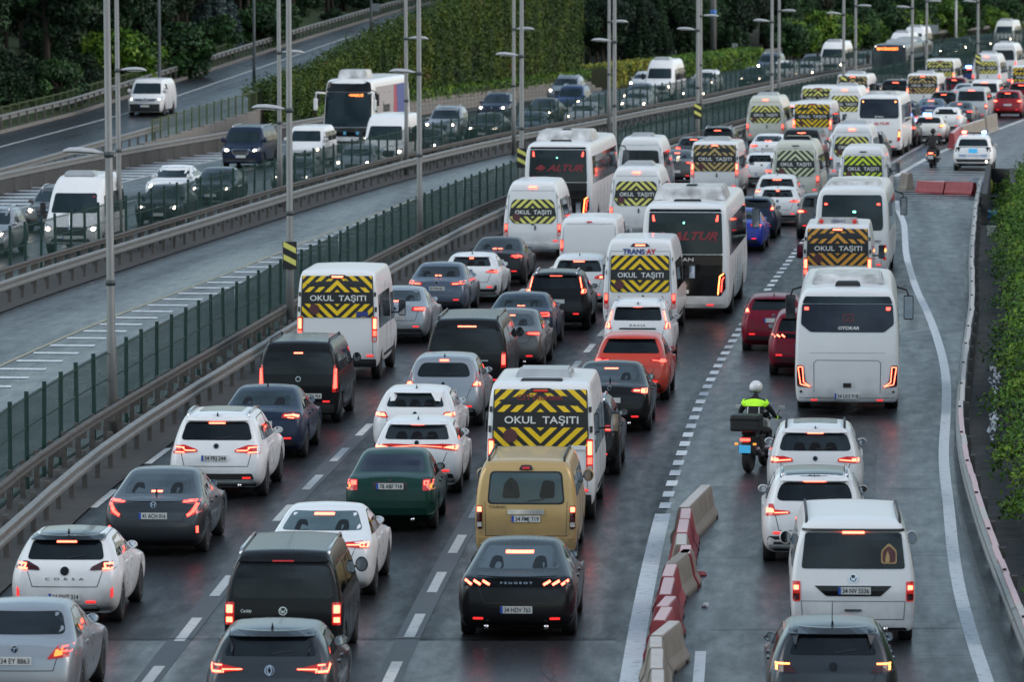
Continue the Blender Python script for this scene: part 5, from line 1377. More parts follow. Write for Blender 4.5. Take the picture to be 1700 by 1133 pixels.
def door_lines(m, z0, z1, zsplit=None, x=0.0):
    m.rear('door_gap', [stroke((x, z0), (x, z1), .012)], M['seam'], off=.004, grid=0, skirt=0)
def large_van(style='ducato', H=2.55, W=2.05, L=5.9):
    if style == 'ducato': b = van_body('van', L, W, H, 1.05, 3.7, .34, wt=.88, wc=.955, lean_r=.05, rr=.05)
    elif style == 'crafter': b = van_body('van', L, W, H, 1.1, 3.65, .35, wt=.80, wc=.91, lean_r=.10, rr=.06)
    else: b = van_body('van', L, W, H, 1.1, 3.66, .35, wt=.70, wc=.87, lean_r=.14, rr=.07, rsh=.04)
    m = Model('van', b, L, W, H)
    hw = W / 2
    for y in (1.05 if style == 'ducato' else 1.1, (1.05 if style == 'ducato' else 1.1) + 3.68):
        for sd in (1, -1): wheel_parts(m, sd * (hw - .15), y, .345, .22, 'darkrim')
    # side windows in a row, cab door window, windscreen
    for a, c in ((.28, 1.15), (1.22, 2.2), (2.27, 3.25)): side_panel(m, [rect(a, c, 1.30, H - .62, .06)], M['glass'])
    side_panel(m, [rnd([(3.5, 1.28), (4.55, 1.28), (4.25, 1.95), (3.5, 1.98)], .06)], M['glass'])
    m.rear('windscreen', [rnd([(-hw * .80, cz(H, 0)), (hw * .80, cz(H, 0)), (hw * .72, cz(H, 1)), (-hw * .72, cz(H, 1))], .08)], M['glass_teal'], d='f', off=.006)
    side_panel(m, [[(3.38, .5), (3.395, .5), (3.395, 2.1), (3.38, 2.1)], [(2.2, .5), (2.215, .5), (2.215, H - .4), (2.2, H - .4)]], M['seam'], 'door_gap', .004)
    side_panel(m, [rect(1.6, 4.2, .52, .60)], M['trim'], 'side_rubbing_strip', .012)
    for sd in (1, -1):   # big black mirrors
        q = m.add('mirror', box_me(-.09, .09, -.05, .06, -.20, .20, .03), M['trim'], -1, (sd * (hw + .19), 4.45, 1.52))
        m.add('mirror_glass', box_me(-.075, .075, -.056, -.05, -.17, .17), M['mirror'], q); m.add('mirror_arm', box_me(-.2, .2, -.02, .02, -.13, -.09), M['trim'], q, (-sd * .12, 0, 0))
    # front
    for sgn in (1, -1):
        hl = [(.62 * sgn, .80), (.93 * sgn, .82), (.94 * sgn, 1.08), (.70 * sgn, .98)]
        if sgn < 0: hl = hl[::-1]
        i = m.rear('head_lamp', [rnd(hl, .04)], M['headlens'], off=.012, d='f', grid=.1)
        m.rear('lamp_light', [[(.79 * sgn + .075 * math.cos(t), .89 + .065 * math.sin(t)) for t in [2 * math.pi * k / 12 for k in range(12)]]], M['head'], i, off=.022, d='f', grid=0, skirt=0)
    i = m.rear('grille', [rnd([(-.52, .66), (.52, .66), (.60, .95), (-.60, .95)], .05)], M['grille'], off=.01, d='f')
    m.rear('grille_bar', [rect(-.5, .5, .74, .76), rect(-.54, .54, .84, .86)], M['darkrim'], i, off=.02, d='f', grid=.2, skirt=0)
    m.rear('lower_intake', [rnd([(-.7, .44), (.7, .44), (.62, .56), (-.62, .56)], .03)], M['trim'], off=.01, d='f')
    emblem(m, .93, .075, 'chrome', d='f'); plate(m, 0, .60, 'f')
    return m
def cz(H, t): return 1.40 if t == 0 else min(H - .52, 2.06)
def van_lamps(m, style, lit=True):
    hw = m.W / 2
    if style == 'ducato':
        L_ = [rect(hw - .17, hw - .045, .98, 1.60, .03)]; lit_ = [rect(hw - .145, hw - .06, 1.30, 1.56, .02)]
        ex = [('lower_lamp', [rect(hw - .145, hw - .06, 1.0, 1.10, .01)], 'lamp_clear'), ('lamp_light', [rect(hw - .145, hw - .06, 1.13, 1.26, .01)], 'lit')]
        lm = 'lit_hot'
    else:
        L_ = [rnd([(hw - .17, .80), (hw - .04, .80), (hw - .045, 1.22), (hw - .14, 1.22)], .03)]; lit_ = [rect(hw - .14, hw - .06, 1.02, 1.19, .02)]
        ex = [('lower_lamp', [rect(hw - .145, hw - .06, .82, .92, .01)], 'lamp_clear')]; lm = 'lit'
    lamps(m, L_, lit_ if lit else None, ex, 'lamp', lm)
    m.rear('rear_bumper', [rect(-hw * .93, hw * .93, m.body_g if hasattr(m, 'body_g') else .36, .56, .03)], M['trim'] if style == 'ducato' else 'body', off=.05, skirt=.06)
    m.rear('reflector', [rect(hw - .30, hw - .14, .62, .66, .005)], M['lit_dim'], off=.02, mirror=True)
    door_lines(m, .58, m.H - .30)
    m.rear('door_gap', [stroke((-hw * .86, .60), (-hw * .80, m.H - .36), .01), stroke((hw * .86, .60), (hw * .80, m.H - .36), .01), stroke((-hw * .8, m.H - .33), (hw * .8, m.H - .33), .01)], M['seam'], off=.004, skirt=0)
    [m.rear('hinge', [q], M['trim'], off=.03, mirror=True, grid=0) for q in (rect(hw * .90, hw * .95, 1.72, 1.84), rect(hw * .88, hw * .93, 2.1, 2.2))]
    m.rear('door_handle', [rect(.06, .11, 1.0, 1.16, .01)], M['trim'], off=.025, grid=0)
def brake_top(m, z, w=.22, lit='lit_hot', housing=True):
    if housing: m.rear('lamp_housing', [rnd([(-w * 1.6, z - .03), (w * 1.6, z - .03), (w * 1.1, z + .055), (-w * 1.1, z + .055)], .03)], M['trim'], off=.02)
    m.rear('high_brake_lamp', [rect(-w * .8, w * .8, z - .01, z + .028, .008)], M[lit], off=.034)
def roof_unit(m, y0, y1, w, h, mat='lightgrey', name='roof_unit', x=0):
    z = m.project('t', 0, (y0 + y1) / 2, 0).z
    bm = bmesh.new(); box_bm(bm, -w, w, 0, y1 - y0, -.05, h)
    for v in bm.verts:
        if v.co.z > 0: v.co.x *= .88; v.co.y = (y1 - y0) / 2 + (v.co.y - (y1 - y0) / 2) * .86
    bmesh.ops.bevel(bm, geom=list(bm.edges), offset=min(.04, h * .3), segments=2, affect='EDGES')
    m.add(name, to_mesh(bm), M[mat] if mat in M else P(mat), -1, (x, y0, z))

def school_van(style, H, W, stripe, oct_=False, zz=None, roofu=True, light_disc=True, lit_top='lit_hot', transay=False, sideprint=False, front_white=False, small=False):
    m = large_van(style, H, W); hw = W / 2
    z0, z1 = (1.18, H - .40) if not small else (1.35, H - .62)
    w0 = hw * (.88 if style == 'ducato' else .80); w1 = hw * (.85 if style == 'ducato' else .72)
    if transay: w0 = hw * .80; w1 = hw * .78
    if zz: z0, z1 = zz
    if oct_: panel = rnd([(-w0 * .82, z0), (w0 * .82, z0), (w0, z0 + .2), (w1, z1 - .12), (w1 * .85, z1), (-w1 * .85, z1), (-w1, z1 - .12), (-w0, z0 + .2)], .06)
    else: panel = rnd([(-w0, z0), (w0, z0), (w1, z1), (-w1, z1)], .035 if not transay else .09)
    zc = z0 + (z1 - z0) * .47
    i = school_sign(m, panel, zc, .145, M[stripe], per=.235, tw=w0 * 1.62, th=.135)
    if light_disc: m.rear('round_light', [[(-hw * .55 + a, z0 + .20 + b) for a, b in disc(.13, 16)]], M['maroon'], off=.045, skirt=.04, grid=0)
    van_lamps(m, style)
    brake_top(m, H - .17 if style != 'sprinter' else H - .22, .17, lit_top, housing=style != 'sprinter')
    if roofu: roof_unit(m, 1.2, 2.4, .55, .14, 'lightgrey' if roofu is True else roofu)
    return m
@model('ducato_big')
def _():
    m = school_van('ducato', 2.66, 2.05, 'yel', lit_top='lamp', zz=(1.46, 2.52)); roof_unit(m, .35, .75, .42, .03, 'trim', 'roof_hatch')
    m.rear('blue_notice', [rect(.42, .66, .86, 1.12)], M['cyan'], off=.016, grid=0, skirt=0); m.rear('seat_notice', [rect(.55, .85, 1.40, 1.48)], M['letter'], off=.03, grid=0, skirt=0)
    m.add('lettering', text_decal(m, 'r', 'CITYturizm', -.02, 2.38, .10, .85, bold=.02, off=.032), M['altur']); return m
@model('jumper_left')
def _():
    m = school_van('ducato', 2.74, 2.05, 'yel', roofu=False, zz=(1.58, 2.60)); m.rear('blue_notice', [rect(.47, .76, 1.60, 1.73)], M['transay_blue'], off=.03, grid=0, skirt=0)
    m.rear('emblem', [stroke((-.66, .98), (-.56, 1.04), .02), stroke((-.56, 1.04), (-.46, .98), .02), stroke((-.66, 1.03), (-.56, 1.09), .02), stroke((-.56, 1.09), (-.46, 1.03), .02)], M['chrome'], off=.02, grid=0); return m
@model('jumper_orange')
def _():
    m = school_van('ducato', 2.58, 2.05, 'stripe_orange', roofu=False, zz=(1.38, 2.44))
    bm = bmesh.new(); box_bm(bm, -.62, .62, 0, .12, 0, .20)
    for v in bm.verts:
        if v.co.z > .1: v.co.x *= .86
    i = m.add('roof_board', to_mesh(bm), 'body', -1, (0, .35, m.project('t', 0, .4, 0).z - .02))
    for x in (-.48, .48): m.add('warning_lamp', lathe_me([(-.02, .07), (.0, .07)], 14, 'Y'), M['lamp'], i, (x, -.005, .09))
    m.add('board_lettering', pydata(*[(lambda V, F, mn, mx: ([((a - (mn[0] + mx[0]) / 2) * .09, -.012, .055 + b * .09) for a, b in V], F))(*text_polys('ÖĞRENCİ', .01))][0]), M['transay_blue'], i)
    return m
@model('transay_van')
def _():
    m = school_van('crafter', 2.68, 2.04, 'yel', transay=True, roofu=False, zz=(1.24, 2.24))
    m.add('lettering', text_decal(m, 'r', 'TRANS', -.17, 2.35, .15, .60, bold=.035, off=.012), M['transay_blue']); m.add('lettering', text_decal(m, 'r', 'AY', .30, 2.35, .15, .27, bold=.035, off=.012), M['altur_bright']); return m
@model('sprinter_sign')
def _():
    m = school_van('sprinter', 2.65, 2.0, 'yelpale', oct_=True, roofu=False, zz=(1.22, 2.03)); emblem(m, 1.22, .06, 'trim', 'disc'); return m
@model('sprinter_cream')
def _(): return school_van('sprinter', 2.62, 2.0, 'stripe_cream', oct_=True, roofu='gloss', lit_top='trim')
@model('sprinter_green')
def _(): return school_van('sprinter', 2.55, 2.0, 'yelgreen', oct_=False, roofu=False, lit_top='trim', zz=(1.22, 2.17))
@model('sprinter_yellow')
def _():
    m = school_van('sprinter', 2.65, 2.0, 'yelpale', oct_=True, zz=(1.26, 2.13)); return m
@model('ducato_yellow')
def _(): return school_van('ducato', 2.5, 2.05, 'yel', roofu=False, lit_top='lamp', zz=(1.2, 2.34))
@model('ducato_tan')
def _(): return school_van('ducato', 2.46, 2.02, 'tan', roofu=True, zz=(1.24, 2.32))
@model('ducato_pale')
def _(): return school_van('ducato', 2.5, 2.05, 'yelpale', roofu=False, lit_top='lamp', zz=(1.3, 2.34))
@model('sprinter_plain')
def _():
    m = large_van('sprinter', 2.62, 2.0); rear_glass(m, trap(.80, .72, 1.32, 2.08, .12), brake=None, wiper=False); van_lamps(m, 'sprinter'); roof_unit(m, .9, 1.7, .48, .14); emblem(m, 1.22, .08, 'chrome', 'ring'); return m
@model('sprinter_front')
def _():
    m = large_van('sprinter', 2.65, 2.0); van_lamps(m, 'sprinter'); roof_unit(m, 3.0, 4.0, .55, .14)
    m.rear('windscreen_sticker', [rect(-.68, -.60, 1.92, 1.97)], M['altur'], off=.02, d='f', grid=0, skirt=0); return m
@model('transit_front')
def _():
    m = large_van('crafter', 2.55, 2.05); van_lamps(m, 'crafter'); return m

# ---- mid-size and small vans
def small_van(L=4.4, W=1.83, H=1.85, ro=.8, wb=2.75, wr=.33, belt=1.12, glass_z=(1.12, 1.62), wt=.72, wc=.86, lean=.10, win=True, wsl=.9, hood=.98, cowl=1.10, g=.22, side=True):
    b = van_body('low', L, W, H, ro, wb, wr, g=g, wt=wt, wc=wc, belt=belt, lean_r=lean, hoodz=hood, cowl=cowl, wsl=wsl, rr=.07, rsh=.03)
    m = Model('small_van', b, L, W, H); hw = W / 2
    for y in (ro, ro + wb):
        for sd in (1, -1): wheel_parts(m, sd * (hw - .135), y, wr, .21, 'rim')
    z0, z1 = belt + .05, H - .28; yf = ro + wb
    if side:
        for a, c in ((.25, ro + .55), (ro + .62, yf - 1.15)): side_panel(m, [rect(a, c, z0, z1, .06)], M['glass'])
    side_panel(m, [rnd([(yf - 1.08, z0), (yf - .05, z0 - .02), (yf - .35, z1), (yf - 1.05, z1)], .05)], M['glass'])
    m.rear('windscreen', [rnd([(-hw * .80, cowl + .08), (hw * .80, cowl + .08), (hw * .70, H - .22), (-hw * .70, H - .22)], .07)], M['glass_teal'], d='f', off=.006)
    for yy in (ro + .58, yf - 1.12, yf + .0): side_panel(m, [[(yy, .36), (yy + .012, .36), (yy + .012, belt), (yy, belt)]], M['seam'], 'door_gap', .004)
    side_panel(m, [rect(ro + .45, yf - .45, g + .02, g + .13)], M['trim'], 'sill', .008)
    mirrors(m, yf - .05, belt + .10, .10, .12, reach=.14, mat='body')
    return m
@model('caddy')
def _():
    m = small_van(4.41, 1.79, 1.82, .80, 2.68); m.rear('tailgate_gap', [stroke((-.72, .5), (.72, .5), .01)], M['seam'], off=.004, skirt=0)
    rear_glass(m, trap(.76, .68, 1.12, 1.60, .09)); m.rear('spoiler', [trap(.70, .62, 1.66, 1.74, .03)], 'body', off=.05, skirt=.06); m.rear('high_brake_lamp', [rect(-.16, .16, 1.665, 1.685)], M['lamp'], off=.062, skirt=.005)
    lamps(m, [rect(.73, .865, .72, 1.06, .025)], [rect(.755, .85, .76, .84, .01), rect(.755, .85, .90, 1.02, .01)], lit_mat='lit_hot'); emblem(m, .93, .065, kind='vw')
    m.add('lettering', text_decal(m, 'r', 'Caddy', -.55, .93, .045, bold=.01, off=.014), M['chrome']); roof_bits(m, True, False, .5, 3.0, .66); bumper(m, .26, .44, .78); plate(m, 0, .70, text='34 CJ 1907'); return m
@model('doblo')
def _():
    m = small_van(4.4, 1.83, 1.86, .85, 2.75, wt=.76, wc=.90); rear_glass(m, trap(.80, .74, 1.12, 1.60, .10), brake=(.10, 1.585, .03)); m.rear('tailgate_gap', [stroke((-.7, .48), (.7, .48), .01), stroke((-.78, .60), (-.70, .48), .01), stroke((.78, .60), (.7, .48), .01)], M['seam'], off=.004, skirt=0)
    lamps(m, [rnd([(.76, .72), (.90, .74), (.885, 1.34), (.80, 1.34)], .03)], [rnd([(.79, .80), (.875, .82), (.865, 1.26), (.815, 1.26)], .02)], lit_mat='lit'); emblem(m, 1.02, .06, kind='ring')
    roof_bits(m, True, False, .5, 2.9, .66, mat='trim'); bumper(m, .26, .46, .82); plate(m, .28, .64, text='34 CZN 954'); return m
@model('connect')
def _():
    m = small_van(4.3, 1.8, 1.82, .80, 2.66, wt=.80, wc=.92, lean=.06); rear_glass(m, trap(.65, .60, 1.08, 1.60, .08), 'glass_clear', brake=None); brake_top(m, 1.68, .08, 'lamp')
    i = m.rear('window_frame', [trap(.68, .63, 1.05, 1.63, .09)], M['trim'], off=.003)
    m.rear('seat_silhouette', [rnd([(-.42, 1.16), (-.10, 1.16), (-.14, 1.42), (-.26, 1.54), (-.38, 1.42)], .06), rnd([(.22, 1.16), (.5, 1.16), (.5, 1.46), (.30, 1.48)], .07)], M['glass'], off=.011, grid=0, skirt=0)  # dark seat silhouettes laid flat on the pale glass
    lamps(m, [rect(.765, .865, .62, 1.03, .02)], [rect(.775, .855, .92, 1.01, .01)], extra=[('lower_lamp', [rect(.775, .855, .66, .74, .01)], 'lamp_clear')], lens_mat='lamp_dark', lit_mat='lit_hot')
    m.rear('chrome_strip', [rect(-.32, .32, .88, .965, .01)], M['chrome'], off=.03); emblem(m, .925, .045, 'transay_blue', 'disc', sq=.5)
    m.rear('tailgate_gap', [stroke((-.72, .50), (.72, .50), .01), stroke((-.70, .5), (-.72, 1.1), .008), stroke((.70, .5), (.72, 1.1), .008)], M['seam'], off=.004, skirt=0)
    m.add('lettering', text_decal(m, 'r', 'TOURNEO', -.50, 1.005, .045, bold=.01, off=.014), M['ink']); roof_bits(m, True, False, .45, 2.8, .66, mat='trim'); plate(m, 0, .80, text='34 FMJ 719'); m.rear('rear_bumper', [rect(-.84, .84, .26, .47, .04)], 'body', off=.05, skirt=.06)
    return m
@model('vito')
def _():
    m = small_van(5.1, 1.93, 1.91, 1.0, 3.2, .34, belt=1.18, wt=.74, wc=.88); m.rear('tailgate_frame', [trap(.86, .76, 1.06, 1.74, .10)], M['gloss'], off=.004); rear_glass(m, trap(.79, .70, 1.16, 1.66, .10), brake=(.22, 1.70, .03)); 
    lamps(m, [rnd([(.80, .74), (.93, .76), (.92, 1.12), (.83, 1.12)], .02)], [rect(.825, .91, .82, 1.06, .015)], lit_mat='lit'); emblem(m, 1.0, .06, kind='ring'); m.rear('chrome_strip', [rect(-.5, .5, .90, .925)], M['chrome'], off=.016)
    roof_bits(m, True, False, .5, 3.4, .70, mat='gloss'); bumper(m, .24, .40, .84); plate(m, 0, .66); return m
@model('vito_front')
def _():
    m = small_van(5.1, 1.93, 1.91, 1.0, 3.2, .34, belt=1.18, wt=.74, wc=.88)
    for sgn in (1, -1):
        q = [(.52 * sgn, .74), (.86 * sgn, .80), (.88 * sgn, .96), (.56 * sgn, .88)]
        i = m.rear('head_lamp', [rnd(q if sgn > 0 else q[::-1], .03)], M['headlens'], off=.012, d='f', grid=.1); m.rear('lamp_light', [rect(.60 * sgn - .1 * (sgn < 0) , .60 * sgn + .1 + (-.1 if sgn < 0 else .05), .80, .87, .02)], M['head'], i, off=.022, d='f', grid=0, skirt=0)
    i = m.rear('grille', [rnd([(-.34, .62), (.34, .62), (.46, .84), (.40, .90), (-.40, .90), (-.46, .84)], .05)], M['chrome'], off=.012, d='f')
    m.rear('grille_mesh', [rnd([(-.30, .65), (.30, .65), (.41, .84), (.36, .875), (-.36, .875), (-.41, .84)], .05)], M['grille'], i, off=.02, d='f', skirt=0)
    m.rear('grille_bar', [rect(-.36, .36, .70, .715), rect(-.38, .38, .76, .775), rect(-.38, .38, .82, .835)], M['chrome'], i, off=.026, d='f', skirt=0, grid=.2); emblem(m, .77, .07, 'chrome', 'ring', d='f')
    m.rear('lower_intake', [rnd([(-.8, .34), (.8, .34), (.7, .46), (-.7, .46)], .04)], M['trim'], off=.01, d='f'); m.rear('chrome_strip', [rect(-.74, .74, .33, .35)], M['chrome'], off=.02, d='f'); plate(m, 0, .55, 'f'); roof_bits(m, True, False, .5, 3.4, .70, mat='chrome'); return m
@model('transporter')
def _():
    m = small_van(4.95, 1.93, 1.97, .98, 3.0, .345, belt=1.16, wt=.76, wc=.89, lean=.14, g=.26); rear_glass(m, trap(.80, .74, 1.22, 1.77, .05)); m.rear('spoiler', [trap(.80, .78, 1.80, 1.83, .01)], M['trim'], off=.08, skirt=.1); m.rear('high_brake_lamp', [rect(-.17, .17, 1.765, 1.80)], M['lit_hot'], off=.09, skirt=.02)
    lamps(m, [rect(.815, .935, .72, 1.03, .02)], [rect(.84, .92, .90, .97, .012)], lit_mat='lit_hot', extra=[('lower_lamp', [rect(.83, .925, .74, .84, .01)], 'lamp_dark')])
    i = m.rear('plate_recess', [rnd([(-.42, .80), (.42, .80), (.60, .96), (-.60, .96)], .02)], M['gloss'], off=.006); emblem(m, 1.075, .07, kind='vw'); m.rear('door_handle', [rect(-.13, .13, .565, .60, .012)], M['chrome'], off=.02)
    m.rear('tailgate_gap', [stroke((-.78, .44), (.78, .44), .01), stroke((-.78, .44), (-.80, .72), .01), stroke((.78, .44), (.80, .72), .01), stroke((-.8, .72), (.8, .72), .008)], M['seam'], off=.004, skirt=0)
    roof_bits(m, True, False, .5, 3.2, .72, mat='grille_black' if 'grille_black' in M else 'trim')
    s = m.rear('window_sticker', [rnd([(.43, 1.30), (.67, 1.30), (.67, 1.50), (.55, 1.62), (.43, 1.50)], .04)], M['sticker'], off=.016, grid=0, skirt=0); m.rear('sticker_centre', [rnd([(.45, 1.32), (.65, 1.32), (.65, 1.49), (.55, 1.58), (.45, 1.49)], .04)], M['maroon'], s, off=.02, grid=0, skirt=0)
    m.rear('sticker_figure', [rnd([(.49, 1.32), (.56, 1.32), (.56, 1.42), (.53, 1.50), (.50, 1.42)], .02)], M['sticker'], s, off=.024, grid=0, skirt=0)
    plate(m, .02, .885, text='34 NV 5536'); bumper(m, .26, .31, .84, refl=False, exhaust=1); return m
@model('transporter_small')
def _():
    m = small_van(4.95, 1.9, 1.97, .98, 3.0, .345, belt=1.16, wt=.76, wc=.89, lean=.14, g=.26); rear_glass(m, trap(.78, .72, 1.2, 1.76, .06), brake=(.18, 1.79, .03)); lamps(m, [rect(.80, .92, .72, 1.05, .02)], [rect(.82, .90, .86, .98, .012)], lit_mat='lit_hot'); plate(m, 0, .75); emblem(m, 1.05, .07); bumper(m, .26, .34, .84); return m
@model('panel_van')
def _():
    m = small_van(4.9, 1.92, 1.97, 1.0, 3.0, .34, belt=1.2, wt=.84, wc=.94, lean=.05, side=False); hw = .96
    lamps(m, [rect(.83, .925, .9, 1.28, .02)], [rect(.84, .915, 1.0, 1.24, .01)], lit_mat='lit'); brake_top(m, 1.83, .10, 'lamp', False); door_lines(m, .5, 1.78); m.rear('door_gap', [stroke((-.84, .5), (-.82, 1.76), .01), stroke((.84, .5), (.82, 1.76), .01), stroke((-.82, 1.77), (.82, 1.77), .01)], M['seam'], off=.004, skirt=0); plate(m, -.4, .75); bumper(m, .24, .44, .86); return m
@model('panel_van_front')
def _():
    m = small_van(4.9, 1.92, 1.95, 1.0, 3.0, .34, belt=1.2, wt=.76, wc=.90, side=False)
    for sgn in (1, -1):
        q = [(.50 * sgn, .82), (.88 * sgn, .84), (.90 * sgn, 1.04), (.66 * sgn, .98)]
        i = m.rear('head_lamp', [rnd(q if sgn > 0 else q[::-1], .03)], M['headlens'], off=.012, d='f', grid=.1); m.rear('lamp_light', [[(.74 * sgn + .05 * a, .91 + .05 * b) for a, b in disc(1, 10)]], M['head_dim'], i, off=.022, d='f', grid=0, skirt=0)
    i = m.rear('grille', [rnd([(-.5, .76), (.5, .76), (.58, .93), (-.58, .93)], .05)], M['grille'], off=.012, d='f'); m.rear('grille_bar', [rect(-.52, .52, .84, .855)], M['chrome'], i, off=.018, d='f', skirt=0, grid=.2); emblem(m, .90, .07, 'chrome', d='f')
    m.rear('front_bumper', [rnd([(-.92, .26), (.92, .26), (.92, .66), (-.92, .66)], .05)], M['trim'], off=.012, d='f'); plate(m, 0, .55, 'f'); return m
@model('doblo_front')
def _():
    m = small_van(4.4, 1.83, 1.88, .85, 2.75, wt=.76, wc=.90); front_face(m, .80, .48, .82, .13, grille=(.40, .50, .66)); return m

# ---- ordinary cars, rear views
def std_rear(m, kind='hatch'): pass
INSIDE = {'sedan_a', 'focus_sedan', 'corolla', 'passat', 'octavia', 'merc_sedan', 'bmw_sedan', 'audi_sedan', 'suv_b', 'hatch_b', 'i20', 'clio', 'tucson', 'peugeot_fastback', 'civic', 'hatch_a'}
M['headrest'] = plain('dark_upholstery', (0.004, 0.004, 0.005), .5, spec=.2)
def define(name, kind, dims, win, lens, lit, glassmat='glass', lens_mat='lamp', lit_mat='lit', brake=(.16, None, .028), plate_at=(0, .80), bump=(.24, .42, .74), em=(.92, .05, 'ring'), roofb=dict(), gap=None, txt=None, ptxt=None, more=None, wiper=None):
    def build():
        m = car_model(kind, **dims); H = m.H; w0, w1, z0, z1 = win[:4]; r = win[4] if len(win) > 4 else .08
        bz = brake[1] if brake and brake[1] else z1 - .035
        if glassmat == 'glass' and name in INSIDE: glassmat_ = 'glass_mid'
        else: glassmat_ = glassmat
        rear_glass(m, trap(w0, w1, z0, z1, r), glassmat_, wiper if wiper is not None else kind != 'sedan', brake=(brake[0], bz, brake[2]) if brake else None)
        if name in INSIDE:
            zz_ = z0 + .004; hr = min(.15, (z1 - z0) * .55)
            for x_ in ((-.34, .34) if kind == 'sedan' else (-.30, 0.0, .30)):
                m.rear('headrest', [rnd([(x_ - .13, zz_), (x_ + .13, zz_), (x_ + .075, zz_ + hr), (x_ - .075, zz_ + hr)], .05)], M['headrest'], off=.010, grid=0, skirt=0)
            if name == 'suv_b': m.rear('passenger_head', [[(-.30 + .075 * a, zz_ + hr + .05 + .085 * b) for a, b in disc(1, 12)]], M['headrest'], off=.011, grid=0, skirt=0)
        lamps(m, lens, lit, lens_mat=lens_mat, lit_mat=lit_mat)
        if em: emblem(m, em[0], em[1], 'chrome' if len(em) < 4 else em[3], em[2])
        if plate_at: plate(m, plate_at[0], plate_at[1], text=ptxt)
        bumper(m, *bump[:3], **(bump[3] if len(bump) > 3 else {}))
        roof_bits(m, **roofb)
        if gap: tailgate(m, *gap)
        if txt: m.add('lettering', text_decal(m, 'r', *txt[0], **txt[1]), M[txt[2]])
        if more: more(m)
        return m
    MODELS[name] = build
def spoil(w0, w1, z0, z1, mat='body', depth=.10):
    return lambda m: m.rear('spoiler', [trap(w0, w1, z0, z1, .03)], M[mat] if mat != 'body' else 'body', off=depth, skirt=depth + .04)
def many(*fs):
    def g(m):
        for f in fs: f(m)
    return g
def blackroof(m):
    m.rear('black_roof', [rnd([(-.60, m.d['yrt'] + .02), (.60, m.d['yrt'] + .02), (.58, m.d['ywt'] + .02), (-.58, m.d['ywt'] + .02)], .1)], M['gloss'], d='t', off=.006)
H1 = dict(L=4.06, W=1.765, H=1.435, ro=.68, wb=2.54, wr=.325, zb=.99, zbf=.93, zh=.86, yrt=.42, ywt=2.0, ycw=2.85, tuck=.08, wt=.72)
define('corsa', 'hatch', H1, (.62, .545, 1.04, 1.33, .07), [rnd([(.40, .88), (.80, .90), (.84, 1.02), (.60, 1.02), (.42, .93)], .02)], [stroke((.62, .985), (.76, .985), .025), stroke((.63, .985), (.65, .915), .03), stroke((.60, .905), (.76, .915), .03)], lens_mat='lamp_dark', lit_mat='lit_hot',
       em=(.87, .07, 'disc', 'gloss'), plate_at=(0, .46), ptxt='34 KHZ 314', bump=(.20, .32, .55), gap=(.52, .60, .62, .86), txt=(('CORSA', 0, .745, .04, .62), dict(bold=.01, off=.012, spacing=2.0), 'ink'),
       more=many(blackroof, spoil(.60, .56, 1.345, 1.40, 'gloss', .12), lambda m: m.rear('bumper_corner_inset', [rnd([(.735, .44), (.775, .47), (.77, .62), (.74, .58)], .01)], M['lit_dim'], off=.015, mirror=True)))  # the bumper corner piece is a red reflector made to glow, no lamp
S1 = dict(L=4.65, W=1.80, H=1.42, ro=.98, wb=2.70, wr=.33, zb=.95, zbf=.90, zh=.82, yrt=1.55, ywt=2.65, ycw=3.6, zd=1.03, yd=.48, wt=.70)
define('civic', 'sedan', S1, (.62, .50, 1.08, 1.34, .07), [rnd([(.50, 1.0), (.84, 1.02), (.84, .80), (.58, .70), (.64, .84), (.76, .93), (.50, .965)], .015)], [stroke((.52, .985), (.80, .99), .03), stroke((.79, .98), (.70, .82), .06), stroke((.72, .83), (.60, .745), .05)], lit_mat='lit',
       brake=(.10, 1.10, .025), em=(.93, .055, 'h'), plate_at=(0, .74), ptxt='41 ACH 016', bump=(.20, .30, .70, dict(refl=False)), gap=(.50, .62, .64, .84), more=many(lambda m: m.rear('decklid_lip', [stroke((-.6, 1.005), (.6, 1.005), .03)], 'body', off=.03, skirt=.04), lambda m: m.rear('reflector', [rect(.76, .80, .44, .56, .01)], M['lit'], off=.014, mirror=True)))
U1 = dict(L=4.7, W=1.89, H=1.67, ro=.95, wb=2.86, wr=.365, zb=1.06, zbf=1.02, zh=.98, yrt=.42, ywt=2.5, ycw=3.3, tuck=.12, wt=.72, g=.24)
define('bmw_suv', 'suv', U1, (.70, .60, 1.16, 1.50, .08), [rnd([(.36, .94), (.62, .92), (.86, .90), (.86, 1.06), (.62, 1.07), (.38, .99)], .02)], [stroke((.40, .965), (.60, .965), .022), stroke((.62, 1.02), (.80, 1.03), .022), stroke((.62, .93), (.80, .93), .022), stroke((.60, .965), (.66, 1.02), .02)], lit_mat='lit_hot',
       em=(1.05, .055, 'ring'), plate_at=(-.03, .82), ptxt='34 FRJ 244', bump=(.26, .38, .78, dict(exhaust=2)), roofb=dict(rails=True, y0=.7, y1=2.6, x=.60, panel=True), gap=(.62, .68, .66, .90), more=many(spoil(.62, .58, 1.53, 1.60), lambda m: m.rear('bumper_insert', [rnd([(-.75, .40), (.75, .40), (.70, .52), (-.70, .52)], .03)], M['trim'], off=.009)))
S2 = dict(L=4.65, W=1.83, H=1.45, ro=1.0, wb=2.72, wr=.33, zb=.98, zbf=.92, zh=.84, yrt=1.35, ywt=2.55, ycw=3.5, zd=1.06, yd=.52, wt=.70)
LENS_W = [rnd([(.44, .90), (.82, .88), (.87, 1.00), (.60, 1.02), (.46, .98)], .02)]
LIT_W = [stroke((.50, .95), (.66, .96), .03), stroke((.66, .965), (.80, .93), .045), stroke((.56, .91), (.70, .90), .02)]
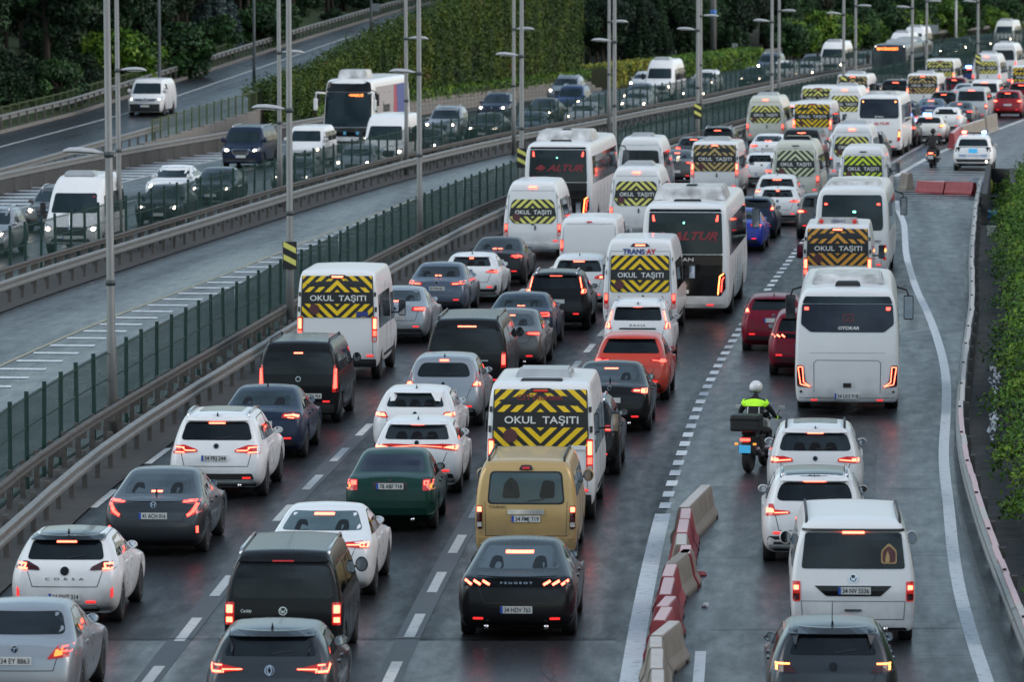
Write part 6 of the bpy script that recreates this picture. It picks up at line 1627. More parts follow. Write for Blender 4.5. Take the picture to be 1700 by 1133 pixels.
define('sedan_a', 'sedan', S2, (.68, .55, 1.12, 1.36, .08), LENS_W, LIT_W, em=(.93, .045, 'ring'), plate_at=(0, .78), gap=(.55, .62, .66, .90), brake=(.15, 1.13, .022))
define('focus_sedan', 'sedan', S2, (.68, .55, 1.12, 1.36, .08), LENS_W, LIT_W, lit_mat='lit_hot', glassmat='glass_teal', em=(.93, .045, 'ring'), plate_at=(0, .78), gap=(.55, .62, .66, .90), brake=None, roofb=dict(fin=True, y0=1.9))
S3 = dict(S2, H=1.46, W=1.78, yrt=1.30, zd=1.04)
define('corolla_old', 'sedan', dict(S3, W=1.76), (.66, .54, 1.10, 1.36, .08), [rnd([(.46, .82), (.84, .86), (.84, 1.03), (.60, 1.00)], .02)], [rect(.66, .80, .92, .99, .01)], glassmat='glass', lens_mat='lamp', em=(.96, .055, 'toyota'), plate_at=(0, .80), ptxt='34 EY 8863', gap=(.55, .62, .66, .90), brake=None, roofb=dict(fin=False), more=lambda m: m.rear('indicator_lens', [rnd([(.56, .86), (.68, .88), (.68, .97), (.58, .95)], .01)], M['lamp_amber'], off=.022, mirror=True))
define('corolla', 'sedan', S3, (.64, .53, 1.10, 1.36, .07), [rnd([(.40, .90), (.84, .92), (.84, 1.03), (.42, .97)], .02)], [stroke((.46, .93), (.64, .935), .022), rect(.66, .80, .935, 1.0, .015)], lit_mat='lit_hot', em=(.97, .045, 'ring'), plate_at=(0, .80), ptxt='34 FFB 857', gap=(.5, .6, .66, .9), brake=(.09, 1.12, .03))
define('passat', 'sedan', dict(S2, L=4.77, zd=1.08), (.66, .54, 1.12, 1.37, .08), [rnd([(.44, .90), (.84, .88), (.85, 1.02), (.46, 1.0)], .02)], [rect(.52, .80, .92, .98, .01)], em=(.96, .05, 'ring'), plate_at=(0, .72), ptxt='34 TU 5131', gap=(.55, .62, .64, .9), brake=(.12, 1.12, .02))
define('octavia', 'sedan', dict(S2, L=4.7, zd=1.10, yrt=1.2), (.70, .56, 1.14, 1.38, .08), [rnd([(.50, .88), (.84, .90), (.84, 1.04), (.52, 1.02)], .02)], [stroke((.56, .93), (.78, .93), .02), stroke((.78, .93), (.76, 1.0), .02), stroke((.56, 1.0), (.76, 1.0), .02)], glassmat='glass_teal', em=(1.0, .045, 'ring'), plate_at=(0, .78), gap=(.5, .6, .66, .9), brake=(.1, 1.15, .02))
define('merc_sedan', 'sedan', dict(S2, L=4.7, W=1.82, yrt=1.5, yd=.45, zd=1.05), (.66, .50, 1.10, 1.35, .10), [rnd([(.44, .92), (.80, .88), (.86, .96), (.70, 1.0), (.48, .98)], .03)], [rnd([(.50, .93), (.80, .91), (.80, .96), (.52, .965)], .02)], em=(.95, .045, 'ring'), plate_at=(0, .56), gap=(.5, .6, .7, .9), brake=(.11, 1.31, .02), bump=(.2, .32, .72, dict(exhaust=2)))
define('bmw_sedan', 'sedan', dict(S2, L=4.9, W=1.86, H=1.46, yrt=1.55, yd=.5, zd=1.07), (.70, .55, 1.13, 1.37, .08), [rnd([(.48, .92), (.86, .86), (.88, 1.0), (.72, 1.03), (.50, .98)], .02)], [rect(.54, .68, .93, .97, .01), rnd([(.70, .90), (.84, .89), (.84, .99), (.70, .99)], .02)], lit_mat='lit_hot', em=(1.0, .045, 'ring'), plate_at=(0, .74), gap=(.55, .62, .66, .9), brake=(.15, 1.33, .02), bump=(.2, .32, .74, dict(exhaust=2)))
define('audi_sedan', 'sedan', dict(S2, L=4.73, W=1.84, H=1.43, yrt=1.5, yd=.5, zd=1.04), (.68, .54, 1.10, 1.35, .06), [rnd([(.40, .90), (.84, .86), (.87, .99), (.44, .97)], .02)], [stroke((.44, .925), (.70, .925), .02), rnd([(.68, .89), (.82, .88), (.83, .96), (.68, .96)], .015)], lit_mat='lit_hot', glassmat='glass_clear', em=(1.0, .04, 'ring'), plate_at=(0, .80), gap=(.52, .62, .66, .9), brake=(.17, 1.30, .03), roofb=dict(fin=False), bump=(.2, .30, .7))
define('old_sedan', 'sedan', dict(L=4.15, W=1.70, H=1.42, ro=.92, wb=2.46, wr=.30, zb=.93, zbf=.88, zh=.80, yrt=1.25, ywt=2.25, ycw=3.1, zd=1.06, yd=.45, wt=.72), (.62, .52, 1.09, 1.34, .06), [rect(.60, .815, .78, .98, .02)], [rect(.62, .79, .88, .96, .01)], lit_mat='lit', glassmat='glass_blue', em=(.99, .045, 'disc', 'seam'), plate_at=(0, .86), ptxt='78 ABF 718', gap=(.55, .60, .70, .78), brake=None, roofb=dict(fin=False), bump=(.22, .30, .70, dict(refl=False, exhaust=1)),
       more=many(lambda m: m.rear('rear_bumper', [rect(-.82, .82, .34, .60, .06)], 'body', off=.07, skirt=.08, d='r'), lambda m: m.rear('indicator_lens', [rect(.765, .82, .80, .92, .01)], M['lamp_amber'], off=.028, mirror=True), lambda m: m.rear('plate_recess', [rect(-.32, .32, .78, .94, .02)], M['seam'], off=.003)))
define('peugeot_fastback', 'sedan', dict(L=4.75, W=1.86, H=1.405, ro=1.0, wb=2.79, wr=.345, zb=.96, zbf=.90, zh=.82, yrt=1.65, ywt=2.75, ycw=3.65, zd=1.04, yd=.40, wt=.68), (.66, .50, 1.08, 1.33, .06), [rnd([(-.86, .86), (.86, .86), (.86, .98), (-.86, .98)], .02)], [], lens_mat='gloss', em=None, plate_at=(0, .50), ptxt='34 HDV 765', gap=(.5, .6, .60, .84), brake=(.22, 1.25, .035), roofb=dict(fin=False), bump=(.2, .30, .78, dict(exhaust=2)),
       more=many(lambda m: m.rear('lamp_claw', [stroke((.42 + k * .14, .885), (.53 + k * .14, .945), .038) for k in range(3)], M['lit_hot'], off=.024, mirror=True, grid=.1, skirt=.003), lambda m: m.rear('decklid_lip', [stroke((-.62, 1.02), (.62, 1.02), .03)], M['gloss'], off=.03, skirt=.04), lambda m: m.add('lettering', text_decal(m, 'r', 'PEUGEOT', 0, .915, .03, .50, bold=.01, off=.03, spacing=1.6), M['chrome'])))
define('hatch_a', 'hatch', dict(H1, W=1.78, H=1.45), (.64, .55, 1.06, 1.35, .08), [rnd([(.52, .86), (.83, .88), (.86, 1.02), (.66, 1.02)], .02)], [rnd([(.58, .90), (.80, .91), (.82, .98), (.64, .97)], .02)], em=(.93, .045, 'ring'), plate_at=(0, .56), gap=(.5, .6, .62, .86), more=spoil(.58, .55, 1.37, 1.42))
define('fiesta', 'hatch', dict(H1, L=3.97, W=1.72, H=1.47), (.60, .50, 1.10, 1.36, .07), [rnd([(.62, 1.0), (.78, 1.0), (.74, 1.22), (.66, 1.24)], .02)], [rnd([(.65, 1.05), (.75, 1.05), (.72, 1.14), (.67, 1.14)], .02)], lit_mat='lit_hot', em=(.96, .04, 'ring'), plate_at=(0, .84), gap=(.5, .58, .62, .86), brake=(.13, 1.39, .025), more=spoil(.56, .53, 1.38, 1.42))
define('clio', 'hatch', dict(H1, L=4.05, W=1.80, H=1.44), (.60, .50, 1.09, 1.34, .07), [rnd([(.42, .92), (.80, .88), (.85, .98), (.60, 1.0)], .02)], [stroke((.50, .945), (.78, .915), .018), rect(.68, .80, .92, .965, .01)], em=(.95, .06, 'renault'), plate_at=(0, .50), gap=(.5, .6, .62, .86), brake=(.06, 1.30, .03), more=many(spoil(.56, .53, 1.36, 1.41), lambda m: m.rear('bumper_corner_inset', [rnd([(.66, .34), (.78, .38), (.78, .54), (.72, .52)], .02)], M['trim'], off=.013, mirror=True)))
define('i20', 'hatch', dict(H1, L=4.04, W=1.775, H=1.45), (.64, .56, 1.08, 1.34, .06), [rnd([(-.84, .98), (-.80, .86), (-.50, .90), (0, .955), (.50, .90), (.80, .86), (.84, .98), (.5, 1.0), (0, .985), (-.5, 1.0)], .015)], [], lens_mat='lamp', em=(1.02, .05, 'ring'), plate_at=(0, .52), gap=(.5, .6, .6, .84), brake=(.13, 1.36, .025),
       more=many(blackroof if False else (lambda m: None), spoil(.60, .56, 1.36, 1.41), lambda m: m.rear('lamp_light', [rnd([(.52, .93), (.80, .885), (.82, .965), (.62, .96)], .02), stroke((0, .97), (.5, .94), .012)], M['lit_hot'], off=.024, skirt=0, mirror=True, grid=.1)))
define('hatch_b', 'hatch', dict(H1, L=4.2, W=1.80, H=1.45, yrt=.38), (.62, .51, 1.08, 1.35, .08), [rnd([(.56, .86), (.86, .88), (.88, 1.0), (.62, .98)], .02)], [rnd([(.60, .89), (.83, .90), (.83, .96), (.64, .955)], .015)], lit_mat='lit_hot', em=(.95, .045, 'ring'), plate_at=(0, .54), gap=(.5, .6, .6, .84), brake=(.14, 1.385, .025), more=spoil(.60, .56, 1.37, 1.43))
define('astra', 'hatch', dict(H1, L=4.37, W=1.81, H=1.46, yrt=.36), (.61, .50, 1.08, 1.34, .06), [rnd([(.50, .84), (.84, .86), (.87, .98), (.62, 1.0)], .02)], [stroke((.60, .965), (.80, .965), .022), stroke((.78, .95), (.78, .88), .03)], lens_mat='lamp_dark', lit_mat='lit_amber', em=(.93, .06, 'disc', 'gloss'), plate_at=(0, .54), gap=(.5, .6, .6, .84), brake=None, more=many(spoil(.62, .57, 1.36, 1.43), lambda m: m.add('roof_aerial', tube_me([(0, 0, 0), (0, -.10, .32)], .006, 6), M['trim'], -1, (0, .75, 1.45))))
define('megane', 'hatch', dict(H1, L=4.35, W=1.81, H=1.45, yrt=.42), (.64, .55, 1.10, 1.34, .06), [rnd([(.34, .93), (.80, .86), (.88, .94), (.82, 1.02), (.60, .985)], .02)], [stroke((.38, .935), (.66, .93), .016), stroke((.64, .93), (.64, .885), .016), stroke((.66, .985), (.82, .985), .018), stroke((.82, .98), (.80, .90), .02), stroke((.66, .90), (.80, .90), .03)], lens_mat='lamp', lit_mat='lit_hot', em=(.92, .07, 'renault'), plate_at=(0, .52), gap=(.5, .6, .6, .84), brake=None, more=spoil(.62, .57, 1.36, 1.42), wiper=True)
U2 = dict(L=4.35, W=1.82, H=1.60, ro=.85, wb=2.62, wr=.345, zb=1.05, zbf=1.0, zh=.95, yrt=.36, ywt=2.2, ycw=3.0, tuck=.10, wt=.73, g=.23)
LENS_U = [rnd([(.46, .94), (.84, .92), (.86, 1.06), (.62, 1.06), (.48, 1.0)], .02)]; LIT_U = [rnd([(.60, .96), (.82, .95), (.82, 1.02), (.62, 1.02)], .02)]
define('suv_a', 'suv', U2, (.68, .58, 1.14, 1.45, .08), LENS_U, LIT_U, em=(1.0, .045, 'ring'), plate_at=(0, .76), roofb=dict(rails=True, y0=.6, y1=2.4), gap=(.58, .66, .64, .9), more=spoil(.60, .56, 1.47, 1.54))
define('suv_b', 'suv', U2, (.68, .58, 1.14, 1.45, .08), LENS_U, LIT_U, lit_mat='lit_hot', em=(1.0, .045, 'ring'), plate_at=(0, .76), roofb=dict(fin=True), gap=(.58, .66, .64, .9), more=spoil(.60, .56, 1.47, 1.54))
define('tucson', 'suv', dict(U2, L=4.5, W=1.85, H=1.62), (.70, .60, 1.14, 1.46, .10), [rnd([(.42, .94), (.86, .90), (.88, 1.03), (.60, 1.04), (.44, 1.0)], .02)], [rect(.70, .84, .94, 1.0, .01), stroke((.46, .975), (.72, .955), .022)], lit_mat='lit_hot', em=(1.0, .05, 'ring'), plate_at=(0, .78), roofb=dict(rails=True, y0=.6, y1=2.5, panel=True, mat='trim'), gap=(.58, .66, .64, .9), brake=(.15, 1.455, .025), more=spoil(.62, .58, 1.48, 1.55))
define('qashqai', 'suv', dict(U2, L=4.4, W=1.84, H=1.60), (.68, .58, 1.13, 1.44, .12), [rnd([(.42, .92), (.86, .86), (.88, 1.05), (.72, 1.08), (.70, .98), (.44, .96)], .02)], [stroke((.46, .935), (.70, .925), .018), rnd([(.70, .93), (.84, .92), (.84, 1.0), (.72, 1.0)], .02)], lit_mat='lit_hot', em=(.98, .05, 'ring'), plate_at=(0, .80), roofb=dict(rails=True, y0=.6, y1=2.5), gap=(.62, .68, .62, .88), brake=(.19, 1.455, .028), bump=(.24, .52, .84), more=many(blackroof, spoil(.60, .56, 1.47, 1.54)))
define('xc', 'suv', dict(U2, L=4.43, W=1.87, H=1.63), (.64, .54, 1.16, 1.48, .07), [[(.62, 1.50), (.68, 1.50), (.76, 1.22), (.88, 1.14), (.86, 1.02), (.70, 1.0), (.70, 1.18)]], [stroke((.655, 1.48), (.72, 1.18), .03), rnd([(.70, 1.04), (.83, 1.05), (.83, 1.14), (.72, 1.16)], .02)], lit_mat='lit_hot', em=None, plate_at=(0, .82), roofb=dict(rails=True, y0=.6, y1=2.5), gap=(.58, .66, .64, .9), brake=(.17, 1.505, .03), more=spoil(.60, .54, 1.52, 1.57))
define('juke', 'suv', dict(U2, L=4.13, W=1.77, H=1.57, ro=.76, wb=2.53, yrt=.5), (.62, .50, 1.12, 1.42, .12), [rnd([(.62, .92), (.86, .90), (.86, 1.04), (.76, 1.22), (.72, 1.20), (.72, 1.06)], .03)], [rnd([(.66, .94), (.83, .93), (.82, 1.0), (.72, 1.02)], .02)], lit_mat='lit_hot', em=(.98, .045, 'ring'), plate_at=(.06, .80), ptxt='34 NR 5861', roofb=dict(fin=True), gap=(.5, .62, .60, .88), brake=(.10, 1.46, .03))
define('duster', 'suv', dict(U2, L=4.34, W=1.80, H=1.65), (.62, .56, 1.16, 1.48, .06), [rnd([(.66, .94), (.86, .94), (.84, 1.20), (.68, 1.44), (.64, 1.44), (.72, 1.12)], .02)], [rnd([(.70, .97), (.83, .97), (.80, 1.10), (.72, 1.10)], .02), stroke((.72, 1.14), (.66, 1.40), .022)], lit_mat='lit_hot', em=None, plate_at=(0, .84), ptxt='34 ENC 142', roofb=dict(rails=True, y0=.6, y1=2.5), gap=(.58, .66, .64, .9), brake=(.12, 1.50, .03), bump=(.24, .50, .84),
       txt=(('DACIA', 0, 1.04, .045, .40), dict(bold=.02, off=.014, spacing=1.5), 'seam'), more=many(spoil(.60, .56, 1.50, 1.55), lambda m: m.rear('plate_strip', [trap(.48, .45, .935, .975, .01)], M['trim'], off=.012)))
define('coupe_suv', 'hatch', dict(H1, L=4.4, W=1.83, H=1.54, ro=.85, wb=2.66, wr=.35, zb=1.02, zbf=.96, yrt=.75, ywt=2.2, ycw=3.05), (.68, .55, 1.12, 1.42, .06), [rnd([(.46, .96), (.86, .90), (.88, 1.0), (.70, 1.04), (.48, 1.0)], .02)], [stroke((.52, .975), (.84, .94), .02), rnd([(.68, .93), (.82, .92), (.82, .99), (.70, 1.0)], .02)], em=None, plate_at=(0, .62), gap=(.5, .6, .62, .9), brake=(.16, 1.45, .022), more=spoil(.60, .55, 1.44, 1.49))
define('peugeot_suv', 'suv', dict(U2, L=4.45, W=1.84, H=1.62), (.68, .58, 1.14, 1.44, .06), [rnd([(-.86, .98), (.86, .98), (.86, 1.08), (-.86, 1.08)], .02)], [], lens_mat='gloss', em=None, plate_at=(0, .78), roofb=dict(fin=True), gap=(.58, .66, .6, .9), bump=(.24, .50, .84),
       more=many(spoil(.60, .56, 1.46, 1.52), lambda m: m.rear('lamp_claw', [stroke((.50 + k * .12, 1.0), (.58 + k * .12, 1.06), .04) for k in range(3)], M['lit_hot'], off=.024, mirror=True, grid=.1, skirt=.003)))
define('police_suv', 'suv', dict(U2, L=4.5, W=1.865, H=1.65), (.70, .60, 1.14, 1.46, .08), [[(.55, 1.10), (.88, 1.10), (.86, 1.02), (.80, .88), (.76, .88), (.76, 1.0), (.70, 1.0), (.68, .90), (.64, .90), (.62, 1.02)]], [], lens_mat='gloss', glassmat='glass_teal', em=None, plate_at=None, roofb=dict(fin=True), gap=None, brake=None, bump=(.22, .55, .88, dict(refl=False)),
       more=many(lambda m: m.rear('lamp_bar', [rect(-.7, .7, 1.085, 1.105)], M['gloss'], off=.014), lambda m: plate(m, 0, .93, police=True, wid=.40, hgt=.2), lambda m: m.rear('blue_stripes', [stroke((x * sg - .03 * sg, .66), (x * sg + .03 * sg, .76), .04) for sg in (1, -1) for x in (.36, .44, .52, .60)], M['police_blue'], off=.012, grid=0, skirt=0),
                 lambda m: m.add('lettering', text_decal(m, 'r', 'TRAFİK POLİSİ', 0, .71, .06, .55, bold=.02, off=.014), M['police_blue']), lambda m: light_bar(m), lambda m: m.rear('reverse_light', [[(.62 + .05 * a, .44 + .05 * b) for a, b in disc(1, 10)]], M['head_dim'], off=.016, grid=0)))
def light_bar(m, y=1.3):
    z = m.project('t', 0, y, 0).z
    i = m.add('light_bar', box_me(-.62, .62, -.12, .12, .03, .09, .02), M['gloss'], -1, (0, y, z)); m.add('beacon', box_me(-.56, -.36, -.13, .13, .035, .15, .02), M['red_light'], i); m.add('beacon', box_me(.36, .56, -.13, .13, .035, .15, .02), M['blue_light'], i)
define('police_hatch', 'hatch', dict(H1, W=1.78), (.64, .55, 1.06, 1.35, .08), [rnd([(.52, .86), (.83, .88), (.86, 1.02), (.66, 1.02)], .02)], [rnd([(.58, .90), (.80, .91), (.82, .98), (.64, .97)], .02)], lit_mat='lit_amber', em=None, plate_at=(0, .56), gap=(.5, .6, .62, .86), more=lambda m: (m.add('beacon', box_me(-.35, .05, -.1, .1, 0, .12, .02), M['blue_light'], -1, (0, 1.2, m.project('t', 0, 1.2, 0).z))))

# ---- cars seen from the front
for nm, kind, dims, kw in (('front_sedan', 'sedan', S2, dict()), ('front_sedan_off', 'sedan', S3, dict(on=True, mat='head_dim')), ('front_suv', 'suv', U2, dict(z_lamp=.80, grille=(.40, .52, .78))), ('front_hatch', 'hatch', dict(H1, H=1.46), dict(z_lamp=.72)),
                           ('front_suv_big', 'suv', dict(U2, L=4.8, W=1.92, H=1.78, zb=1.12, zbf=1.08, zh=1.05), dict(z_lamp=.88, x1=.84, grille=(.42, .56, .86), chromeg=True)), ('front_minivan', 'suv', dict(U2, L=4.6, H=1.75, ywt=2.9, ycw=3.6, zbf=1.02), dict(z_lamp=.80))):
    def mk(kind=kind, dims=dims, kw=kw):
        m = car_model(kind, **dims); front_face(m, **kw); roof_bits(m, fin=kind == 'sedan', rails=kind == 'suv', y0=.8 if kind != 'sedan' else 1.9, y1=2.3); return m
    MODELS[nm] = mk

# ---- buses
def bus_base(L, W, H, ro, wb, wr=.48, g=.32, lean_r=.10, lean_f=.35, wt=.84, wc=.965, win=(1.75, None), nwin=6, belt=1.6):
    m = Model('bus', van_body('bus', L, W, H, ro, wb, wr, g=g, wt=wt, wc=wc, belt=belt, lean_r=lean_r, lean_f=lean_f, rr=.08, camber=.05), L, W, H); hw = W / 2
    for y in (ro, ro + wb):
        for sd in (1, -1): wheel_parts(m, sd * (hw - .19), y, wr, .30, 'darkrim')
    z0, z1 = win[0], win[1] or H - .45; n = nwin; a, b = .55, L - 1.1
    for k in range(n): side_panel(m, [rect(a + (b - a) * k / n + .03, a + (b - a) * (k + 1) / n - .03, z0, z1, .05)], M['glass'], 'side_window')
    for k in range(1, n): side_panel(m, [[(a + (b - a) * k / n, g + .1), (a + (b - a) * k / n + .015, g + .1), (a + (b - a) * k / n + .015, z0 - .2), (a + (b - a) * k / n, z0 - .2)]], M['seam'], 'luggage_door_gap', .004)
    for sd in (1, -1):
        q = m.add('mirror', box_me(-.12, .12, -.06, .08, -.30, .30, .04), M['trim'], -1, (sd * (hw + .24), L - .1, H - 1.05)); m.add('mirror_glass', box_me(-.10, .10, -.066, -.06, -.27, .27), M['mirror'], q)
        m.add('mirror_arm', tube_me([(sd * .0, .02, .28), (-sd * .05, .1, .42), (-sd * .3, 0, .5)], .025), M['trim'], q)
    m.rear('underside', [rect(-hw * .9, hw * .9, g - .0, g + .10)], M['trim'], off=.004)
    return m
def neon_lamp(m, pts, w=.035, lens=None, mat='lit'):
    for sg in (1, -1):
        fl = lambda p: p if sg > 0 else [(-a, b) for a, b in reversed(p)]
        i = m.rear('tail_lamp', [fl(rnd(lens, .04))], M['lamp_dark'], off=.014, grid=.12)
        st = [fl(stroke(a, b, w)) for a, b in zip(pts, pts[1:])]
        m.rear('lamp_light', st, M[mat], i, off=.024, grid=.15, skirt=0)
@model('coach')
def _():
    m = bus_base(12.2, 2.55, 3.32, 3.0, 6.1, nwin=7, win=(1.80, 2.80))
    i = m.rear('engine_cover', [rnd([(-1.05, .68), (1.05, .68), (1.06, 1.30), (1.07, 1.85), (-1.07, 1.85), (-1.06, 1.30)], .05)], M['gloss'], off=.008, grid=.3)
    m.rear('rear_window', [rnd([(-1.07, 1.87), (1.07, 1.87), (1.03, 3.05), (-1.03, 3.05)], .06)], M['glass_teal'], off=.008, grid=.3)
    m.rear('roof_edge_band', [rnd([(-1.04, 3.07), (1.04, 3.07), (1.0, 3.15), (-1.0, 3.15)], .03)], M['gloss'], off=.006)  # gloss black band between rear window and roof
    m.add('lettering', text_decal(m, 'r', 'ALTUR', .26, 2.40, .24, 1.34, bold=.03, shear=.35, off=.02), M['altur'])
    m.rear('globe_logo', [rnd([(-.86, 2.36), (-.62, 2.52), (-.44, 2.38), (-.62, 2.28)], .05), stroke((-.80, 2.24), (.95, 2.24), .012)], M['altur'], off=.018, grid=0, skirt=0)
    m.add('lettering', text_decal(m, 'r', 'MAN', .0, 1.72, .10, .48, bold=.02, off=.02), M['lamp_clear'])
    m.rear('cover_gap', [stroke((-.7, 1.60), (.75, 1.60), .02), stroke((-.95, 1.84), (.95, 1.84), .015)], M['trim'], i, off=.014, grid=.3, skirt=0)
    neon_lamp(m, [(1.10, 1.32), (.99, 1.24), (.96, .96), (.94, .72)], .035, [(.90, .68), (1.02, .70), (1.16, .88), (1.15, 1.32), (1.06, 1.36), (.96, 1.26)], 'lit_amber')
    m.rear('lamp_light', [stroke((1.11, 1.22), (1.06, 1.14), .03), stroke((1.06, 1.14), (1.03, .80), .03)], M['lit'], off=.026, mirror=True, grid=.15, skirt=0)
    m.rear('upper_lamp', [rnd([(.86, 2.80), (.93, 2.80), (.94, 2.98), (.90, 2.98)], .02)], M['lit'], off=.022, mirror=True, grid=0)
    m.rear('small_green_lamp', [[(-.04 + .03 * a, 2.76 + .03 * b) for a, b in disc(1, 8)]], M['green_light'], off=.018, grid=0)
    m.rear('reflector', [rect(.62, .82, .40, .44)], M['lit_dim'], off=.014, mirror=True)
    roof_unit(m, 2.3, 5.4, 1.05, .34, 'white', 'air_conditioner'); roof_unit(m, 1.2, 1.35, .42, .06, 'trim', 'roof_vent'); roof_unit(m, 3.2, 4.0, .2, .38, 'trim', 'air_intake')
    plate(m, -.15, .80, wid=.52)
    return m
@model('midibus')
def _():
    m = bus_base(9.2, 2.40, 2.92, 2.2, 4.6, .42, nwin=5, win=(1.55, 2.45), wt=.80, lean_r=.16)
    m.rear('rear_window', [rnd([(-.84, 1.92), (.84, 1.92), (1.06, 2.10), (1.03, 2.56), (-1.03, 2.56), (-1.06, 2.10)], .05)], M['glass_blue'], off=.008, grid=.2)
    m.rear('window_cowl', [rnd([(-1.03, 2.57), (1.03, 2.57), (.96, 2.73), (-.96, 2.73)], .04)], M['glass_teal'], off=.010, grid=.2)
    m.add('lettering', text_decal(m, 'r', 'OTOKAR', .03, 2.02, .075, .48, bold=.03, shear=.2, off=.02), M['letter'])
    m.rear('window_logo', [rect(-.11, -.07, 2.16, 2.34), rect(.11, .15, 2.16, 2.34), rect(-.07, .11, 2.30, 2.34), rect(-.07, .11, 2.16, 2.20), rnd([(-.03, 2.22), (.07, 2.22), (.02, 2.29)], .01)], M['maroon'], off=.018, grid=0, skirt=0)
    m.rear('upper_lamp', [rect(.88, .98, 2.42, 2.49, .02)], M['lit'], off=.024, mirror=True, grid=0)
    neon_lamp(m, [(1.12, 1.12), (1.02, 1.13), (.99, .78), (.84, .68), (1.06, .73), (1.12, 1.12)], .022, [(.80, .66), (1.14, .68), (1.15, 1.16), (1.0, 1.17), (.95, .80)], 'lit_hot')
    m.rear('engine_flap', [stroke((-.75, .38), (-.76, 1.22), .012), stroke((.75, .38), (.76, 1.22), .012), stroke((-.70, 1.28), (.70, 1.28), .012), stroke((-.76, 1.22), (-.70, 1.28), .012), stroke((.76, 1.22), (.70, 1.28), .012)], M['seam'], off=.004, grid=.3, skirt=0)
    m.rear('crease', [stroke((-.85, 1.45), (.85, 1.45), .015)], M['lamp_clear'], off=.004, grid=.3, skirt=0)
    m.rear('air_vent', [rect(-.09, .09, .66, .76)], M['trim'], off=.012, grid=0); m.rear('sensor', [[(1.05 + .03 * a, .56 + .03 * b) for a, b in disc(1, 8)]], M['trim'], off=.012, mirror=True, grid=0)
    m.rear('reflector', [rect(.68, .82, .35, .38)], M['lit_dim'], off=.014, mirror=True); plate(m, .0, .46, wid=.56, hgt=.13, text='34 LKS 918')
    roof_unit(m, 2.0, 4.4, .85, .18, 'white', 'air_conditioner'); roof_unit(m, .9, 1.5, .30, .10, 'trim', 'roof_hatch', x=0); return m
@model('midibus_big_window')
def _():
    m = bus_base(9.0, 2.38, 2.98, 2.2, 4.5, .42, nwin=5, win=(1.55, 2.45), wt=.78, lean_r=.14)
    m.rear('rear_window', [rnd([(-.96, 1.60), (.96, 1.60), (.98, 1.80), (.93, 2.72), (-.93, 2.72), (-.98, 1.80)], .10)], M['glass_teal'], off=.008, grid=.2)
    m.rear('upper_lamp', [rect(.78, .88, 2.40, 2.46, .02)], M['lit'], off=.024, mirror=True, grid=0); m.rear('small_green_lamp', [rect(.02, .12, 2.16, 2.22)], M['green_light'], off=.016, grid=0)
    for z, mt in ((1.10, 'lamp'), (.98, 'lit_amber'), (.85, 'lamp_clear'), (.72, 'lamp')):
        m.rear('round_lamp', [[(1.03 + .055 * a, z + .055 * b) for a, b in disc(1, 14)]], M[mt], off=.016, mirror=True, grid=0)
    m.rear('crease', [stroke((-.9, 1.20), (.9, 1.20), .012), stroke((.92, .5), (.95, 1.18), .012)], M['seam'], off=.004, grid=.3, skirt=0)
    m.add('lettering', text_decal(m, 'r', 'TEMSA', .80, 1.27, .05, .24, bold=.02, off=.014), M['ink']); m.rear('reflector', [rect(.78, .92, .50, .54)], M['lit_dim'], off=.014, mirror=True); plate(m, 0, .60, wid=.52)
    roof_unit(m, 1.5, 4.0, .85, .10, 'white', 'air_conditioner'); return m
@model('altur_midibus')
def _():
    m = bus_base(8.5, 2.24, 3.02, 2.1, 4.2, .42, nwin=5, win=(1.60, 2.5), wt=.78, lean_r=.14)
    m.rear('rear_window', [rnd([(-.92, 1.86), (.92, 1.86), (.97, 2.0), (.93, 2.82), (-.93, 2.82), (-.97, 2.0)], .10)], M['glass_blue'], off=.008, grid=.2)
    m.add('lettering', text_decal(m, 'r', 'ALTUR', .10, 1.62, .13, .80, bold=.03, shear=.35, off=.014), M['altur_bright']); m.rear('globe_logo', [rnd([(-.56, 1.60), (-.46, 1.70), (-.34, 1.62), (-.46, 1.55)], .03)], M['altur_bright'], off=.014, grid=0, skirt=0)
    m.add('lettering', text_decal(m, 'r', 'ISUZU', .0, 1.95, .06, .42, bold=.02, off=.018), M['letter'])
    lamps(m, [rnd([(.88, .70), (1.04, .80), (1.04, 1.30), (.96, 1.34)], .03)], [rnd([(.94, .95), (1.02, .98), (1.02, 1.22), (.97, 1.24)], .02)], lit_mat='lit_amber'); m.rear('upper_lamp', [[(.80 + .04 * a, 2.68 + .04 * b) for a, b in disc(1, 8)]], M['lit_amber'], off=.024, mirror=True, grid=0)
    bumper(m, .34, .42, .9); plate(m, 0, .60); roof_unit(m, 1.5, 3.8, .8, .10, 'white', 'air_conditioner'); return m
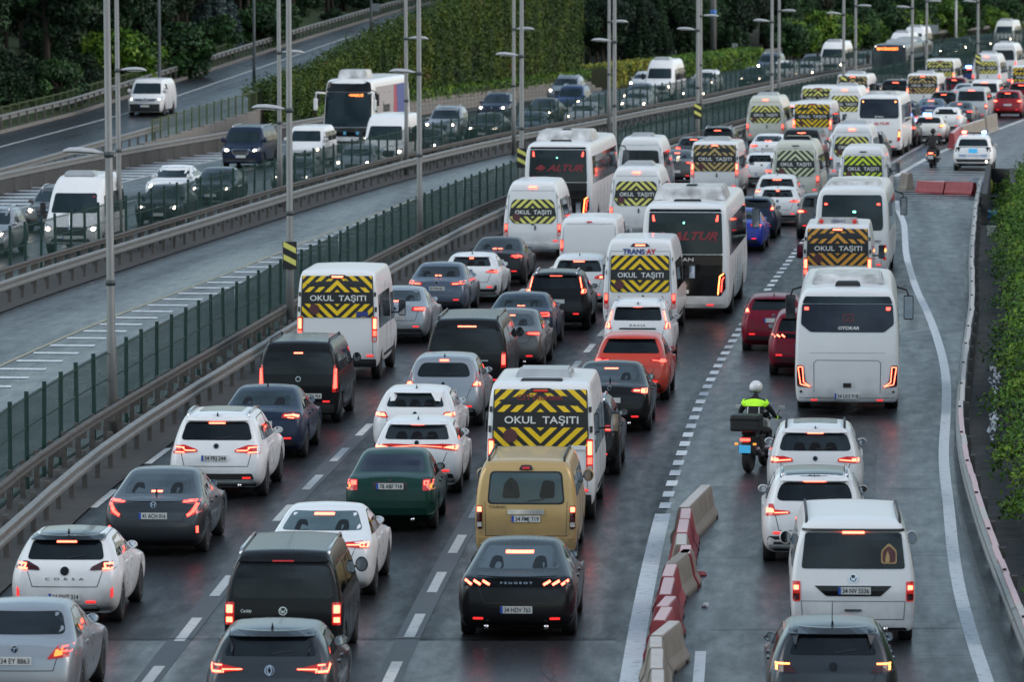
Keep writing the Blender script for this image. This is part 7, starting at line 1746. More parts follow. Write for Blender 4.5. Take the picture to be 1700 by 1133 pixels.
@model('intercity_coach_front')
def _():
    m = bus_base(12.0, 2.55, 3.62, 3.0, 6.0, nwin=7, win=(1.9, 2.9), lean_f=.55)
    m.rear('windscreen', [rnd([(-1.2, 1.20), (1.2, 1.20), (1.17, 2.95), (-1.17, 2.95)], .08)], M['glass_teal'], d='f', off=.012, grid=.2)
    m.rear('black_forehead', [rnd([(-1.17, 2.96), (1.17, 2.96), (1.08, 3.44), (.5, 3.56), (-.5, 3.56), (-1.08, 3.44)], .1)], M['gloss'], d='f', off=.012, grid=.2)
    i = m.rear('destination_board', [rect(-.10, .85, 2.70, 2.92)], M['gloss'], d='f', off=.02, grid=0)
    m.add('display_text', text_decal(m, 'f', '•VASUS', -.40 + .0, 2.80, .13, .72, bold=.02, off=.04), M['display'], i)
    m.rear('lower_black', [rnd([(-1.16, .72), (1.16, .72), (1.14, 1.18), (-1.14, 1.18)], .06)], M['gloss'], d='f', off=.012, grid=.3)
    m.rear('front_sticker', [rect(-.62 + .0, .18, .82, .98)], M['cyan'], d='f', off=.02, grid=0, skirt=0); m.rear('front_sticker', [rect(.55, .74, .88, 1.02)], M['letter'], d='f', off=.02, grid=0, skirt=0)
    for sg in (1, -1):
        q = [(.72 * sg, .50), (1.14 * sg, .54), (1.14 * sg, .72), (.78 * sg, .68)]
        j = m.rear('head_lamp', [rnd(q if sg > 0 else q[::-1], .04)], M['headlens'], d='f', off=.014, grid=.15); m.rear('lamp_light', [[((.96) * sg + .07 * a, .62 + .06 * b) for a, b in disc(1, 10)]], M['head'], j, d='f', off=.03, grid=0, skirt=0)
    m.rear('lower_intake', [rect(-.6, .6, .38, .5, .03)], M['trim'], d='f', off=.01, grid=.2)
    m.add('white_mirror', tube_me([(-1.1, 12.0, 2.9), (-1.40, 12.25, 2.95), (-1.45, 12.25, 2.6)], .05), 'body'); m.add('white_mirror', tube_me([(1.1, 12.0, 2.9), (1.50, 12.25, 2.95), (1.55, 12.25, 2.65)], .05), 'body')
    m.add('mirror_head', box_me(1.45, 1.65, 12.15, 12.33, 2.05, 2.65, .05), 'body'); m.add('mirror_head', box_me(-1.55, -1.38, 12.15, 12.33, 2.05, 2.6, .05), 'body')
    roof_unit(m, 8.5, 10.5, .75, .42, 'white', 'air_conditioner')
    side_panel(m, [rect(1.0, 10.4, 1.30, 3.18, .03)], M['banner'], 'side_banner', .016, 1.0); side_panel(m, [rect(.9, 4.2, 1.32, 3.16, .03)], M['banner_blue'], 'side_banner', .024, 1.0); side_panel(m, [[(4.25, 1.32), (5.6, 1.32), (5.0, 3.16), (4.25, 3.16)]], M['banner_red'], 'side_banner', .024, 1.0)
    for d in ('R', 'L'): m.add('banner_lettering', text_decal(m, d, 'home', 7.6, 2.15, .55, 1.9, bold=.02, off=.04), M['ink'])
    return m
@model('city_bus_front')
def _():
    m = bus_base(18.0, 2.55, 3.12, 3.0, 9.0, nwin=11, win=(1.2, 2.6), lean_f=.15, belt=1.3)
    m.rear('windscreen', [rnd([(-1.14, .98), (1.14, .98), (1.12, 2.62), (-1.12, 2.62)], .06)], M['glass_teal'], d='f', off=.012, grid=.2)
    i = m.rear('destination_board', [rnd([(-1.12, 2.63), (1.12, 2.63), (1.06, 3.0), (-1.06, 3.0)], .04)], M['gloss'], d='f', off=.012, grid=.2)
    m.add('display_text', text_decal(m, 'f', 'BEYLİKDÜZÜ', .0 + .15, 2.78, .17, 1.5, bold=.03, off=.03), M['display'], i)
    for sg in (1, -1): m.rear('head_lamp', [[(.95 * sg + .08 * a, .62 + .08 * b) for a, b in disc(1, 10)]], M['head_dim'], d='f', off=.014, grid=0); m.rear('marker_lamp', [[(1.0 * sg + .03 * a, 2.94 + .03 * b) for a, b in disc(1, 8)]], M['head_dim'], d='f', off=.02, grid=0)
    m.rear('front_bumper', [rnd([(-1.16, .36), (1.16, .36), (1.16, .95), (-1.16, .95)], .06)], M['lamp_clear'], d='f', off=.008, grid=.2); plate(m, 0, .5, 'f')
    side_panel(m, [rect(.3, 17.4, .45, 2.75, .05)], M['gloss'], 'dark_side', .012, 1.2)
    side_panel(m, [rect(5.4, 6.4, .45, 3.0, .05)], M['trim'], 'bellows', .03, .5)
    roof_unit(m, 1.0, 5.0, .95, .22, 'lightgrey', 'roof_tank'); roof_unit(m, 8.0, 12.0, .95, .18, 'lightgrey', 'roof_tank'); return m

# ---- people and motorcycles
def skin_mesh(joints, edges, mat=None, sub=2, root=0):
    me = bpy.data.meshes.new('skin'); me.from_pydata([j[:3] for j in joints], edges, [])
    o = bpy.data.objects.new('tmp', me); COL.objects.link(o)
    md = o.modifiers.new('k', 'SKIN'); md.use_smooth_shade = True
    for i, j in enumerate(joints):
        sv = me.skin_vertices[0].data[i]; r = j[3]; sv.radius = (r, r) if not isinstance(r, tuple) else r; sv.use_root = (i == root)
    s = o.modifiers.new('s', 'SUBSURF'); s.levels = sub; s.render_levels = sub
    r = bpy.data.meshes.new_from_object(o.evaluated_get(bpy.context.evaluated_depsgraph_get())); bpy.data.objects.remove(o); r.materials.clear(); r.shade_smooth()
    return r
def rider(bike_loc, rz, label, helmet_mat, vest=True, turn=0.0):
    """rider seated on the motorcycle; y forward, feet on the pegs, hands round the grips"""
    J = [(0, .78, .86, (.165, .13)), (0, .80, 1.02, (.15, .115)), (0, .86, 1.22, (.18, .125)), (0, .93, 1.40, (.17, .11)), (0, .97, 1.49, .062), (0, 1.0, 1.58, .058)]
    E_ = [(0, 1), (1, 2), (2, 3), (3, 4), (4, 5)]
    for s in (-1, 1):
        b = len(J)
        J += [(s * .185, .93, 1.40, .072), (s * .33, 1.06, 1.20, .056), (s * .36, 1.22, 1.09, .044), (s * .36, 1.34, 1.06, .034), (s * .365, 1.39, 1.055, (.028, .045))]
        E_ += [(3, b), (b, b + 1), (b + 1, b + 2), (b + 2, b + 3), (b + 3, b + 4)]
        b = len(J)
        J += [(s * .12, .82, .84, .10), (s * .24, 1.22, .80, .08), (s * .22, 1.12, .52, .058), (s * .20, 1.02, .34, .048), (s * .21, 1.16, .30, (.045, .04)), (s * .22, 1.26, .30, (.04, .03))]
        E_ += [(0, b), (b, b + 1), (b + 1, b + 2), (b + 2, b + 3), (b + 3, b + 4), (b + 4, b + 5)]
    root = empty('person', bike_loc, rz); tag(root, label, 'person')
    body = mesh_obj('body', skin_mesh(J, E_), M['blackcloth'], root)
    # head with helmet
    bm = bmesh.new(); bmesh.ops.create_uvsphere(bm, u_segments=20, v_segments=14, radius=1)
    for v in bm.verts: v.co = Vector((v.co.x * .128, v.co.y * .155, v.co.z * .14)); 
    for v in bm.verts:
        if v.co.z < -.05 and v.co.y < 0: v.co.z += .02
    h = mesh_obj('helmet', to_mesh(bm, 'h', True), helmet_mat, root, (0, 1.02, 1.70), (R(8), 0, turn))
    bm = bmesh.new(); bmesh.ops.create_uvsphere(bm, u_segments=16, v_segments=10, radius=1)
    for v in bm.verts: v.co = Vector((v.co.x * .112, max(v.co.y, .1) * .162, v.co.z * .05))
    mesh_obj('visor', to_mesh(bm, 'v', True), M['gloss'], h, (0, 0, .005))
    mesh_obj('helmet_band', tube_me([(-.10, -.10, -.07), (0, -.145, -.075), (.10, -.10, -.07)], .012, 6), M['sign_black'], h)
    # hands: palm, four fingers and a thumb closed round each grip
    for s in (-1, 1):
        HJ = [(s * .365, 1.37, 1.06, (.030, .042)), (s * .372, 1.415, 1.068, (.022, .040))]; HE = [(0, 1)]
        for k in range(4):
            x = s * (.335 + .024 * k); b = len(HJ); ln = (.9, 1.0, .96, .8)[k]
            HJ += [(x, 1.445, 1.078, .011), (x, 1.475, 1.062 , .0105), (x, 1.470 - .006, 1.038 - .01 * ln, .0095)]; HE += [(1, b), (b, b + 1), (b + 1, b + 2)]
        b = len(HJ); HJ += [(s * .325, 1.40, 1.045, .012), (s * .318, 1.43, 1.028, .011)]; HE += [(0, b), (b, b + 1)]
        mesh_obj('gloved_hand', skin_mesh(HJ, HE, sub=1), M['sign_black'], root)
    for s in (-1, 1): mesh_obj('boot', box_me(s * .22 - .05, s * .22 + .05, 1.0, 1.28, .24, .33, .03), M['gloss'], root)
    if vest:
        bv = BVHTree.FromPolygons([v.co.copy() for v in body.data.vertices], [tuple(p.vertices) for p in body.data.polygons])
        def shell(x0, x1, z0, z1, nx=14, nz=5, off=.014, back=True):
            vs, fs = [], []
            for j in range(nz + 1):
                for i in range(nx + 1):
                    x = x0 + (x1 - x0) * i / nx; z = z0 + (z1 - z0) * j / nz - (abs(x) ** 2) * .9 * (j / nz)
                    hh = bv.ray_cast(Vector((x, -2, z)), Vector((0, 1, 0))); p = hh[0] if hh[0] is not None else bv.find_nearest(Vector((x, .8, z)))[0]
                    vs.append((p.x, p.y - off, p.z))
            for j in range(nz):
                for i in range(nx): a = j * (nx + 1) + i; fs.append((a, a + 1, a + nx + 2, a + nx + 1))
            return pydata(vs, fs, smooth=True)
        mesh_obj('hivis_yoke', shell(-.24, .24, 1.33, 1.475), M['hivis'], root)
        for x in (-.12, .12): mesh_obj('reflective_strip', shell(x - .014, x + .014, 1.05, 1.33, 2, 6), M['tape'], root)
        for s in (-1, 1):
            mesh_obj('hivis_sleeve', tube_me([(s * .19, .93, 1.405), (s * .235, .965, 1.35)], [.082, .072], 12), M['hivis'], root)
            mesh_obj('hivis_cuff', tube_me([(s * .36, 1.30, 1.068), (s * .363, 1.35, 1.06)], [.042, .040], 10), M['hivis'], root)
    return root
def motorcycle(loc, rz, label, cat='motorcycle', police=True, topbox=True, tank='white'):
    root = empty('motorcycle', loc, rz); tag(root, label, cat)
    def part(n, me, mt, p=None, l=None, r=None): return mesh_obj(n, me, mt if not isinstance(mt, str) else (M.get(mt) or P(mt)), p or root, l, r)
    ty = lathe_me([(-.075, .22), (-.085, .28), (-.05, .325), (0, .335), (.05, .325), (.085, .28), (.075, .22)], 28, 'X'); rm = lathe_me([(-.05, .225), (-.03, .2), (-.02, .05), (.02, .05), (.03, .2), (.05, .225)], 20, 'X')
    for y in (.34, 1.86):
        w = part('wheel', ty, 'rubber', None, (0, y, .335)); part('rim', rm, 'rim', w)
    part('frame', tube_me([(0, .36, .36), (0, .75, .45), (0, 1.15, .42), (0, 1.42, .55), (0, 1.5, .95)], .045), 'trim')
    part('engine_block', box_me(-.19, .19, .85, 1.28, .30, .66, .05), 'seam'); part('cylinder_head', tube_me([(-.36, 1.08, .45), (.36, 1.08, .45)], .075, 12), 'rim')
    part('swing_arm', box_me(-.13, -.07, .32, .95, .30, .38, .02), 'trim')
    bm = bmesh.new(); bmesh.ops.create_uvsphere(bm, u_segments=16, v_segments=10, radius=1)
    for v in bm.verts: v.co = Vector((v.co.x * (.19 if v.co.y > 0 else .13), v.co.y * .30, v.co.z * .16))
    part('fuel_tank', to_mesh(bm, 't', True), tank, None, (0, 1.22, .93))
    part('seat', box_me(-.15, .15, .30, 1.02, .76, .86, .04), 'trim'); part('rear_fairing', box_me(-.11, .11, .10, .62, .66, .77, .03), 'trim')
    part('windshield', tube_me([(0, 1.55, 1.0), (0, 1.62, 1.25)], [.2, .12], 10), 'glass'); part('front_fairing', box_me(-.17, .17, 1.42, 1.68, .82, 1.05, .05), tank)
    for s in (-1, 1):
        part('fork', tube_me([(s * .10, 1.84, .36), (s * .10, 1.52, 1.0)], .025), 'rim')
        part('handlebar', tube_me([(0, 1.46, 1.02), (s * .2, 1.44, 1.05), (s * .46, 1.40, 1.045)], .014), 'trim'); part('grip', tube_me([(s * .31, 1.425, 1.05), (s * .46, 1.40, 1.045)], .02), 'trim')
        st = part('mirror_stem', tube_me([(s * .34, 1.43, 1.06), (s * .42, 1.46, 1.24)], .008), 'trim'); part('mirror', box_me(s * .45 - .07, s * .45 + .07, 1.42, 1.45, 1.21, 1.30, .02), 'lamphead', st)
        part('foot_peg', box_me(s * .17, s * .30, 1.05, 1.09, .27, .29), 'trim'); part('crash_bar', tube_me([(s * .12, 1.3, .8), (s * .33, 1.28, .62), (s * .30, 1.2, .35), (s * .12, 1.1, .3)], .016), 'rim')
    part('rear_mudguard', box_me(-.08, .08, -.02, .22, .42, .66, .02), 'trim')
    part('number_plate', box_me(-.12, .12, -.045, -.035, .44, .60), 'plate_police' if police else 'plate'); part('tail_lamp', box_me(-.10, .10, -.04, .03, .68, .735, .01), 'lit_hot' if not police else 'lit')
    part('indicator', box_me(-.22, -.16, .0, .06, .60, .64), 'lamp_amber'); part('indicator', box_me(.16, .22, .0, .06, .60, .64), 'lamp_amber'); part('exhaust_pipe', tube_me([(.17, 1.1, .32), (.19, .6, .36), (.22, .12, .52)], [.03, .05, .055], 12), 'rim')
    if topbox:
        b = part('top_box', box_me(-.30, .30, -.12, .38, .88, 1.22, .05), 'trim'); part('box_lid', box_me(-.305, .305, -.125, .385, 1.11, 1.13), 'gloss', b)
    return root

# ================================================================== TRAFFIC
JC_, JV, JS, JB = 'cars queuing away from the camera', 'school service vans queuing away from the camera', 'plain vans and minivans queuing away from the camera', 'buses queuing away from the camera'
OC, OV = 'oncoming cars on the far carriageway', 'oncoming vans and buses on the far carriageway'
AWAY = [
 # name, model, colour, centre x, scale (photo px per metre), label, category, group
 ('parked_sedan', 'corolla_old', 'silver', 23, 118, 'silver sedan cut by the left picture edge at the bottom corner', 'car', JC_),
 ('hatchback', 'corsa', 'white', 107, 104.2, 'white hatchback with black roof behind the silver sedan at bottom left', 'car', JC_),
 ('sedan', 'civic', 'darkgrey', 254, 94, 'dark grey sedan with bright C-shaped lamps, left of the white sedan with pale rear window', 'car', JC_),
 ('suv', 'bmw_suv', 'white', 358, 85.4, 'white SUV with glass roof and twin chrome exhausts, ahead of the dark grey sedan', 'car', JC_),
 ('sedan', 'focus_sedan', 'navy', 432, 79.5, 'dark blue sedan just ahead of the white SUV at the left guardrail', 'car', JC_),
 ('minivan', 'doblo', 'black', 495, 74, 'black minivan with tall glowing lamps just behind the white school van at the guardrail', 'minivan', JS),
 ('school_van', 'jumper_left', 'white', 560, 67.6, 'white school van with square yellow chevron board, nearest to the left guardrail', 'van', JV),
 ('minivan', 'caddy', 'black', 470, 111.3, 'black minivan with chrome roof rails at the bottom, behind the white sedan', 'minivan', JS),
 ('hatchback', 'megane', 'darkgrey', 447, 121, 'grey hatchback cut by the bottom edge, right behind the black minivan with rails', 'car', JC_),
 ('sedan', 'audi_sedan', 'white', 528, 100.5, 'white sedan with pale see-through rear window, between the black minivan and the green sedan', 'car', JC_),
 ('sedan', 'old_sedan', 'green', 647, 90.3, 'old dark green sedan with square lamps', 'car', JC_),
 ('hatchback', 'i20', 'white', 691, 84.6, 'white hatchback with a full-width light bar, right ahead of the green sedan', 'car', JC_),
 ('hatchback', 'hatch_b', 'white', 688, 79.2, 'white hatchback with orange-red lamps behind the silver crossover', 'car', JC_),
 ('crossover', 'juke', 'silver', 735, 74.5, 'silver crossover with round bulging tail lamps behind the big black van', 'car', JC_),
 ('large_minivan', 'vito', 'black', 775, 70.2, 'big black passenger van with wide tinted rear window and roof rails', 'van', JS),
 ('sedan', 'merc_sedan', 'warmgrey', 842, 66, 'brownish grey sedan half hidden behind the big black passenger van', 'car', JC_),
 ('sedan', 'octavia', 'navy', 862, 63, 'dark blue sedan with square light rings between the grey sedan and the black SUV', 'car', JC_),
 ('suv', 'xc', 'black', 922, 60, 'black SUV with tall red lamps climbing beside the rear window', 'car', JC_),
 ('suv', 'suv_b', 'white', 960, 57, 'white SUV with dark rear window behind the plain white panel van', 'car', JC_),
 ('sedan', 'passat', 'silver', 655, 62, 'silver grey sedan to the right of the school van at the guardrail', 'car', JC_),
 ('sedan', 'corolla', 'bluegrey', 724, 57.8, 'blue grey sedan with a readable plate, right of the silver grey sedan', 'car', JC_),
 ('hatchback', 'clio', 'white', 781, 55.8, 'white hatchback with dark side intakes behind the black sedan by the rail', 'car', JC_),
 ('sedan', 'sedan_a', 'blackgrey', 823, 53.3, 'black sedan beside the left guardrail right behind the school van with a red disc', 'car', JC_),
 ('school_van', 'sprinter_sign', 'white', 884, 49.3, 'white school van with pale chevrons and reddish disc below the farther coach', 'van', JV),
 ('panel_van', 'panel_van', 'white', 978, 52.3, 'plain white panel van without rear windows, between two school vans', 'van', JS),
 ('suv', 'suv_a', 'black', 955, 82, 'black SUV almost hidden by the large school van, its right lamp showing', 'car', JC_),
 ('sedan', 'bmw_sedan', 'black', 1011, 75.4, 'black sedan with wide rear window behind the orange red crossover', 'car', JC_),
 ('crossover', 'coupe_suv', 'orange', 1046, 70.6, 'orange red crossover behind the white SUV with roof rails', 'car', JC_),
 ('suv', 'duster', 'white', 1058, 65.3, 'white SUV with roof rails and Y-shaped lamps below the blue lettered van', 'car', JC_),
 ('school_van', 'transay_van', 'white', 1062, 61, 'white school van with blue and red lettering above its chevron board', 'van', JV),
 ('school_van', 'ducato_big', 'white', 897, 89, 'large white school van in the middle, directly ahead of the gold minivan', 'van', JV),
 ('minivan', 'connect', 'gold', 873, 95, 'gold minivan with chrome strip above its plate', 'minivan', JS),
 ('fastback', 'peugeot_fastback', 'black', 857, 106.6, 'glossy black fastback with three-claw lamps behind the gold minivan', 'car', JC_),
 ('coach', 'coach', 'white', 1137, 58.3, 'white and black coach with red window lettering, the nearer of the two', 'coach', JB),
 ('coach', 'coach', 'white', 926, 45.3, 'white and black coach with red window lettering, the farther one beside the fence', 'coach', JB),
 ('minibus', 'sprinter_plain', 'white', 1063, 40.5, 'white minibus with dark rear window and roof unit, right of the farther coach', 'minibus', JS),
 ('school_van', 'sprinter_yellow', 'white', 1056, 46.5, 'white school van half hidden by the roof of the nearer coach', 'van', JV),
 ('school_van', 'ducato_tan', 'white', 1186, 40.6, 'white school van with tan chevrons and a dark hump behind its roof', 'van', JV),
 ('suv', 'suv_a', 'black', 1190, 34.4, 'black vehicle whose roof rises above the tan chevron school van', 'car', JC_),
 ('sedan', 'merc_sedan', 'warmgrey', 1120, 38.0, 'dark sedan between the white minibus and the tan chevron school van', 'car', JC_),
 ('hatchback', 'hatch_a', 'grey', 1150, 35.6, 'grey car peeking out behind the tan chevron school van on its left', 'car', JC_),
 ('sedan', 'sedan_a', 'white', 1273, 35.2, 'white sedan roof above another white car left of the cream van', 'car', JC_),
 ('hatchback', 'hatch_b', 'white', 1264, 38.4, 'white hatchback with a reddish rear window left of the cream van', 'car', JC_),
 ('sedan', 'passat', 'silver', 1302, 39.4, 'silver car mostly hidden behind the two stacked white hatchbacks', 'car', JC_),
 ('suv', 'suv_b', 'white', 1289, 42.9, 'white SUV, farther of the two white cars behind the dark blue hatchback', 'car', JC_),
 ('hatchback', 'clio', 'white', 1290, 44.3, 'white hatchback, nearer of the two white cars beside the dark blue hatchback', 'car', JC_),
 ('school_van', 'sprinter_cream', 'cream', 1320, 41.2, 'cream white school van with pale green chevrons', 'van', JV),
 ('minivan', 'transporter_small', 'blackgrey', 1330, 36.2, 'dark minivan behind the roof of the cream school van', 'minivan', JS),
 ('school_van', 'sprinter_green', 'white', 1432, 42.0, 'white school van with bright yellow green chevrons ahead of the bus with a big window', 'van', JV),
 ('school_van', 'sprinter_yellow', 'white', 1414, 38.2, 'white school van half covered by the yellow green chevron van', 'van', JV),
 ('suv', 'suv_a', 'black', 1440, 35.4, 'black SUV right of the half covered school van', 'car', JC_),
 ('school_van', 'sprinter_yellow', 'cream', 1270, 32.5, 'cream school van with rounded chevron window closest to the far end of the guardrail', 'van', JV),
 ('school_van', 'ducato_yellow', 'white', 1348, 33.0, 'white school van with strong yellow chevrons left of the lettered white midibus', 'van', JV),
 ('minivan', 'transporter_small', 'white', 1318, 31.4, 'white minivan with teal window behind the strong yellow chevron van', 'minivan', JS),
 ('school_van', 'ducato_pale', 'white', 1358, 30.0, 'white school van with pale yellow chevrons, upper left of the far group', 'van', JV),
 ('school_van', 'ducato_tan', 'white', 1415, 27.6, 'white school minibus with brownish chevrons and roof unit in the far group', 'van', JV),
 ('school_van', 'sprinter_yellow', 'white', 1402, 30.6, 'white school van with dark roof unit between the far vans and the lettered midibus', 'van', JV),
 ('hatchback', 'hatch_b', 'white', 1402, 34.6, 'white car with glowing lower bumper squeezed left of the lettered midibus', 'car', JC_),
 ('midibus', 'altur_midibus', 'white', 1459, 33.8, 'white midibus with red lettering under a big dark window', 'bus', JB),
 ('midibus', 'midibus_big_window', 'white', 1414, 52.5, 'white bus with large reflecting rear window and round lamps on the exit side', 'bus', JB),
 ('school_van', 'jumper_orange', 'white', 1390, 57.3, 'white school van with orange chevrons and a roof board', 'van', JV),
 ('midibus', 'midibus', 'white', 1406, 72.8, 'large white midibus with blank rear flap in front of the motorcyclist', 'bus', JB),
 ('hatchback', 'fiesta', 'darkred', 1284, 63.2, 'dark red hatchback with high tail lamps left of the large midibus', 'car', JC_),
 ('suv', 'peugeot_suv', 'darkred', 1336, 67.0, 'dark red SUV half hidden by the large white midibus', 'car', JC_),
 ('suv', 'tucson', 'white', 1353, 87, 'white SUV with silver roof and rails directly behind the large midibus', 'car', JC_),
 ('crossover', 'qashqai', 'white', 1352, 95.3, 'white crossover with black roof between the white SUV and the white van', 'car', JC_),
 ('camper_van', 'transporter', 'white', 1416, 107.5, 'white van with ribbed roof, roof rails and a gold sticker on the rear window', 'van', JS),
 ('hatchback', 'astra', 'darkgrey', 1383, 120.5, 'dark blue grey hatchback with an aerial at the bottom right', 'car', JC_),
 ('sedan', 'sedan_a', 'blue', 1224, 48.2, 'bright blue sedan emerging from behind the nearer coach', 'car', JC_),
 ('hatchback', 'fiesta', 'navy', 1249, 46.2, 'dark blue hatchback with tall lamps beside the bright blue sedan', 'car', JC_),
 ('suv', 'suv_b', 'warmgrey', 1362, 46.2, 'grey brown SUV hidden behind the bus with a big window, left lamp showing', 'car', JC_),
 ('police_car', 'police_suv', 'white', 1615, 36.0, 'white police SUV with red and blue roof lights on the closed hatched lane', 'police car', None),
 ('suv', 'suv_a', 'black', 1492, 32.4, 'black SUV to the right of the lettered white midibus', 'car', JC_),
 ('hatchback', 'hatch_a', 'black', 1500, 30.6, 'black hatchback ahead of the black SUV beside the lettered midibus', 'car', JC_),
 ('police_car', 'police_hatch', 'offwhite', 1541, 31.9, 'white police hatchback with a blue roof light in the queue', 'police car', None),
 ('hatchback', 'hatch_b', 'white', 1570, 30.5, 'white hatchback right of the white police hatchback', 'car', JC_),
 ('sedan', 'merc_sedan', 'darkgrey', 1590, 29.6, 'dark grey sedan behind the light van at the gate line', 'car', JC_),
 ('minivan', 'transporter_small', 'lightgrey', 1612, 28.6, 'light silver passenger van near the far end of the gate line', 'van', JS),
 ('minivan', 'transporter_small', 'white', 1634, 27.2, 'white van directly ahead of the light silver passenger van', 'van', JS),
 ('suv', 'suv_b', 'red', 1672, 28.0, 'red SUV at the right end of the queue', 'car', JC_),
 ('suv', 'suv_a', 'darkred', 1694, 26.6, 'dark red car cut by the right picture edge', 'car', JC_),
 ('sedan', 'audi_sedan', 'darkblue', 1542, 29.0, 'dark blue sedan with pale rear window behind the white police hatchback', 'car', JC_),
 ('hatchback', 'hatch_b', 'navy', 1496, 29.4, 'dark blue hatchback left of the dark blue sedan in the far queue', 'car', JC_),
 ('suv', 'suv_b', 'black', 1566, 28.2, 'black car with a big round red light in the far queue', 'car', JC_),
 ('school_van', 'ducato_tan', 'white', 1531, 27.5, 'white school van with tan chevrons and warning lamps on its roof in the far queue', 'van', JV),
 ('school_van', 'ducato_pale', 'white', 1560, 24.8, 'larger white school van behind the articulated bus tail', 'van', JV),
 ('school_van', 'sprinter_yellow', 'white', 1637, 24.2, 'white school van whose chevrons sit inside a black rounded window', 'van', JV),
 ('minibus', 'sprinter_plain', 'white', 1666, 22.0, 'white minibus with teal rear window at the far right', 'minibus', JS),
 ('school_van', 'ducato_yellow', 'white', 1704, 26.0, 'white school van cut by the right picture edge', 'van', JV),
 ('suv', 'suv_b', 'darkred', 1583, 25.7, 'dark red car above the white sedan in the far queue', 'car', JC_),
 ('sedan', 'sedan_a', 'lightgrey', 1601, 26.4, 'pale sedan below the blue flashing light', 'car', JC_),
 ('police_car', 'police_hatch', 'darkblue', 1608, 23.6, 'dark blue car with a flashing blue light in the far queue', 'police car', None),
 ('minivan', 'transporter_small', 'black', 1486, 27.2, 'black minivan left of the tan chevron van in the far queue', 'minivan', JS),
 ('hatchback', 'hatch_a', 'grey', 1463, 26.4, 'grey car behind the lettered white midibus roof', 'car', JC_),
 ('sedan', 'sedan_a', 'grey', 1692, 24.5, 'grey sedan in the far right queue behind the red SUV', 'car', JC_),
 ('hatchback', 'hatch_b', 'silver', 1720, 23.4, 'silver hatchback at the far right edge', 'car', JC_),
]
for nm, mk, colr, cx, s, lab, cat, grp in AWAY:
    if nm == 'parked_sedan': nm = 'sedan'
    place(nm, mk, colr, cx, s, lab, cat, grp, dh=random.uniform(-.006, .006))
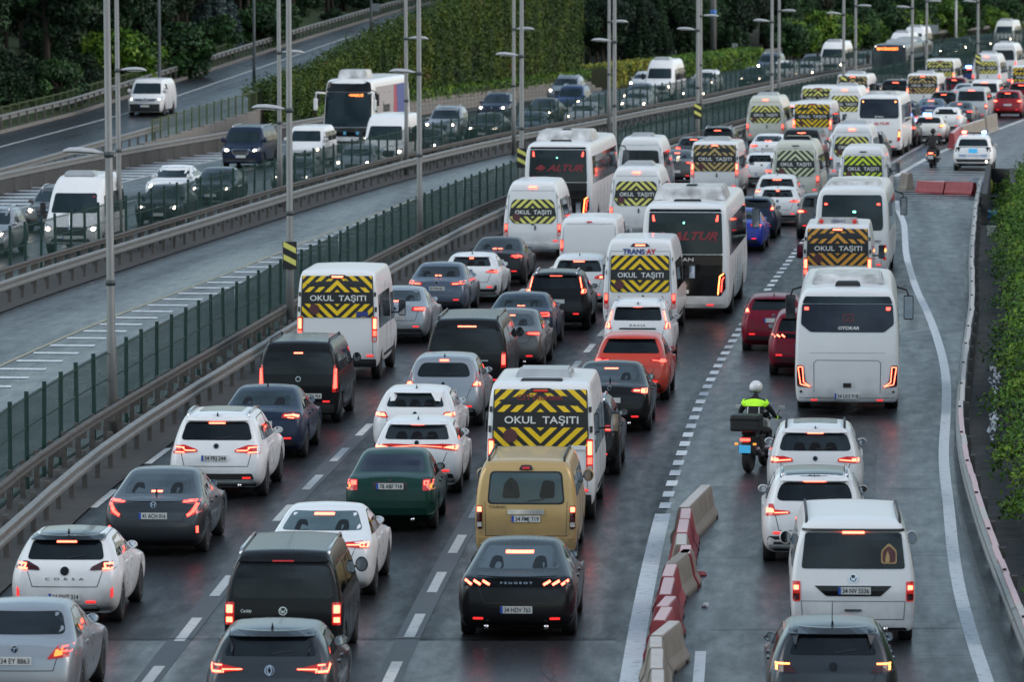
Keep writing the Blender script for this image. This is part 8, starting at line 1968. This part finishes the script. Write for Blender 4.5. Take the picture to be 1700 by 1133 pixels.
ONC = [
 ('minibus', 'sprinter_front', 'white', 116, 48.6, 'white high-roof minibus behind the green fence at the left edge, lights on', 'minibus', OV),
 ('suv', 'front_suv', 'warmgrey', 77, 45.2, 'dark SUV half hidden behind the white high-roof minibus at far left', 'car', OC),
 ('suv', 'front_suv', 'silver', -32, 49, 'silver car barely entering the picture at the left edge', 'car', OC),
 ('sedan', 'front_sedan', 'white', 275, 40.8, 'white sedan with lights on left of two dark sedans behind the fence', 'car', OC),
 ('sedan', 'front_sedan', 'blackgrey', 260, 44.2, 'black sedan right in front of the white sedan behind the fence', 'car', OC),
 ('sedan', 'front_sedan_off', 'darkgrey', 348, 41.2, 'dark grey sedan with thin running lights behind the fence', 'car', OC),
 ('minivan', 'vito_front', 'navy', 399, 35.6, 'dark blue passenger van with a chrome grille and bright headlights', 'van', OV),
 ('minivan', 'doblo_front', 'white', 503, 35.4, 'white small van left of the oncoming coach', 'minivan', OV),
 ('sedan', 'front_sedan_off', 'grey', 481, 39.4, 'grey sedan in front of the white small van', 'car', OC),
 ('coach', 'intercity_coach_front', 'white', 576, 33.0, 'tall white oncoming coach with black forehead and amber destination display', 'coach', OV),
 ('van', 'transit_front', 'white', 634, 36.0, 'white high-roof van right of the oncoming coach', 'van', OV),
 ('hatchback', 'front_hatch', 'silver', 584, 37.2, 'silver hatchback below the oncoming coach, lights on', 'car', OC),
 ('suv', 'front_suv_big', 'silver', 729, 31.6, 'silver SUV with two bright headlights right of the white high-roof van', 'car', OC),
 ('hatchback', 'front_hatch', 'blackgrey', 697, 34.4, 'dark hatchback in front of the silver SUV behind the fence', 'car', OC),
 ('suv', 'front_suv', 'navy', 815, 28.6, 'dark blue SUV with bright left headlight below the ivy wall', 'car', OC),
 ('sedan', 'front_sedan', 'blackgrey', 800, 31.6, 'black sedan with amber tinted lights in front of the dark blue SUV', 'car', OC),
 ('suv', 'front_suv_big', 'silver', 930, 26.0, 'silver off-road SUV near the end of the kerb stones', 'car', OC),
 ('minivan', 'front_minivan', 'darkblue', 941, 27.6, 'blue car right in front of the silver off-road SUV', 'car', OC),
 ('sedan', 'front_sedan', 'black', 893, 29.0, 'black sedan left of the blue car behind the fence', 'car', OC),
 ('sedan', 'front_sedan_off', 'bluegrey', 874, 31.4, 'blue grey sedan close to the fence beside the striped pole', 'car', OC),
 ('sedan', 'front_sedan', 'lightgrey', 961, 29.7, 'pale silver sedan with bright left headlight behind the farther coach', 'car', OC),
 ('hatchback', 'front_hatch', 'white', 1062, 24.4, 'white hatchback left of the white minibus near the yellow hedge', 'car', OC),
 ('minibus', 'sprinter_front', 'white', 1091, 25.4, 'white minibus with bright headlights beside the yellow hedge', 'minibus', OV),
 ('sedan', 'front_sedan', 'grey', 1053, 26.4, 'grey sedan left below the minibus at the yellow hedge', 'car', OC),
 ('sedan', 'front_sedan', 'lightgrey', 1050, 27.6, 'light grey sedan with bright lights lowest in the row by the minibus', 'car', OC),
 ('suv', 'front_suv', 'white', 1164, 24.5, 'white SUV right of the pole with bright lights', 'car', OC),
 ('sedan', 'front_sedan', 'silver', 1150, 26.0, 'silver sedan in front of the white SUV near the striped pole', 'car', OC),
 ('sedan', 'front_sedan', 'navy', 1245, 23.6, 'dark blue sedan with wide-set headlights by the green hedge', 'car', OC),
 ('minivan', 'front_minivan', 'bluegrey', 1272, 21.8, 'blue grey minivan behind the dark blue sedan', 'minivan', OV),
 ('suv', 'front_suv', 'white', 1295, 22.9, 'white SUV with a very bright right headlight in the oncoming queue', 'car', OC),
 ('sedan', 'front_sedan', 'white', 1333, 22.6, 'white sedan with low bright headlights left of the high-roof minibus', 'car', OC),
 ('hatchback', 'front_hatch', 'grey', 1342, 21.4, 'grey car with one greenish headlight visible', 'car', OC),
 ('minibus', 'sprinter_front', 'white', 1378, 21.8, 'white high-roof minibus in the middle of the oncoming far queue', 'minibus', OV),
 ('suv', 'front_suv', 'lightgrey', 1425, 21.2, 'pale car between the high-roof minibus and the articulated bus', 'car', OC),
 ('minibus', 'sprinter_front', 'white', 1491, 20.0, 'white minibus rising above the articulated bus roof, left one', 'minibus', OV),
 ('minibus', 'sprinter_front', 'white', 1513, 18.9, 'white minibus rising above the articulated bus roof, right one', 'minibus', OV),
 ('suv', 'front_suv', 'blackgrey', 1590, 18.8, 'black SUV with four bright lights behind the articulated bus tail', 'car', OC),
 ('sedan', 'front_sedan', 'blackgrey', 1573, 19.2, 'dark sedan left of the black SUV behind the bus tail', 'car', OC),
 ('sedan', 'front_sedan', 'blackgrey', 1632, 18.0, 'dark sedan with lit headlights right of the striped pole', 'car', OC),
 ('minibus', 'sprinter_front', 'offwhite', 1664, 17.6, 'white minibus at the top right behind the fence', 'minibus', OV),
 ('sedan', 'front_sedan', 'grey', 1703, 17.2, 'car at the top right edge showing one bright headlight', 'car', OC),
]
for nm, mk, colr, cx, s, lab, cat, grp in ONC:
    place(nm, mk, colr, cx, s, lab, cat, grp, facing=-1)
place('articulated_bus', 'city_bus_front', 'darkgrey', 1476, 23.6, 'long dark articulated city bus with amber display on the bus road', 'bus', None, facing=-1, dh=0.02)
# on the ramp
yv = 287; place('panel_van', 'panel_van_front', 'white', 0, 0, 'white panel van driving down the ramp, black front bumper', 'van', None, facing=-1, X=c_ramp(yv, 1.55), Y=yv, z=ramp_z(yv) + .03, dh=math.atan(slope(yv)) - math.atan(.10))
place('pickup_truck', 'front_suv_big', 'blackgrey', 0, 0, 'dark vehicle with a black grille coming down the ramp at the top edge', 'car', None, facing=-1, X=c_ramp(428, 3.2), Y=428, z=ramp_z(428) + .03, dh=math.atan(slope(428)) - math.atan(.10))
# motorcycles and riders
p = at_scale(1237, 81.5); mh = heading(p.y) - .20
motorcycle(p, mh, 'white and black police motorcycle with a large top box and light blue plate'); rider(p, mh, 'motorcycle officer in white helmet and yellow shouldered black jacket, seated on the police motorcycle', M['helmet'], True, -.45)
p = at_scale(1545, 35.6); mh = heading(p.y) - .05
motorcycle(p, mh, 'dark motorcycle with a glowing tail lamp on the gate line', police=False, topbox=False, tank='black'); rider(p, mh, 'rider all in black on the dark motorcycle next to the police SUV', M['gloss'], False)
